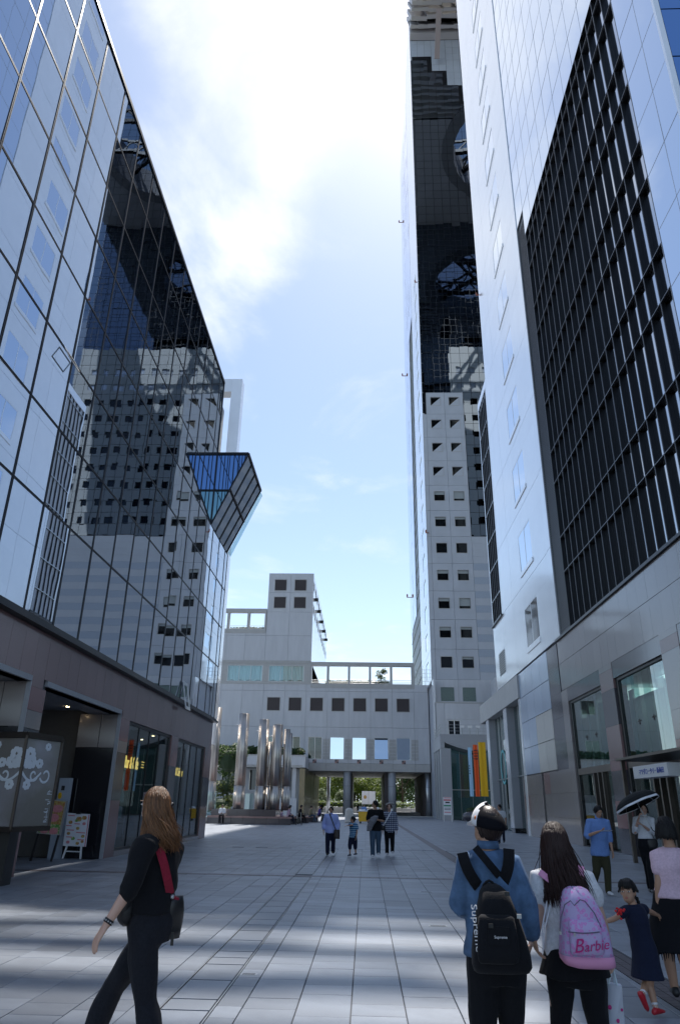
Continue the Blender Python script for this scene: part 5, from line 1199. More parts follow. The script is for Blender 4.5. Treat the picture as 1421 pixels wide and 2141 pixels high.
for j in range(4):                                     # brush-written characters down the right edge
    mb = MB()
    for s_ in range(5):
        u = 0.86 + rk.uniform(-0.03, 0.03); v = 1.72 - j * 0.17 + rk.uniform(-0.05, 0.05); a = rk.choice((0, 0, 1.4, 0.6)); L = rk.uniform(0.03, 0.06)
        p, d, nn = on_face(0, u, v); mb.limb([p - d * L * math.cos(a) - V((0, 0, L * math.sin(a))), p + d * L * math.cos(a) + V((0, 0, L * math.sin(a)))], [0.008, 0.005], 5, flat=(nn, 0.2))
    add('character', mb, Mt['frosted'], ln)
# menu easel and lit food poster by the cafe entrance
mn = thing('menu_easel', 'white menu board with pizza photos on a small easel by the black pillar', 'menu board', (-8.7, 22.3, 0))
a, b = atY(141, 1700, 22.2), atY(188, 1703, 22.2); c, d = atY(179, 1771, 22.2), atY(131, 1769, 22.2)
add('panel', MB().prism([a, b, c, d], (0, 0.03, 0)), Mt['paper'], mn)
def on_menu(u, v): return a + (b - a) * u + (d - a) * v + V((0, -0.004, 0))
add('border', MB().prism([on_menu(0.95, 0.02), on_menu(0.98, 0.02), on_menu(0.98, 0.98), on_menu(0.95, 0.98)], (0, -0.002, 0)), Mt['red_print'], mn)
for (u, v, s, m_) in ((0.55, 0.17, 0.13, 'food_print'), (0.78, 0.12, 0.11, 'food_print'), (0.2, 0.28, 0.09, 'food_print'), (0.55, 0.45, 0.08, 'food_print'), (0.8, 0.3, 0.08, 'pink_print'), (0.18, 0.62, 0.08, 'food_print'), (0.4, 0.76, 0.09, 'salad_print'), (0.82, 0.68, 0.08, 'food_print'), (0.2, 0.88, 0.08, 'pink_print'), (0.62, 0.9, 0.08, 'food_print'), (0.82, 0.84, 0.07, 'food_print'), (0.45, 0.22, .08, 'salad_print')):
    add('print', MB().ball(on_menu(u, v), s * 0.66, 0.003, s * 0.55, n=14, m=6), Mt[m_], mn)
for (u0, u1, v) in ((0.05, 0.35, 0.06), (0.03, 0.27, 0.37), (0.38, 0.62, 0.3), (0.08, 0.4, 0.5), (0.5, 0.9, 0.56), (0.1, 0.35, 0.71), (0.6, 0.9, 0.77)): add('print', MB().prism([on_menu(u0, v), on_menu(u1, v), on_menu(u1, v + 0.03), on_menu(u0, v + 0.03)], (0, -0.002, 0)), Mt['pink_print'], mn)
add('clip', MB().box((a.x + b.x) / 2 - 0.07, (a.x + b.x) / 2 + 0.07, 22.17, 22.22, a.z - 0.03, a.z + 0.03), Mt['black_plastic'], mn)
for (u, dx) in ((0.18, -0.05), (0.8, 0.05)):
    p = d + (c - d) * u; mb = MB(); bar(mb, p + V((0, 0.02, 0.0)), (p.x + dx, 22.15, 0.02), 0.045); add('leg', mb, Mt['white_paint'], mn)
mb = MB(); bar(mb, d + (c - d) * 0.16 + V((0, 0.02, -0.14)), d + (c - d) * 0.84 + V((0, 0.02, -0.14)), 0.03); add('crossbar', mb, Mt['white_paint'], mn)
po = thing('food_poster_stand', 'tall poster stand with burger photos inside the cafe entrance', 'poster stand', (-9.6, 21.4, 0))
a, b = atY(111, 1672, 21.2), atY(140, 1675, 21.2); c, d = atY(125, 1747, 21.2), atY(76, 1743, 21.2); a = atY(96, 1671, 21.2)
add('frame', MB().prism([a, b, c, d], (0, 0.08, 0)), Mt['steel'], po)
def on_po(u, v): return (a + (b - a) * u) * (1 - v) + (d + (c - d) * u) * v + V((0, -0.004, 0))
add('print', MB().prism([on_po(0.06, 0.03), on_po(0.94, 0.03), on_po(0.94, 0.7), on_po(0.06, 0.7)], (0, -0.002, 0)), Mt['food_print'], po)
add('print', MB().prism([on_po(0.06, 0.7), on_po(0.94, 0.7), on_po(0.94, 0.97), on_po(0.06, 0.97)], (0, -0.002, 0)), Mt['salad_print'], po)
for (u, v, s) in ((0.65, 0.25, 0.16), (0.55, 0.52, 0.17), (0.7, 0.9, 0.13), (0.3, 0.9, 0.12)): add('print', MB().ball(on_po(u, v) + V((0, -0.004, 0)), s, 0.003, s * 0.7, n=14, m=6), Mt['pink_print'], po)
for x in (d.x + 0.05, c.x - 0.05): mb = MB(); bar(mb, (x, 21.25, d.z), (x, 21.0, 0.03), 0.05); add('leg', mb, Mt['black_plastic'], po)
dp = thing('drink_display', 'tall pale drinks poster panel standing inside the cafe entrance', 'poster', (-9.6, 22.4, 0))
a, b = atY(126, 1627, 22.45), atY(146, 1674, 22.45); add('panel', MB().box(a.x, b.x, 22.42, 22.47, 0.0, a.z), Mt['blue_panel'], dp)
add('print', MB().box(a.x + 0.1, a.x + 0.2, 22.41, 22.415, a.z - 0.35, a.z - 0.22), Mt['ink'], dp); add('print', MB().ball((a.x + 0.09, 22.41, a.z - 0.5), 0.06, 0.004, 0.1), Mt['banner_yellow'], dp)
# lettering
def text(parent, s, size, loc, rot, m, ext=0.004, shear=0.0, font=None, name='lettering', align='LEFT', sx=1.0):
    cu = bpy.data.curves.new(name, 'FONT'); cu.body = s; cu.size = size; cu.extrude = ext; cu.shear = shear; cu.align_x = align; cu.resolution_u = 3
    TXT.append((cu, name, parent, V(loc), rot, m, sx)); return cu
TXT = []
text(sgn, 'マツダロータリー新梅田', (sgA.y - sgB.y) * 0.066, (XR - 1.364, sgA.y - (sgA.y - sgB.y) * 0.18, sgA.z - 0.25), (R(90), 0, R(-90)), Mt['blue_ink'])
text(lb, 'Bar & Cafe', 0.56, (-7.93, 24.12, 2.60), (R(90), 0, R(90)), Mt['neon_gold'], 0.01, sx=0.60)
text(lb, '& Cafe Bar', 0.46, (-7.93, 30.8, 2.60), (R(90), 0, R(90)), Mt['neon_gold'], 0.01, sx=0.6)
for k in range(3): add('sign_line', MB().box(-7.937, -7.925, 25.98, 26.28, 2.68 + k * 0.09, 2.705 + k * 0.09), Mt['neon_gold'], sb)
# ================================================================== people
import numpy as np
_r = random.Random(9); FOLD = []
for _j in range(9):
    _v = V((_r.gauss(0, 1), _r.gauss(0, 1), _r.gauss(0, 1))).normalized(); FOLD.append(np.array([_v.x, _v.y, _v.z, 1.3 + 0.55 * _j, _r.uniform(0, 6.28)]))
QUE = []                                              # meshes waiting for the voxel pass
def skinned(name, mb, m, parent, voxel, smooth=4, fold=0.0, fscale=9.0, fstretch=(1, 1, 0.5)):
    me = bpy.data.meshes.new(name); o = put(name, me, parent); QUE.append((o, mb, m, voxel, smooth, fold, fscale, fstretch)); return o
def flush_people():
    tmp = bpy.data.scenes.new('tmp_people'); obs = []
    for (o, mb, m, voxel, smooth, fold, fs, fst) in QUE:
        t = bpy.data.objects.new('t', mb.mesh('t', [])); tmp.collection.objects.link(t); obs.append(t)
        r = t.modifiers.new('r', 'REMESH'); r.mode = 'VOXEL'; r.voxel_size = voxel; r.use_smooth_shade = True
        s = t.modifiers.new('s', 'SMOOTH'); s.iterations = smooth; s.factor = 0.5
    tmp.view_layers[0].update(); dg = tmp.view_layers[0].depsgraph
    for t, (o, mb, m, voxel, smooth, fold, fs, fst) in zip(obs, QUE):
        me = bpy.data.meshes.new_from_object(t.evaluated_get(dg)); me.materials.clear(); me.materials.append(m)
        if fold:
            n_ = len(me.vertices); co = np.empty(n_ * 3, np.float32); no = np.empty(n_ * 3, np.float32); me.vertices.foreach_get('co', co); me.vertices.foreach_get('normal', no)
            co = co.reshape(-1, 3); no = no.reshape(-1, 3); q = co * np.array(fst) * fs; h = np.zeros(n_)
            for j in range(9):                          # a few crossed waves, bent by one another, read as folds
                d = FOLD[j]; h += np.sin(q @ d[:3] * d[3] + 1.6 * np.sin(q @ FOLD[(j + 3) % 9][:3] * 1.3) + d[4]) / (1.0 + 0.35 * j)
            me.vertices.foreach_set('co', (co + no * (h * fold * 0.42)[:, None]).ravel())
        me.polygons.foreach_set('use_smooth', [True] * len(me.polygons)); old = o.data; o.data = me; me.name = old.name; bpy.data.meshes.remove(old)
    for t in obs: bpy.data.objects.remove(t)
    bpy.data.scenes.remove(tmp)

def cloth(name, c, rough=0.9, var=0.15, scale=60, sheen=0.04, **kw): return mat(name, c, rough, var=var, scale=scale, sheen=sheen, spec=0.2, **kw)
skinA = mat('skin_light', (0.52, 0.32, 0.24), 0.5, var=0.06, scale=12); skinB = mat('skin_tan', (0.40, 0.23, 0.15), 0.5, var=0.06, scale=12)
for m_ in (skinA, skinB):
    b = m_.node_tree.nodes['Principled BSDF']; b.inputs['Subsurface Weight'].default_value = 0.08; b.inputs['Subsurface Radius'].default_value = (0.02, 0.008, 0.004)
hair_black = mat('hair_black', (0.008, 0.007, 0.007), 0.5, spec=0.25, var=0.3, scale=40, stretch=(3, 3, 0.3)); hair_brown = mat('hair_brown', (0.022, 0.008, 0.006), 0.48, spec=0.3, var=0.4, scale=40, stretch=(3, 3, 0.3))
hair_blond = mat('hair_blond', (0.14, 0.062, 0.024), 0.45, spec=0.35, var=0.5, scale=30, stretch=(3, 3, 0.3), objvar=0.35)
mat('eye_white', (0.6, 0.58, 0.56), 0.3); mat('iris', (0.012, 0.008, 0.006), 0.2); mat('lip', (0.36, 0.12, 0.10), 0.5)
cl_black = cloth('cloth_black', (0.007, 0.0075, 0.010), bump=0.0015, bscale=120); cl_jean = cloth('cloth_blackjean', (0.013, 0.014, 0.019), var=0.25); cl_denim = cloth('cloth_denim', (0.07, 0.125, 0.22), var=0.4, scale=9)
cl_white = cloth('cloth_white', (0.62, 0.63, 0.66)); cl_pink = cloth('cloth_pink', (0.60, 0.44, 0.52)); cl_navy = cloth('cloth_navy', (0.010, 0.014, 0.034)); cl_blue = cloth('cloth_blue', (0.14, 0.24, 0.50))
cl_olive = cloth('cloth_olive', (0.040, 0.038, 0.020)); cl_lav = cloth('cloth_lavender', (0.34, 0.40, 0.72)); cl_bluejean = cloth('cloth_bluejean', (0.055, 0.09, 0.14), var=0.25); cl_purple = cloth('cloth_purple', (0.05, 0.04, 0.16))
cl_grey = cloth('cloth_grey', (0.16, 0.16, 0.16)); cl_green = cloth('cloth_khaki', (0.14, 0.13, 0.09))
shoe_black = mat('shoe_black', (0.012, 0.012, 0.013), 0.4); shoe_white = mat('shoe_white', (0.6, 0.6, 0.62), 0.5); shoe_red = mat('shoe_red', (0.40, 0.01, 0.02), 0.35); shoe_navy = mat('shoe_navy', (0.02, 0.03, 0.06), 0.5)
leather = mat('leather_black', (0.010, 0.010, 0.011), 0.4); strap_red = cloth('strap_red', (0.22, 0.016, 0.035))
def pattern(name, kind, ca, cb, cc=None, scale=20.0):
    m = mat(name, ca, 0.85, spec=0.2); t = m.node_tree; b = t.nodes['Principled BSDF']; tcn = N(t, 'ShaderNodeTexCoord')
    def wave(axis, sc, lo, hi):
        w_ = N(t, 'ShaderNodeTexWave', wave_type='BANDS', bands_direction=axis); w_.inputs['Scale'].default_value = sc; t.links.new(tcn.outputs['Object'], w_.inputs['Vector'])
        r = N(t, 'ShaderNodeMapRange'); r.inputs['From Min'].default_value = lo; r.inputs['From Max'].default_value = hi; t.links.new(w_.outputs['Fac'], r.inputs['Value']); return r.outputs[0]
    def mixc(f, A_, B_):
        mx = N(t, 'ShaderNodeMix', data_type='RGBA'); t.links.new(f, mx.inputs['Factor'])
        for k, q in (('A', A_), ('B', B_)):
            if isinstance(q, tuple): mx.inputs[k].default_value = (*q, 1)
            else: t.links.new(q, mx.inputs[k])
        return mx.outputs['Result']
    if kind == 'stripe': c = mixc(wave('Z', scale, 0.75, 0.85), ca, cb)
    elif kind == 'plaid': c = mixc(wave('X', scale, 0.45, 0.6), mixc(wave('Z', scale, 0.45, 0.6), ca, cb), mixc(wave('Z', scale, 0.45, 0.6), cb, cc))
    else:                                             # leopard
        v = N(t, 'ShaderNodeTexVoronoi', feature='F1'); v.inputs['Scale'].default_value = scale; t.links.new(tcn.outputs['Object'], v.inputs['Vector'])
        nz = N(t, 'ShaderNodeTexNoise'); nz.inputs['Scale'].default_value = scale * 2.2; t.links.new(tcn.outputs['Object'], nz.inputs['Vector'])
        ad = N(t, 'ShaderNodeMath', operation='MULTIPLY_ADD'); t.links.new(nz.outputs['Fac'], ad.inputs[0]); ad.inputs[1].default_value = 0.5; t.links.new(v.outputs['Distance'], ad.inputs[2])
        cr = N(t, 'ShaderNodeValToRGB'); t.links.new(ad.outputs[0], cr.inputs[0]); e = cr.color_ramp.elements; e[0].position = 0.0; e[0].color = (*cc, 1); e[1].position = 0.42; e[1].color = (*cc, 1)
        for p_, q in ((0.46, cb), (0.62, cb), (0.68, ca)): z = cr.color_ramp.elements.new(p_); z.color = (*q, 1)
        c = cr.outputs[0]
    t.links.new(c, b.inputs['Base Color']); return m
pat_stripe = pattern('stripe_shirt', 'stripe', (0.02, 0.10, 0.22), (0.35, 0.5, 0.6), scale=5.5); pat_plaid = pattern('plaid_shirt', 'plaid', (0.012, 0.016, 0.045), (0.10, 0.12, 0.20), (0.62, 0.64, 0.68), scale=5.0)
pat_plaid2 = pattern('plaid_red', 'plaid', (0.25, 0.08, 0.10), (0.35, 0.25, 0.35), (0.5, 0.5, 0.6), scale=5.0); pat_leo = pattern('pink_leopard', 'leopard', (0.44, 0.36, 0.57), (0.54, 0.22, 0.50), (0.52, 0.29, 0.54), scale=42)
UP = V((0, 0, 1))
def lerp(a, b, t): return a + (b - a) * t
def make_pose(x, y, ang, H, stride=0.0, arms=None, z=0.0, head=None, sit=False, lean=0.0):
    """joints of a standing, walking or sitting figure; ang = facing, 0 = +Y, positive towards +X"""
    f = V((math.sin(R(ang)), math.cos(R(ang)), 0)); r = V((f.y, -f.x, 0)); o = V((x, y, z)); J = {'f': f, 'r': r, 'H': H, 'hf': f}
    if head is not None: J['hf'] = V((math.sin(R(head)), math.cos(R(head)), 0))
    hz = 0.25 * H if sit else 0.5 * H
    base = o + UP * hz; J['pel'] = base; d = f * lean * H
    J['neck'] = base + UP * 0.335 * H + d; J['head'] = base + UP * 0.43 * H + d * 1.25 + J['hf'] * 0.012 * H
    for s, k in ((-1, 'l'), (1, 'r')):
        J[k + 's'] = base + UP * 0.305 * H + r * s * 0.108 * H + d * 0.9; J[k + 'h'] = base + r * s * 0.052 * H
        st = stride * s
        if sit:
            J[k + 'k'] = base + r * s * 0.075 * H + f * 0.25 * H + UP * 0.015 * H; J[k + 'a'] = o + r * s * 0.08 * H + f * (0.27 + 0.05 * s) * H + UP * 0.045 * H
        else:
            J[k + 'k'] = o + r * s * 0.056 * H + f * (st * 0.62 + 0.03 * (1 if st > 0 else 0.4)) * H * 1.0 + UP * 0.272 * H; J[k + 'a'] = o + r * s * 0.056 * H + f * st * H * 0.95 + UP * (0.045 if st >= 0 else 0.075) * H
        J[k + 'e'] = J[k + 's'] - UP * 0.175 * H + r * s * 0.035 * H - f * (st * 0.5 + 0.02) * H; J[k + 'w'] = J[k + 'e'] - UP * 0.145 * H + r * s * 0.005 * H + f * (0.035 - st * 0.3) * H
    if arms:
        for k, v in arms.items(): J[k] = base + r * v[0] * H + f * v[1] * H + UP * v[2] * H
    return J
def hand(mb, w, e, nrm, k, curl=0.5, n=6, rad=1.0):
    """palm with four fingers and a thumb; nrm = direction the palm faces"""
    d = (w - e).normalized(); nrm = V(nrm); nrm = (nrm - nrm.dot(d) * d).normalized(); s = d.cross(nrm).normalized(); pc = w + d * 0.045 * k
    mb.loft([(w - d * 0.01 * k, 0.026 * k, 0.018 * k), (w + d * 0.03 * k, 0.036 * k, 0.015 * k), (w + d * 0.075 * k, 0.040 * k, 0.013 * k), (w + d * 0.09 * k, 0.036 * k, 0.010 * k)], s, nrm, 10)
    for i, (off, L) in enumerate(((-0.030, 0.066), (-0.010, 0.078), (0.010, 0.073), (0.029, 0.058))):
        p = w + d * 0.084 * k + s * off * k; pts = [p]; a = 0.0; L *= k
        for seg in (0.45, 0.32, 0.25):
            a += curl * (0.55 + 0.12 * i * 0); p = p + (d * math.cos(a) + nrm * math.sin(a)) * L * seg; pts.append(p)
        mb.limb(pts, [0.0095 * k * rad, 0.009 * k * rad, 0.0082 * k * rad, 0.0072 * k * rad], n)
    for sg in (-1,):
        p = w + d * 0.022 * k + s * sg * 0.030 * k; q = p + (d * 0.6 + s * sg * 0.7 + nrm * 0.45).normalized() * 0.036 * k; mb.limb([p, q, q + (d * 0.85 + nrm * 0.5).normalized() * 0.03 * k], [0.0115 * k, 0.0105 * k, 0.0085 * k], n)
def torso_secs(J, k, fem, infl, t0, t1):
    side = (J['rs'] - J['ls']); side.z *= 0.4; side = side.normalized(); hs = (J['rh'] - J['lh']); hs.z = 0; hs = hs.normalized()
    pel, neck = J['pel'], J['neck']; ax = (neck - pel)
    prof = [(-0.28, 0.130, 0.098), (-0.05, 0.168, 0.120), (0.10, 0.160, 0.112), (0.34, 0.128 if fem else 0.142, 0.098), (0.62, 0.142 if fem else 0.160, 0.116), (0.80, 0.150 if fem else 0.168, 0.104), (0.92, 0.120 if fem else 0.135, 0.082), (1.0, 0.062, 0.060), (1.07, 0.052, 0.055)]
    bw = J.get('bulk', 1.0)
    out_ = []
    def at(t):
        for a, b in zip(prof[:-1], prof[1:]):
            if a[0] <= t <= b[0]:
                u = (t - a[0]) / (b[0] - a[0]); return a[1] + (b[1] - a[1]) * u, a[2] + (b[2] - a[2]) * u
        return prof[0][1:] if t < prof[0][0] else prof[-1][1:]
    ts = sorted({t0, t1, *[p[0] for p in prof if t0 < p[0] < t1]})
    for t in ts:
        rx, ry = at(t); u = max(0, min(1, t)); sd = lerp(hs, side, u).normalized(); fw = UP.cross(sd).normalized()
        c = pel + ax * t; out_.append((c, rx * k * bw + infl, ry * k * bw + infl, sd, fw))
    return out_
def limbs_arm(mb, J, k, side, infl, t_end, n=10, thick=1.0):
    """sleeve from shoulder, t_end 0..1 upper arm, 1..2 forearm"""
    s, e, w_ = J[side + 's'], J[side + 'e'], J[side + 'w']; c = lerp(J['neck'], J['pel'], 0.14); a = lerp(c, s, 0.62)
    pts, rr = [a, s, ], [0.062 * k + infl, 0.056 * k + infl]
    if t_end <= 1: pts.append(lerp(s, e, t_end)); rr.append((0.056 - 0.012 * t_end) * k + infl * 1.3)
    else:
        pts += [lerp(s, e, 0.5), e]; rr += [0.048 * k * thick + infl, 0.042 * k * thick + infl]
        pts.append(lerp(e, w_, t_end - 1)); rr.append((0.042 - 0.014 * (t_end - 1)) * k * thick + infl * 1.1)
    mb.limb(pts, rr, n)
def person(label, J, look, voxel=0.03, group=None, detail=False):
    H = J['H']; k = H / 1.68; fem = look.get('fem', False); child = look.get('child', 1.0); hk = k * child
    f, hf = J['f'], J['hf'].normalized(); hu = J.get('hu', UP).normalized(); hf = (hf - hf.dot(hu) * hu).normalized(); hr = hf.cross(hu).normalized(); hc = J['head']
    n = 12 if detail else 8; skin = look.get('skin', skinA); mb = MB()
    mb.loft(torso_secs(J, k, fem, -0.004, -0.2, 1.07), None, None, 14)
    mb.limb([J['neck'] - UP * 0.02 * k, lerp(J['neck'], hc, 0.7)], [0.054 * k, 0.05 * k], n)
    mb.ball(hc + hu * 0.012 * hk - hf * 0.008 * hk, 0.073 * hk, 0.092 * hk, 0.100 * hk, hr, hf, hu, 16, 10)
    mb.ball(hc + hf * 0.028 * hk - hu * 0.048 * hk, 0.055 * hk, 0.062 * hk, 0.062 * hk, hr, hf, hu, 14, 8)
    mb.limb([hc + hf * 0.083 * hk + hu * 0.006 * hk, hc + hf * 0.098 * hk - hu * 0.026 * hk], [0.008 * hk, 0.0135 * hk], 6)
    for s in (-1, 1): mb.ball(hc + hr * s * 0.074 * hk - hu * 0.012 * hk - hf * 0.004 * hk, 0.009 * hk, 0.018 * hk, 0.03 * hk, hr, hf, hu, 8, 6)
    for sd in 'lr':
        s, e, w_ = J[sd + 's'], J[sd + 'e'], J[sd + 'w']
        mb.limb([lerp(lerp(J['neck'], J['pel'], 0.14), s, 0.6), s, lerp(s, e, 0.45), e], [0.052 * k, 0.047 * k, 0.043 * k, 0.036 * k], n); mb.limb([e, lerp(e, w_, 0.3), w_], [0.036 * k, 0.037 * k, 0.025 * k], n)
        pn = J.get(sd + 'n', (lerp(J['ls'], J['rs'], 0.5) - s) * 1.0 + f * 0.05)
        if detail: hand(mb, w_, e, pn, k, J.get(sd + 'c', 0.45))
        else: hand(mb, w_, e, pn, k, 0.5, 5, 1.35)
        h, kn, a = J[sd + 'h'], J[sd + 'k'], J[sd + 'a']
        mb.limb([h + UP * 0.02 * k, lerp(h, kn, 0.4), kn, lerp(kn, a, 0.3), a], [0.082 * k, 0.075 * k, 0.052 * k, 0.052 * k, 0.035 * k], n)
    body = skinned('person', mb, skin, None, voxel, 3); tag(body, label, 'person', group)
    # face
    if look.get('face', True):
        ez = voxel * 0.25
        for s in (-1, 1):
            ep = hc + hf * (0.080 * hk + ez) + hr * s * 0.030 * hk + hu * 0.004 * hk
            if detail or voxel < 0.015:
                e_ = add('eye', MB().ball(ep, 0.0125 * hk, 0.006 * hk, 0.0058 * hk, hr, hf, hu, 10, 6), Mt['eye_white'], body, True); add('iris', MB().ball(ep + hf * 0.0025 * hk, 0.0065 * hk, 0.005 * hk, 0.0062 * hk, hr, hf, hu, 8, 6), Mt['iris'], e_, True)
            else: add('eye', MB().ball(ep, 0.014 * hk, 0.008 * hk, 0.007 * hk, hr, hf, hu, 8, 5), Mt['iris'], body, True)
            add('eyebrow', MB().limb([ep + hu * 0.022 * hk - hr * 0.015 * hk + hf * 0.004 * hk, ep + hu * 0.024 * hk + hr * 0.015 * hk + hf * 0.003 * hk], [0.0032 * hk, 0.0032 * hk], 5), look.get('hairm', hair_black), body)
        add('mouth', MB().ball(hc + hf * (0.086 * hk + ez) - hu * 0.052 * hk, 0.020 * hk, 0.007 * hk, 0.0065 * hk, hr, hf, hu, 10, 6), Mt['lip'], body, True)
    # hair
    hm = look.get('hairm', hair_black); style = look.get('hair', 'short'); rnd = random.Random(hash(label) % 1000 if False else len(label)); mb = MB()
    ctr = hc - hf * 0.020 * hk + hu * 0.024 * hk
    if style:
        mb.ball(ctr, 0.083 * hk, 0.094 * hk, 0.099 * hk, hr, hf, hu, 18, 12)
        mb.ball(hc - hf * 0.045 * hk - hu * 0.022 * hk, 0.070 * hk, 0.058 * hk, 0.075 * hk, hr, hf, hu, 14, 8)
    def strand(az, el, length, wave=0.01, r0=0.008, out=0.03, drift=V((0, 0, 0)), seg=9):
        d = (hr * math.sin(az) * math.cos(el) - hf * math.cos(az) * math.cos(el) + hu * math.sin(el)); p = ctr + hr * d.dot(hr) * 0.083 * hk + hf * d.dot(hf) * 0.094 * hk + hu * d.dot(hu) * 0.099 * hk
        side = (hr * math.sin(az) - hf * math.cos(az)).normalized(); ph = rnd.uniform(0, 6.28); pts = [p]; rr = [r0 * 0.5]
        q0 = ctr + (hr * math.sin(az) * 0.088 - hf * math.cos(az) * 0.099) * hk - hu * 0.01 * hk; tan = hr * math.cos(az) + hf * math.sin(az)
        for i in range(1, seg + 1):
            t = i / seg; dn = max(0.0, t - 0.18) / 0.82
            base = lerp(p, q0, min(1, t / 0.22)) if t < 0.22 else q0 - hu * 0.0 - UP * length * dn + side * out * dn * math.sin(1.5 * dn + 0.3)
            base = base + tan * math.sin(ph + 7 * t) * wave * t + side * math.cos(ph + 6 * t) * wave * 0.7 * t + drift * dn ** 1.5
            pts.append(base); rr.append(r0 * (1.0 if t < 0.75 else 1.0 - 0.8 * (t - 0.75) / 0.25))
        mb.limb(pts, rr, 5, rounded=False)
    if style == 'long':
        for i in range(look.get('strands', 170)):
            az = rnd.uniform(-1.75, 1.75); strand(az, rnd.uniform(0.0, look.get('elmax', 1.35)), look['len'] * k * rnd.uniform(0.78, 1.03), look.get('wave', 0.012), rnd.uniform(0.0035, 0.0075) * k, look.get('out', 0.03), look.get('drift', V((0, 0, 0))) * rnd.uniform(0.5, 1.1))
        for i in range(90):
            az = rnd.uniform(-1.9, 1.9); strand(az, rnd.uniform(0.1, 1.4), look['len'] * k * rnd.uniform(0.6, 1.12), look.get('wave', 0.012) * 2.0, 0.0022 * k, look.get('out', 0.03) * 1.5, look.get('drift', V((0, 0, 0))) * rnd.uniform(0.2, 1.5))
    elif style == 'bob':
        for i in range(120): az = rnd.uniform(-2.0, 2.0); strand(az, rnd.uniform(0.1, 1.3), look.get('len', 0.14) * k * rnd.uniform(0.9, 1.03), 0.004, rnd.uniform(0.007, 0.012) * k, 0.015)
    elif style == 'short':
        for i in range(70): az = rnd.uniform(-2.1, 2.1); strand(az, rnd.uniform(0.2, 1.4), 0.035 * k * rnd.uniform(0.5, 1.2), 0.006, 0.009 * k, 0.01, seg=5)
    if look.get('bangs'):
        for i in range(26):
            u = rnd.uniform(-1, 1); p = ctr + hu * 0.085 * hk + hf * 0.045 * hk + hr * u * 0.045 * hk; q = hc + hf * 0.088 * hk + hr * u * 0.062 * hk + hu * (0.050 + 0.01 * rnd.random()) * hk; mb.limb([p, lerp(p, q, 0.5) + hf * 0.02 * hk + hu * 0.008 * hk, q, q - hu * 0.022 * hk], [0.008 * hk, 0.009 * hk, 0.008 * hk, 0.003 * hk], 5)
    if style: add('hair', mb, hm, body, True)
    vx = voxel * 1.2 if detail else voxel; fo = 0.0095 * k if detail else 0.005
    # trousers / skirt / shoes
    lo = look.get('lower', 'trousers'); lm = look.get('lowerm', cl_black); li = look.get('loose', 0.014)
    if lo == 'trousers':
        mb = MB(); mb.loft(torso_secs(J, k, fem, 0.008, -0.24, look.get('waist', 0.2)), None, None, 16); e = look.get('leg_end', 0.96)
        for sd in 'lr':
            h, kn, a = J[sd + 'h'], J[sd + 'k'], J[sd + 'a']; pts = [h + UP * 0.03 * k, lerp(h, kn, 0.45), kn]; rr = [0.088 * k + li * 0.6, 0.080 * k + li, 0.056 * k + li]
            if e > 0.05: pts += [lerp(kn, a, e * 0.5), lerp(kn, a, e)]; rr += [0.048 * k + li * look.get('flare', 1.0), 0.040 * k + li * look.get('flare', 1.0) * 1.15]
            mb.limb(pts, rr, 12)
        skinned('trousers', mb, lm, body, vx, 3, fo, 14)
    elif lo in ('skirt', 'dress'):
        mb = MB(); t0 = J['pel']; top = torso_secs(J, k, fem, 0.010, -0.05, 0.2 if lo == 'skirt' else 0.93); hem = J['hem']; fw = f; sd_ = J['r'] if 'r' in J else hr
        lowr = [(hem, look['hemr'], look['hemr'] * 0.75, sd_, fw), (lerp(hem, t0, 0.5), lerp(V((look['hemr'], 0, 0)), V((0.175 * k, 0, 0)), 0.5).x, 0.14 * k, sd_, fw)]
        mb.loft(lowr + top, None, None, 20); skinned(lo, mb, lm, body, vx, 2, look.get('hemfold', 0.006), 10, (1, 1, 0.15))
    if look.get('shoes'):
        for sd in 'lr':
            a = J[sd + 'a']; ff_ = J.get(sd + 'f', f); ff_ = V(ff_); s_ = ff_.cross(UP)
            s_ = s_.normalized() if s_.length > 0.01 else J['r']; u_ = s_.cross(ff_).normalized(); h0 = 0.045 * k; b_ = a - u_ * h0 * 0.95
            mb = MB(); mb.loft([(b_ - ff_ * 0.075 * k + u_ * 0.03 * k, 0.024 * k, 0.026 * k), (b_ - ff_ * 0.05 * k + u_ * 0.037 * k, 0.036 * k, 0.04 * k), (b_ + ff_ * 0.0 * k + u_ * 0.045 * k, 0.038 * k, 0.05 * k), (b_ + ff_ * 0.07 * k + u_ * 0.03 * k, 0.044 * k, 0.032 * k), (b_ + ff_ * 0.14 * k + u_ * 0.022 * k, 0.043 * k, 0.022 * k), (b_ + ff_ * 0.175 * k + u_ * 0.016 * k, 0.022 * k, 0.012 * k)], s_, u_, 12)
            add('shoe', mb, look['shoes'], body, True)
    # shirt
    if look.get('top'):
        mb = MB(); ti = look.get('tloose', 0.014); mb.loft(torso_secs(J, k, fem, ti, look.get('hemt', -0.05), look.get('collar', 1.0)), None, None, 18)
        for sd in 'lr': limbs_arm(mb, J, k, sd, ti, look.get('sleeve', 0.5), 12 if detail else 9)
        skinned('shirt', mb, look['top'], body, vx, 3, fo * 1.15, 13, (1, 1, 0.8))
        if look.get('collarband'):
            mb = MB(); nk = lerp(J['neck'], hc, 0.12); mb.loft([(nk - UP * 0.01 * k, 0.070 * k, 0.072 * k), (nk + UP * 0.035 * k, 0.064 * k, 0.066 * k)], hr, hf, 20); add('collar', mb, look['top'], body, True)
    J['body'] = body; J['k'] = k; J['hr'], J['hu2'], J['hfn'], J['hk'] = hr, hu, hf, hk
    return body
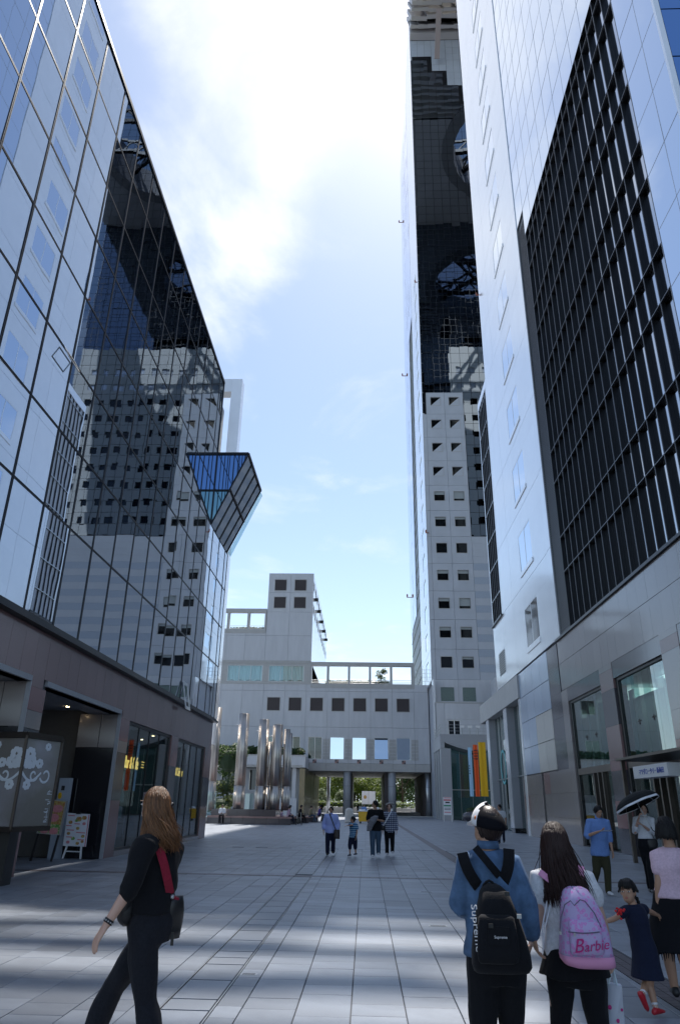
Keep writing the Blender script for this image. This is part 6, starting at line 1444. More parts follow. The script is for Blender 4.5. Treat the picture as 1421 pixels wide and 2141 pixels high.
def ribbon(pts, nrm, w_, th):                          # flat strap following points; nrm per point
    mb = MB(); rs = []
    for i, p in enumerate(pts):
        p = V(p); t = (V(pts[min(i + 1, len(pts) - 1)]) - V(pts[max(i - 1, 0)])).normalized(); nn = V(nrm[i]); nn = (nn - nn.dot(t) * t).normalized(); s = t.cross(nn)
        rs.append([p + s * w_ / 2 + nn * th / 2, p - s * w_ / 2 + nn * th / 2, p - s * w_ / 2 - nn * th / 2, p + s * w_ / 2 - nn * th / 2])
    return mb.rings(rs)

# ---------------------------------------------------------------- woman walking off to the left
def PJ(px, py, y): return atY(px, py, y)
Y = 5.1; f = V((-0.80, 0.60, 0)); r = V((0.60, 0.80, 0))
J = {'H': 1.68, 'f': f, 'r': r, 'hf': V((-0.85, 0.52, -0.05)), 'head': PJ(322, 1684, Y), 'neck': PJ(328, 1750, Y + 0.02), 'ls': PJ(303, 1770, Y - 0.17), 'rs': PJ(361, 1778, Y + 0.14),
     'le': PJ(275, 1852, Y - 0.24), 'lw': PJ(222, 1935, Y - 0.30), 're': PJ(350, 1850, Y + 0.26), 'rw': PJ(348, 1905, Y + 0.30), 'pel': PJ(320, 1925, Y)}
J['lh'] = J['pel'] - r * 0.085; J['rh'] = J['pel'] + r * 0.085
J['lk'] = V((J['pel'].x + 0.02, Y - 0.06, 0.47)); J['la'] = V((J['pel'].x + 0.14, Y - 0.08, 0.10)); J['rk'] = V((J['pel'].x - 0.26, Y + 0.17, 0.50)); J['ra'] = V((J['pel'].x - 0.44, Y + 0.26, 0.085)); J['ln'] = V((0.5, 0.5, -0.3)); J['lc'] = 0.5
wl_body = person('woman with long wavy light brown hair in black clothes walking off to the left', J, dict(fem=True, skin=skinA, hair='long', hairm=hair_blond, len=0.29, wave=0.026, out=0.022, strands=430, drift=V((0.07, -0.01, 0)), lower='trousers', lowerm=cl_jean, loose=0.016, flare=1.7, waist=0.16, top=cl_black, sleeve=1.15, tloose=0.022, hemt=0.08, collar=0.93, shoes=shoe_black), 0.008, None, True)
k = J['k']; hc = J['head']
mb = MB()
rn = random.Random(4)
for i in range(14):
    c = hc - J['hfn'] * 0.085 + J['hr'] * 0.05 + UP * (0.03 - 0.008 * i) + V((rn.uniform(-.02, .02), rn.uniform(-.02, .02), 0)); mb.ball(c, 0.022, 0.022, 0.016, n=8, m=5)
add('hair_clip', mb, leather, wl_body, True)
w_, e_ = J['lw'], J['le']; d = (w_ - e_).normalized(); mb = MB(); mb.limb([w_ - d * 0.035, w_ - d * 0.010], [0.031, 0.031], 16, rounded=False); br = add('bracelet', mb, leather, wl_body, True); x = d.orthogonal().normalized(); y_ = d.cross(x)
for i in range(12): a = i * math.pi / 6; add('stud', MB().ball(w_ - d * 0.022 + (x * math.cos(a) + y_ * math.sin(a)) * 0.032, 0.005, 0.005, 0.005, n=6, m=4), Mt['steel'], br)
bg_ = thing('shoulder_bag', 'small black bag on a wide dark red strap worn by the long-haired woman', 'bag', (J['pel'].x, Y, 0.9))
P0 = lerp(J['neck'], J['ls'], 0.25) + UP * 0.045 - f * 0.02; P1 = PJ(357, 1872, Y - 0.05)
back = [lerp(P0, P1, t) - f * (0.125 * math.sin(math.pi * min(1, t * 0.9 + 0.12))) + r * 0.02 for t in [i / 8 for i in range(9)]]
pts = [PJ(322, 1748, Y - 0.09), PJ(333, 1775, Y - 0.135), PJ(343, 1808, Y - 0.13), PJ(350, 1840, Y - 0.10), PJ(356, 1870, Y - 0.04)]
add('strap', ribbon(pts, [(0.35, -0.9, 0.2)] * 5, 0.052, 0.006), strap_red, bg_)
c = PJ(364, 1918, Y + 0.02); mb = MB(); mb.loft([(c + UP * (0.12 - 0.04 * i), 0.028 + 0.012 * math.sin(i), (0.055 + 0.02 * math.sin(math.pi * i / 6)) * 1.0) for i in range(7)], (0.8, -0.6, 0), (0.6, 0.8, 0), 14); add('pouch', mb, leather, bg_, True)
add('tassel', ribbon([PJ(361, 1950, Y - .03), PJ(359, 1978, Y - .03)], [(0, -1, 0)] * 2, 0.018, 0.006), leather, bg_); add('clip', MB().ball(PJ(360, 1876, Y - 0.04), 0.014, 0.014, 0.014), Mt['steel'], bg_)
add('trim', MB().limb([PJ(357, 1876, Y - 0.03), PJ(371, 1880, Y)], [0.012, 0.012], 6), strap_red, bg_)
b2 = thing('hip_pouch', 'rounded black pouch at the front hip of the long-haired woman', 'bag', PJ(270, 1905, Y)); c = PJ(268, 1906, Y - 0.1); mb = MB(); mb.ball(c, 0.05, 0.08, 0.085, f, r, UP, 16, 10); add('pouch', mb, leather, b2, True); add('flap', MB().ball(c + UP * 0.03 - r * 0.03, 0.045, 0.062, 0.06, f, r, UP), leather, b2, True)

# ---------------------------------------------------------------- boy in denim shirt, cap and black backpack
Y = 4.6; f = V((0.0, 1, 0)); r = V((1, 0, 0))
J = {'H': 1.60, 'f': f, 'r': r, 'hf': V((-0.55, 0.83, 0)), 'head': PJ(1016, 1728, Y + 0.03), 'neck': PJ(1020, 1777, Y), 'ls': PJ(979, 1807, Y), 'rs': PJ(1067, 1808, Y), 'le': PJ(962, 1893, Y - 0.02), 'lw': PJ(973, 1900, Y + 0.22), 're': PJ(1096, 1884, Y - 0.03), 'rw': PJ(1113, 1955, Y + 0.03), 'pel': PJ(1036, 2000, Y)}
J['lh'] = J['pel'] - r * 0.08; J['rh'] = J['pel'] + r * 0.08; px = J['pel'].x
J['lk'] = V((px - 0.085, Y + 0.02, 0.44)); J['la'] = V((px - 0.09, Y - 0.05, 0.09)); J['rk'] = V((px + 0.075, Y + 0.08, 0.44)); J['ra'] = V((px + 0.08, Y + 0.10, 0.075)); J['rn'] = V((1, 0.2, -0.2)); J['rc'] = 0.6
bb = person('youth in a denim shirt with a black and white cap holding hands with a girl', J, dict(skin=skinB, hair='long', hairm=mat('hair_dark_red', (0.022, 0.011, 0.008), 0.4, var=0.3, scale=40), len=0.085, wave=0.004, out=-0.03, strands=130, elmax=0.1, lower='trousers', lowerm=cl_black, loose=0.012, top=cl_denim, sleeve=1.93, tloose=0.024, hemt=0.0, collarband=True, shoes=shoe_black), 0.008, None, True)
hk, hr_, hf_, hu_ = J['hk'], J['hr'], J['hfn'], J['hu2']; cc = J['head'] - hf_ * 0.022 + UP * 0.048
mat('cap_black', (0.007, 0.007, 0.010), 0.9, spec=0.1); mat('cap_white', (0.66, 0.66, 0.68), 0.8)
mb = MB(); rs = []
for i in range(10):
    t = i / 9 * math.pi / 2; rs.append([cc + (hr_ * 0.103 * math.cos(a) + hf_ * 0.116 * math.sin(a)) * hk * max(0.03, math.cos(t)) + UP * 0.122 * hk * math.sin(t) - UP * (0.048 - 0.022 * math.sin(a)) for a in [2 * math.pi * q / 28 for q in range(28)]])
b_ = len(mb.v); mb.rings(rs)
# front of the crown is white, back black
for i, fc in enumerate(mb.f):
    cpt = sum((mb.v[q] for q in fc), V()) / len(fc); mb.m[i] = 1 if (cpt - cc).dot(hf_) > 0.008 else 0
cp = put('cap', mb.mesh('cap', [Mt['cap_black'], Mt['cap_white']], True), bb); 
add('visor', MB().loft([(cc + hf_ * (0.085 + 0.02 * i) * hk - UP * (0.022 + 0.006 * i), (0.082 - 0.003 * i * i) * hk, 0.005) for i in range(5)], hr_, UP, 14), Mt['cap_white'], cp, True)
add('cap_patch', MB().ball(cc - hr_ * 0.088 * hk + UP * 0.0 - UP * 0.005 + hf_ * 0.02, 0.008, 0.014, 0.016), mat('patch', (0.55, 0.16, 0.04), 0.6), cp, True)
bp = thing('black_backpack', 'large black backpack with small white lettering on the denim-shirted youth', 'backpack', (px, Y - 0.2, 0.9))
def pack(parent, m, pL, pR, pB, yb, depth, power=3.5, tilt=0.0, name='bag_body'):
    """rounded pack from photo outline: rows of (py, left px, right px)"""
    mb = MB(); secs = []
    for (py, l, rr, dd) in pL:
        a, b = PJ(l, py, yb), PJ(rr, py, yb); c = (a + b) / 2; secs.append((V((c.x, yb - depth * dd / 2, c.z)), (b.x - a.x) / 2, depth * dd / 2))
    # squash in depth towards the ends so that the pack closes
    mb.loft(secs, (1, 0, 0), (0, 1, 0), 26, power=power); return add(name, mb, m, parent, True)
yb = Y - 0.115
pack(bp, cl_black, [(1846, 1016, 1034, 0.35), (1850, 1006, 1042, 0.6), (1862, 999, 1055, 0.85), (1885, 994, 1064, 0.95), (1915, 988, 1076, 1.0), (1950, 984, 1088, 1.0), (1985, 981, 1098, 1.0), (2012, 982, 1102, 0.95), (2024, 986, 1098, 0.8), (2030, 992, 1080, 0.5)], None, None, yb, 0.20)
pack(bp, cl_black, [(1912, 1004, 1064, 0.5), (1918, 998, 1072, 0.9), (1960, 996, 1080, 1.0), (1996, 996, 1084, 1.0), (2010, 999, 1080, 0.85), (2015, 1004, 1072, 0.5)], None, None, yb - 0.175, 0.06, name='front_pocket')
add('pocket_flap', MB().prism([PJ(1020, 1937, yb - 0.238), PJ(1065, 1940, yb - 0.238), PJ(1066, 1978, yb - 0.240), PJ(1021, 1977, yb - 0.240)], (0, 0.012, 0)), cl_black, bp)
for (a, b) in (((966, 1784), (999, 1854)), ((1063, 1776), (1048, 1852))):
    q = [PJ(a[0] + (b[0] - a[0]) * t + (6 * math.sin(math.pi * t) if a[0] > 1000 else -5 * math.sin(math.pi * t)), a[1] + (b[1] - a[1]) * t, Y - 0.075 - 0.06 * math.sin(math.pi * (0.25 + 0.6 * t))) for t in [i / 6 for i in range(7)]]
    add('strap', ribbon(q, [(0, -1, 0.15)] * 7, 0.062, 0.014), cl_black, bp)
q = [PJ(993 + 50 * t, 1772 + 60 * t, Y - 0.09 - 0.06 * math.sin(math.pi * (0.2 + 0.6 * t))) for t in [i / 5 for i in range(6)]]; add('strap', ribbon(q, [(0, -1, 0.1)] * 6, 0.042, 0.006), cl_black, bp)
add('grab_handle', MB().limb([PJ(1010 + 6 * i, 1852 - 10 * math.sin(math.pi * i / 4), yb - 0.06) for i in range(5)], [0.007] * 5, 6), cl_black, bp, True)
for (x_, y_) in ((1023, 1934), (1060, 1870), (1085, 1917)): add('buckle', MB().box(*(lambda p: (p.x - 0.012, p.x + 0.012, yb - 0.245 if y_ > 1900 and x_ < 1050 else yb - 0.2, yb - 0.19 if not (y_ > 1900 and x_ < 1050) else yb - 0.235, p.z - 0.01, p.z + 0.01))(PJ(x_, y_, yb - 0.2))), Mt['steel' if x_ > 1080 else 'black_plastic'], bp)
TXTW = mat('white_print', (0.7, 0.7, 0.72), 0.6)
p = PJ(1033, 1963, yb - 0.243); text(bp, 'Supreme', 0.019, (p.x, yb - 0.2435, p.z), (R(90), 0, 0), TXTW, 0.0006)
p = PJ(990, 1950, yb - 0.165); text(bp, 'Supreme', 0.062, (p.x - 0.006, yb - 0.150, p.z + 0.13), (R(90), R(84), R(-52)), TXTW, 0.001)

# ---------------------------------------------------------------- girl with pink backpack
Y = 4.8; f = V((0.1, 1, 0)).normalized(); r = V((f.y, -f.x, 0))
J = {'H': 1.53, 'f': f, 'r': r, 'hf': V((-0.25, 0.95, -0.1)), 'head': PJ(1155, 1758, Y + 0.02), 'neck': PJ(1172, 1812, Y), 'ls': PJ(1130, 1838, Y), 'rs': PJ(1224, 1842, Y), 'le': PJ(1131, 1906, Y), 'lw': PJ(1112, 1966, Y + 0.02), 're': PJ(1254, 1916, Y), 'rw': PJ(1272, 1988, Y + 0.02), 'pel': PJ(1200, 2012, Y)}
J['lh'] = J['pel'] - r * 0.08; J['rh'] = J['pel'] + r * 0.08; px = J['pel'].x
J['lk'] = V((px - 0.10, Y + 0.05, 0.43)); J['la'] = V((px - 0.09, Y - 0.02, 0.09)); J['rk'] = V((px + 0.115, Y + 0.02, 0.43)); J['ra'] = V((px + 0.20, Y + 0.05, 0.075)); J['ln'] = V((-1, 0.2, -0.2)); J['lc'] = 0.6; J['rn'] = V((-1, 0, 0)); J['rc'] = 1.1
gb = person('girl with long dark red-brown hair in a white tee and black leggings', J, dict(fem=True, skin=skinA, hair='long', hairm=hair_brown, len=0.39, wave=0.012, out=0.05, strands=430, drift=V((0.03, -0.05, 0)), lower='trousers', lowerm=cl_black, loose=0.004, top=cl_white, sleeve=0.45, tloose=0.020, hemt=-0.02, shoes=shoe_black), 0.008, None, True)
mb = MB(); c0 = PJ(1200, 1996, Y); c1 = PJ(1202, 2040, Y); mb.loft([(c1, 0.205, 0.16), (lerp(c0, c1, 0.5), 0.19, 0.15), (c0 + UP * 0.03, 0.168, 0.135)], r, f, 24); skinned('skirt', mb, cl_black, gb, 0.009, 1, 0.010, 12, (1, 1, 0.1))
w_, e_ = J['lw'], J['le']; d = (w_ - e_).normalized(); add('bracelet', MB().limb([w_ - d * 0.03, w_ - d * 0.022], [0.030, 0.030], 16, rounded=False), Mt['steel'], gb, True)
pk = thing('pink_backpack', 'pink leopard print backpack with looping magenta lettering on the long-haired girl', 'backpack', (px, Y - 0.2, 0.9)); yb = Y - 0.105
pack(pk, pat_leo, [(1851, 1182, 1208, 0.4), (1856, 1172, 1218, 0.65), (1875, 1166, 1230, 0.85), (1905, 1165, 1245, 0.95), (1945, 1163, 1258, 1.0), (1980, 1162, 1265, 1.0), (1990, 1162, 1267, 1.0)], None, None, yb, 0.19)
mat('bag_pink', (0.62, 0.27, 0.44), 0.7, var=0.05)
pack(pk, Mt['bag_pink'], [(1989, 1161.5, 1267.5, 1.01), (2000, 1164, 1270, 1.01), (2010, 1172, 1272, 0.97), (2016, 1190, 1268, 0.8), (2018, 1200, 1260, 0.5)], None, None, yb + 0.001, 0.19, name='bag_base')
pack(pk, pat_leo, [(1922, 1192, 1240, 0.4), (1928, 1186, 1248, 0.85), (1950, 1187, 1253, 1.0), (1980, 1189, 1259, 1.0), (1993, 1190, 1258, 0.9), (1999, 1198, 1248, 0.4)], None, None, yb - 0.165, 0.06, name='front_pocket')
add('zip', ribbon([PJ(1187 + 66 * t, 1949 + 3 * math.sin(t * 3), yb - 0.229) for t in [i / 6 for i in range(7)]], [(0, -1, 0)] * 7, 0.006, 0.003), mat('zip_line', (0.10, 0.08, 0.14), 0.5), pk)
add('zip', ribbon([PJ(*q, yb - 0.198) for q in ((1170, 1948), (1172, 1920), (1180, 1892), (1192, 1884), (1200, 1894), (1212, 1882), (1222, 1885), (1242, 1910), (1256, 1940))], [(0, -1, 0)] * 9, 0.006, 0.003), Mt['zip_line'], pk)
p = PJ(1200, 1951, yb - 0.228); add('zip_pull', MB().box(p.x - 0.004, p.x + 0.004, yb - 0.236, yb - 0.228, p.z - 0.018, p.z), Mt['steel'], pk); p = PJ(1167, 1940, yb - 0.12); add('zip_pull', MB().box(p.x - 0.006, p.x + 0.004, yb - 0.16, yb - 0.15, p.z - 0.03, p.z), Mt['steel'], pk)
for (a, b) in (((1128, 1824), (1160, 1850)), ((1214, 1812), (1214, 1852))):
    q = [PJ(a[0] + (b[0] - a[0]) * t, a[1] + (b[1] - a[1]) * t, Y - 0.045 - 0.05 * math.sin(math.pi * (0.2 + 0.6 * t))) for t in [i / 5 for i in range(6)]]; add('strap', ribbon(q, [(0, -1, 0.15)] * 6, 0.035, 0.012), Mt['bag_pink'], pk)
mag = mat('magenta_print', (0.40, 0.008, 0.15), 0.6)
p = PJ(1200, 1988, yb - 0.229); text(pk, 'B', 0.095, (p.x - 0.003, yb - 0.2305, p.z - 0.012), (R(90), R(-4), 0), mag, 0.0008, 0.35); text(pk, 'arbie', 0.068, (p.x + 0.054, yb - 0.2305, p.z - 0.006), (R(90), R(-7), 0), mag, 0.0008, 0.35)
for dx in (0.0, 0.03): add('dangling_cord', MB().limb([PJ(1143 + dx * 300, 1885, Y - 0.10), PJ(1133 + dx * 200, 1940, Y - 0.1), PJ(1135, 1990, Y - 0.1)], [0.004] * 3, 5), Mt['paper'], pk)
sb_ = thing('shopping_bag', 'white paper shopping bag with small magenta dots in the right hand of the girl', 'shopping bag', PJ(1280, 2100, Y)); hd = J['rw'] + (J['rw'] - J['re']).normalized() * 0.085
a, b = PJ(1266, 2060, Y), PJ(1297, 2060, Y); zt2 = a.z; zb2 = zt2 - 0.38
mat('bag_white', (0.56, 0.60, 0.70), 0.55, var=0.05)
mb = MB(); mb.rings([[V((a.x - 0.01, Y + 0.05, zb2)), V((b.x - 0.03, Y - 0.04, zb2)), V((b.x + 0.02, Y + 0.06, zb2)), V((a.x + 0.03, Y + 0.14, zb2))], [V((a.x, Y + 0.05, zt2)), V((b.x, Y - 0.02, zt2)), V((b.x + 0.01, Y + 0.04, zt2)), V((a.x + 0.02, Y + 0.10, zt2))]]); add('bag_body', mb, Mt['bag_white'], sb_)
for s in (0, 1):
    p0 = V((lerp(a, b, 0.25).x, Y + 0.02 + 0.05 * s, zt2)); p1 = V((lerp(a, b, 0.75).x, Y - 0.005 + 0.05 * s, zt2)); add('handle', MB().limb([p0, lerp(p0, hd, 0.7), hd - UP * 0.012, lerp(p1, hd, 0.7), p1], [0.005] * 5, 6), mat('handle_clear', (0.5, 0.6, 0.66), 0.3) if s == 0 else MAT['handle_clear'], sb_)
for (u, v, s) in ((0.55, 0.45, 0.011), (0.3, 0.72, 0.014), (0.8, 0.3, 0.008), (0.2, 0.3, 0.012), (0.7, 0.75, 0.02)): add('print', MB().ball(V((a.x + (b.x - a.x) * u, Y + 0.045 - 0.085 * u, zt2 - 0.38 * v)), s, 0.004, s, n=10, m=6), mag, sb_)

# ---------------------------------------------------------------- little girl looking back, and her mother
Y = 7.1; f = V((0.75, 0.66, 0)).normalized(); r = V((f.y, -f.x, 0))
J = {'H': 1.05, 'f': f, 'r': r, 'hf': V((-0.55, -0.83, -0.08)), 'hu': V((-0.06, 0.0, 1)), 'head': PJ(1312, 1864, Y), 'neck': PJ(1322, 1889, Y), 'ls': PJ(1308, 1904, Y - 0.03), 'rs': PJ(1336, 1900, Y + 0.05), 'le': PJ(1286, 1921, Y - 0.08), 'lw': PJ(1262, 1929, Y - 0.12), 're': PJ(1357, 1906, Y + 0.14), 'rw': PJ(1374, 1914, Y + 0.25), 'pel': PJ(1347, 1990, Y)}
J['lh'] = J['pel'] - r * 0.05; J['rh'] = J['pel'] + r * 0.05; J['lk'] = PJ(1350, 2052, Y + 0.03); J['la'] = PJ(1342, 2085, Y - 0.10); J['rk'] = PJ(1358, 2062, Y + 0.0); J['ra'] = V((PJ(1368, 2122, Y).x, Y - 0.05, 0.055)); J['hem'] = PJ(1354, 2046, Y); J['lf'] = V((0.45, 0.25, -0.85)).normalized(); J['rf'] = V((0.8, 0.6, 0)).normalized()
cb_ = person('little girl in a navy dress looking back while holding hands with her mother', J, dict(fem=True, skin=skinB, child=1.36, hair='short', bangs=True, lower='dress', lowerm=cl_navy, hemr=0.145, top=cl_navy, sleeve=0.42, tloose=0.010, hemt=0.3, collar=0.98, shoes=shoe_red), 0.007, None, True)
hk, hr_, hf_, hu_ = J['hk'], J['hr'], J['hfn'], J['hu2']
mb = MB(); p = J['head'] - hr_ * 0.06 * hk - hf_ * 0.05 * hk - hu_ * 0.03; p = PJ(1331, 1880, Y + 0.03)
for i in range(8): mb.ball(p + V((0.004 * math.sin(i * 1.3) + 0.004 * i, 0, -0.026 * i)), 0.017 - 0.001 * i, 0.017 - 0.001 * i, 0.019, n=8, m=6)
add('plait', mb, hair_black, cb_, True)
mb = MB(); p = PJ(1297, 1904, Y - 0.14); rn = random.Random(2)
for i in range(16): mb.ball(p + V((rn.gauss(0, 0.012), rn.gauss(0, 0.012), rn.gauss(0, 0.018))), 0.012, 0.012, 0.010, n=6, m=5)
add('red_corsage', mb, mat('corsage_red', (0.55, 0.01, 0.015), 0.7), cb_, True)
for sd in 'lr':
    a = J[sd + 'a']; kn = J[sd + 'k']; d = (kn - a).normalized(); add('sock', MB().limb([a + d * 0.005, a + d * 0.035, a + d * 0.05], [0.022, 0.024, 0.028], 10), cl_white, cb_, True)
Y = 7.45; f = V((0.25, 1, 0)).normalized(); r = V((f.y, -f.x, 0)); pel = PJ(1404, 1885, Y)
J = {'H': 1.57, 'f': f, 'r': r, 'hf': V((0.45, 0.9, 0)), 'head': PJ(1391, 1733, Y), 'neck': PJ(1400, 1772, Y), 'ls': PJ(1374, 1790, Y), 'rs': PJ(1432, 1792, Y), 'le': PJ(1376, 1838, Y - 0.03), 'lw': PJ(1375, 1888, Y - 0.02), 're': PJ(1448, 1840, Y), 'rw': PJ(1452, 1890, Y), 'pel': pel, 'lh': pel - r * 0.08, 'rh': pel + r * 0.08, 'hem': PJ(1400, 1990, Y)}
J['lk'] = PJ(1396, 1996, Y - 0.05); J['la'] = PJ(1411, 2072, Y - 0.05); J['rk'] = PJ(1425, 1990, Y + 0.2); J['ra'] = V((J['rk'].x + 0.05, Y + 0.25, 0.09)); J['ln'] = V((1, -0.2, 0.1)); J['lc'] = 0.8
mo = person('woman with a black bob in a pale pink knit top leading the little girl', J, dict(fem=True, skin=skinB, hair='bob', len=0.115, lower='skirt', lowerm=cl_black, hemr=0.25, hemfold=0.020, top=cl_pink, sleeve=0.52, tloose=0.016, hemt=0.05, face=False, shoes=shoe_black), 0.009, None, True)
mb = MB(); c = PJ(1400, 1990, Y)
for i in range(70):
    a = i / 70 * 2 * math.pi; p = c + V((0.25 * math.cos(a), 0.19 * math.sin(a), 0.02)); mb.limb([p, p + V((random.gauss(0, .006), random.gauss(0, .006), -random.uniform(0.04, 0.09)))], [0.006, 0.003], 4)
add('fringe', mb, cl_black, mo)

# ---------------------------------------------------------------- man reading a paper, woman under a parasol
J = make_pose(4.86, 16.1, 172, 1.66, 0.04, head=165); J['head'] = J['head'] + J['f'] * 0.03; J['hf'] = V((0.12, -0.85, -0.5)); J['hu'] = V((0.05, -0.5, 0.86))
for kk, q in (('ls', (1232, 1719, 0)), ('rs', (1266, 1719, 0)), ('le', (1226, 1749, -0.05)), ('lw', (1252, 1739, -0.32)), ('re', (1274, 1755, 0)), ('rw', (1279.5, 1780, -0.08))): J[kk] = PJ(q[0], q[1], 16.1 + q[2])
J['lk'] = PJ(1247, 1822, 16.1); J['la'] = V((PJ(1247, 1850, 16.1).x, 16.35, 0.12)); J['rk'] = PJ(1269, 1822, 16.0); J['ra'] = PJ(1271, 1866, 16.0); J['lh'] = PJ(1247, 1784, 16.1); J['rh'] = PJ(1262, 1784, 16.1); J['pel'] = PJ(1254, 1782, 16.1); J['neck'] = PJ(1250, 1713, 16.1); J['ln'] = V((0, 0, 1))
person('man in a blue rolled-sleeve shirt and olive trousers looking down at a paper', J, dict(skin=skinB, hair='short', lower='trousers', lowerm=cl_olive, loose=0.020, top=cl_blue, sleeve=1.05, tloose=0.030, hemt=-0.12, collarband=True, shoes=shoe_white), 0.014)
ps = thing('paper_sheet', 'white sheet of paper in the hand of the blue-shirted man', 'paper', PJ(1260, 1738, 15.7)); c = PJ(1262, 1738, 15.72)
mb = MB(); 
for i in range(6):
    a, b = i / 6, (i + 1) / 6; z = lambda t: 0.02 * math.sin(2.2 * t); mb.prism([c + V((-0.09 + 0.24 * a, -0.1, z(a))), c + V((-0.09 + 0.24 * b, -0.1, z(b))), c + V((-0.09 + 0.24 * b, 0.1, z(b) - 0.03)), c + V((-0.09 + 0.24 * a, 0.1, z(a) - 0.03))], (0, 0, 0.002))
add('sheet', mb, Mt['paper'], ps)
J = make_pose(6.02, 16.7, 190, 1.70, -0.05, head=196)
for kk, q in (('ls', (1329, 1713, 0)), ('rs', (1361, 1713, 0)), ('le', (1327, 1741, -0.05)), ('lw', (1334, 1713, -0.22)), ('re', (1364, 1742, -0.05)), ('rw', (1344, 1727, -0.25))): J[kk] = PJ(q[0], q[1], 16.7 + q[2])
J['head'] = PJ(1344.5, 1693, 16.62); J['neck'] = PJ(1345, 1708, 16.7); J['pel'] = PJ(1350, 1766, 16.7); J['ra'] = PJ(1364, 1862, 16.6); J['rk'] = PJ(1358, 1815, 16.6); J['la'] = PJ(1358, 1860, 16.9); J['lk'] = PJ(1352, 1812, 16.75); J['lh'] = J['pel'] + V((-0.08, 0, 0)); J['rh'] = J['pel'] + V((0.08, 0, 0))
J['hf'] = V((-0.15, -0.98, 0.05))
person('woman in a white shirt and black trousers standing under a dark parasol', J, dict(fem=True, skin=skinA, hair='bob', len=0.09, lower='trousers', lowerm=cl_black, loose=0.010, waist=0.3, top=cl_white, sleeve=1.3, tloose=0.018, hemt=0.2, collarband=True, shoes=shoe_black), 0.014)
um = thing('parasol', 'open dark parasol with a pale edge tilted over the white-shirted woman', 'umbrella', PJ(1333, 1715, 16.4))
gp = PJ(1334.5, 1712, 16.42); tp = PJ(1320, 1660, 16.55); ax = (tp - gp).normalized(); ax = (V((-0.34, 0.25, 0.91))).normalized(); ctr_ = tp; e1_ = (V((1, 0, 0.34)) - ax * V((1, 0, 0.34)).dot(ax)).normalized(); e2_ = ax.cross(e1_)
mb = MB(); mb2 = MB(); rim = []
nseg = 8; Ru = 0.50; dep = 0.25
def cpt(a, t): 
    sc = 1 - 0.075 * (math.sin(nseg / 2 * a) ** 2) * t; return ctr_ + (e1_ * math.cos(a) + e2_ * math.sin(a)) * Ru * sc * math.sin(t * math.pi / 2 * 0.98) - ax * dep * (1 - math.cos(t * math.pi / 2)) 
for i in range(48):
    a, b = 2 * math.pi * i / 48, 2 * math.pi * (i + 1) / 48
    for j in range(6):
        t, u = j / 6, (j + 1) / 6; (mb if j < 5 else mb2 if False else mb).face([cpt(a, t), cpt(b, t), cpt(b, u), cpt(a, u)])
    mb2.prism([cpt(a, 0.93) + ax * 0.003, cpt(b, 0.93) + ax * 0.003, cpt(b, 1.01), cpt(a, 1.01)], ax * 0.003); mb2.prism([cpt(a, 0.93) - ax * 0.006, cpt(b, 0.93) - ax * 0.006, cpt(b, 1.01) - ax * 0.004, cpt(a, 1.01) - ax * 0.004], ax * 0.002)
add('canopy', mb, cloth('parasol_cloth', (0.012, 0.014, 0.016)), um, True); add('edge_trim', mb2, Mt['paper'], um)
add('shaft', MB().limb([ctr_ + ax * 0.05, ctr_ - ax * 0.72], [0.008, 0.008], 8), Mt['steel'], um, True); q = ctr_ - ax * 0.72; add('handle', MB().limb([q, q - ax * 0.06, q - ax * 0.10 + e1_ * 0.02, q - ax * 0.09 + e1_ * 0.06, q - ax * 0.06 + e1_ * 0.07], [0.011] * 5, 8), leather, um, True)
for i in range(8): a = 2 * math.pi * i / 8 + math.pi / 8; add('rib', MB().limb([cpt(a, 0.0) - ax * 0.01, cpt(a, 0.5) - ax * 0.01, cpt(a, 1.0) - ax * 0.008], [0.004] * 3, 5), Mt['steel'], um)
hb = thing('handbag', 'dark handbag at the side of the white-shirted woman', 'bag', PJ(1362, 1765, 16.6)); c = PJ(1363, 1765, 16.6); add('bag_body', MB().loft([(c + UP * (0.1 - 0.05 * i), 0.10 + 0.02 * math.sin(i), 0.05) for i in range(5)], (1, 0, 0), (0, 1, 0), 16, power=3), leather, hb, True); add('handle', MB().limb([c + V((-.06, 0, .1)), c + V((-.02, 0, .3)), c + V((.05, 0, .1))], [0.008] * 3, 6), leather, hb)

# ---------------------------------------------------------------- family walking towards the camera
J = make_pose(-1.19, 26.2, 186, 1.52, 0.05, arms={'le': (-0.17, -0.02, 0.13), 'lw': (-0.155, 0.05, -0.02), 're': (0.17, -0.02, 0.13), 'rw': (0.155, 0.06, -0.02)}); J['bulk'] = 1.12
person('woman in a lavender blouse with a crossbody bag, leftmost of the family', J, dict(fem=True, skin=skinB, hair='short', lower='trousers', lowerm=cl_navy, loose=0.03, top=cl_lav, sleeve=1.5, tloose=0.035, hemt=-0.15, collarband=True, shoes=shoe_black), 0.018)
t = thing('crossbody_bag', 'dark brown crossbody bag of the lavender-bloused woman', 'bag', (-1.0, 26.0, 0.8)); kb = J['k']; a, b = J['rs'] + V((0.06, -0.08, 0.04)), V((-1.0, 25.96, 0.78))
a = lerp(J['neck'], J['rs'] if J['rs'].x < J['ls'].x else J['ls'], 0.3) + V((0, -0.06, 0.05)); add('strap', ribbon([a, lerp(a, b, 0.3) + V((0, -0.10, 0)), lerp(a, b, 0.6) + V((0, -0.09, 0)), b], [(0, -1, 0)] * 4, 0.035, 0.008), leather, t); add('bag_body', MB().loft([(b + V((0.03, 0, 0.02 - 0.07 * i)), 0.10, 0.06) for i in range(5)], (1, 0, 0), (0, 1, 0), 14, power=3), mat('bag_brown', (0.025, 0.015, 0.015), 0.5), t, True)
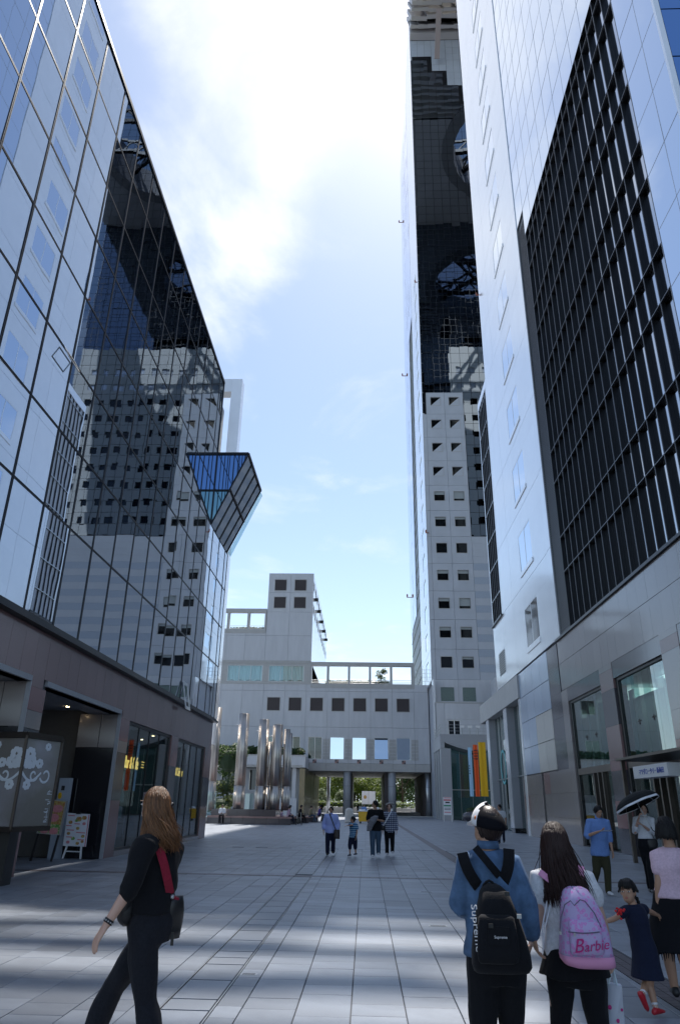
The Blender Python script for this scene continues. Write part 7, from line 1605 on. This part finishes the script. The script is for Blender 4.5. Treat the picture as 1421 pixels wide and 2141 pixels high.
J = make_pose(-0.42, 25.8, 215, 1.22, 0.06, head=262); s_ = 'l' if J['ls'].x < J['rs'].x else 'r'; o_ = 'r' if s_ == 'l' else 'l'
J[s_ + 'e'] = PJ(737, 1726, 25.5); J[s_ + 'w'] = PJ(725, 1727, 25.3); J[s_ + 'n'] = V((0, 0, -1))
person('boy in a blue striped tee pointing to the left', J, dict(skin=skinB, child=1.22, hair='short', lower='trousers', lowerm=cl_navy, leg_end=0.25, loose=0.03, top=pat_stripe, sleeve=0.55, tloose=0.022, hemt=-0.1, shoes=shoe_navy), 0.016)
J = make_pose(0.33, 25.5, 180, 1.74, 0.05, head=258, arms={'le': (-0.155, 0.02, 0.135), 'lw': (-0.03, 0.14, 0.155), 're': (0.155, 0.02, 0.135), 'rw': (0.02, 0.14, 0.16)}); J['bulk'] = 1.08
person('man in a black tee and jeans holding a folded jacket, looking aside', J, dict(skin=skinB, hair='short', lower='trousers', lowerm=cl_bluejean, loose=0.028, top=cl_black, sleeve=0.75, tloose=0.026, hemt=-0.12, shoes=shoe_white), 0.018)
t = thing('folded_jacket', 'grey patterned jacket draped over the forearm of the man in black', 'jacket', (0.2, 25.2, 1.1)); mb = MB(); c = V((0.28, 25.22, 1.18))
mb.loft([(c + V((0.10, 0, 0.10)), 0.05, 0.04), (c + V((0.04, -0.03, 0.06)), 0.13, 0.07), (c + V((-0.04, -0.03, -0.06)), 0.14, 0.08), (c + V((-0.13, -0.02, -0.22)), 0.11, 0.06), (c + V((-0.17, -0.01, -0.38)), 0.08, 0.04)], (1, 0, 0), (0, 1, 0), 14); skinned('cloth', mb, mat('jacket_cloth', (0.16, 0.16, 0.18), 0.85, var=0.4, scale=30), t, 0.015, 2, 0.015, 14)
J = make_pose(0.83, 26.6, 182, 1.66, 0.04, head=185)
person('woman in a black and white plaid shirt walking behind the man in black', J, dict(fem=True, skin=skinA, hair='bob', hairm=mat('hair_auburn', (0.05, 0.022, 0.016), 0.4), len=0.07, lower='trousers', lowerm=cl_black, loose=0.022, top=pat_plaid, sleeve=1.85, tloose=0.028, hemt=-0.2, shoes=shoe_white), 0.018)
t = thing('white_strap_bag', 'thin white bag strap across the plaid shirt', 'bag', (0.7, 26.4, 1.2)); a, b = lerp(J['neck'], J['ls'] if J['ls'].x > J['rs'].x else J['rs'], 0.35) + V((0, -0.08, 0.03)), V((0.60, 26.42, 0.92)); add('strap', ribbon([a, lerp(a, b, 0.4) + V((0, -0.09, 0)), lerp(a, b, 0.75) + V((0, -0.07, 0)), b], [(0, -1, 0)] * 4, 0.03, 0.008), Mt['paper'], t); add('bag_body', MB().loft([(b + UP * (0.02 - 0.05 * i), 0.07, 0.05) for i in range(4)], (1, 0, 0), (0, 1, 0), 12, power=3), leather, t, True)

# ---------------------------------------------------------------- two men beyond the cap
J = make_pose(6.32, 36.0, 200, 1.72, 0.05, head=240); person('man in glasses and a white polo shirt walking behind the capped youth', J, dict(skin=skinB, hair='short', lower='trousers', lowerm=cl_navy, top=cl_white, sleeve=0.6, tloose=0.02, shoes=shoe_black), 0.022)
J = make_pose(6.2, 41.0, 190, 1.74, 0.05, head=215); person('dark-suited man half hidden by the white and black cap', J, dict(skin=skinB, hair='short', lower='trousers', lowerm=cl_black, top=cl_black, sleeve=1.9, tloose=0.02, shoes=shoe_black), 0.025)
# ---------------------------------------------------------------- people resting at the fountain
J = make_pose(-11.55, 60.95, 178, 1.70, sit=True, z=0.17, arms={'le': (-0.15, 0.05, 0.13), 'lw': (-0.03, 0.17, 0.12), 're': (0.15, 0.05, 0.13), 'rw': (0.03, 0.17, 0.12)}, lean=0.05); J['pel'] += V((0, 0, 0.02)); J['la'].z = 0.08; J['ra'].z = 0.08
person('man in a white shirt sitting alone on the left end of the fountain bench', J, dict(skin=skinB, hair='short', lower='trousers', lowerm=cl_black, top=cl_white, sleeve=1.9, tloose=0.025, shoes=shoe_black), 0.03)
sit = [(-6.95, 62.3, 95, 1.25, pat_plaid2, cl_blue, 'child in a pink top sitting at the right end of the bench', True, 'short'), (-6.35, 62.0, 80, 1.62, pat_plaid2, cl_navy, 'person in a checked shirt sitting at the corner of the bench', False, 'short'),
       (-6.55, 64.5, 85, 1.66, cl_grey, cl_black, 'person in a dark hat sitting behind the checked shirt', True, 'short'), (-5.75, 66.0, 70, 1.70, cl_black, cl_black, 'person in black with a cap sitting in the middle of the group', False, 'short'),
       (-5.1, 69.5, 75, 1.68, cl_green, cl_bluejean, 'person in a pale khaki vest sitting behind the luggage cart', False, 'short'), (-4.5, 73.0, 80, 1.70, cl_purple, cl_navy, 'person in purple with a cap sitting at the far end of the group', False, 'short')]
for (x, y, an, H, tp_, lw_, lb_, fem, hs) in sit:
    J = make_pose(x, y, an, H, sit=True, z=0.19, lean=0.06, arms={'le': (-0.15, 0.06, 0.12), 'lw': (-0.06, 0.18, 0.08), 're': (0.15, 0.06, 0.12), 'rw': (0.06, 0.18, 0.08)}); J['la'].z = J['ra'].z = 0.08
    b_ = person(lb_, J, dict(fem=fem, skin=skinB, hair=hs, lower='trousers', lowerm=lw_, top=tp_, sleeve=1.6, tloose=0.03, shoes=shoe_black, face=False), 0.035, 'people resting at the fountain')
    if 'hat' in lb_ or 'cap' in lb_:
        c = J['head'] + UP * 0.055; mb = MB(); mb.loft([(c, 0.105, 0.115), (c + UP * 0.05, 0.098, 0.105), (c + UP * 0.09, 0.06, 0.065)], J['hr'], J['hfn'], 14); mb.loft([(c + J['hfn'] * 0.09, 0.08, 0.008), (c + J['hfn'] * 0.17 - UP * 0.01, 0.06, 0.006)], J['hr'], UP, 10); add('hat', mb, cl_navy, b_, True)
for k_, y in enumerate((65.5, 69.0, 72.6)):
    t = thing('stone_bench', 'low stone block bench under the resting people, ' + ('nearest', 'middle', 'farthest')[k_] + ' one', 'bench', (-5.6 + k_ * 0.6, y, 0), 'stone seats by the fountain'); x = (-6.3, -5.7, -5.1)[k_]; add('seat_slab', MB().box(x - 0.5, x + 0.75, y - 1.4, y + 1.3, 0.42, 0.52), Mt['granite'], t); add('base', MB().box(x - 0.4, x + 0.65, y - 1.25, y + 1.15, 0, 0.42), Mt['granite_dark'], t)
def cart(label, x, y, h, mcol):
    t = thing('luggage_cart', label, 'cart', (x, y, 0)); mb = MB(); mb.loft([((x, y, 0.14 + 0.09 * i), 0.22 - 0.006 * i * i, 0.16) for i in range(6)], (1, 0, 0), (0, 1, 0), 14, power=3.5); add('bag', mb, mcol, t, True)
    for s in (-1, 1): add('handle_bar', MB().limb([(x + s * 0.16, y + 0.18, 0.12), (x + s * 0.15, y + 0.2, h)], [0.014, 0.014], 6), Mt['steel'], t); add('wheel', MB().limb([(x + s * 0.2, y + 0.15, 0.09), (x + s * 0.25, y + 0.15, 0.09)], [0.09, 0.09], 14, rounded=False), Mt['black_plastic'], t)
    add('grip', MB().limb([(x - 0.16, y + 0.2, h), (x + 0.16, y + 0.2, h)], [0.018, 0.018], 6), Mt['black_plastic'], t); return t
cart('black trolley bag with a pale top parked before the resting people', -5.35, 60.9, 0.95, leather); t = cart('folded walking frame cart at the far end of the resting group', -3.95, 70.5, 1.1, leather)
# ---------------------------------------------------------------- far figures
far = [(-0.15, 78, 175, 1.66, cl_blue, cl_navy, 'person in blue standing by the yellow cart'), (-1.2, 125, 185, 1.72, cl_black, cl_black, 'distant dark figure beside the first column'), (-0.85, 118, 180, 1.60, cl_white, cl_white, 'distant figure in white beside the dark one'),
       (3.15, 96, 10, 1.62, cl_white, cl_grey, 'distant figure in white walking away under a small parasol'), (-8.0, 138, 180, 1.72, cl_black, cl_black, 'dark figure at the far left mouth of the passage'), (1.35, 90, 180, 1.60, cl_white, cl_grey, 'distant woman partly hidden by the man in black')]
for (x, y, an, H, tp_, lw_, lb_) in far:
    J = make_pose(x, y, an, H, 0.05); b_ = person(lb_, J, dict(skin=skinB, hair='short', lower='trousers', lowerm=lw_, top=tp_, sleeve=1.2, tloose=0.03, shoes=shoe_black, face=False), 0.04, 'distant walkers')
t = thing('distant_parasol', 'small grey parasol of the distant walker near the second column', 'umbrella', (3.1, 95.9, 1.5)); mb = MB()
mb.rings([[V((3.1 + r_ * math.cos(2 * math.pi * q / 16), 95.9 + r_ * math.sin(2 * math.pi * q / 16), z)) for q in range(16)] for r_, z in ((0.62, 1.62), (0.48, 1.78), (0.25, 1.88), (0.04, 1.92))]); add('canopy', mb, cl_grey, t, True); add('shaft', MB().limb([(3.1, 95.9, 1.0), (3.1, 95.9, 1.97)], [0.012, 0.012], 6), Mt['steel'], t)
flush_people()
# ================================================================== deferred work
def flush_text():
    tmp = bpy.data.scenes.new('tmp_text'); obs = []
    for cu, name, parent, loc, rot, m, sx in TXT:
        o = bpy.data.objects.new(name, cu); tmp.collection.objects.link(o); obs.append(o)
    tmp.view_layers[0].update(); dg = tmp.view_layers[0].depsgraph
    for o, (cu, name, parent, loc, rot, m, sx) in zip(obs, TXT):
        me = bpy.data.meshes.new_from_object(o.evaluated_get(dg)); me.materials.clear(); me.materials.append(m)
        me.transform(Matrix.Diagonal((sx, 1, 1, 1))); q = put(name, me, parent, loc, rot)
    for o in obs: bpy.data.objects.remove(o)
    bpy.data.scenes.remove(tmp)
flush_text()
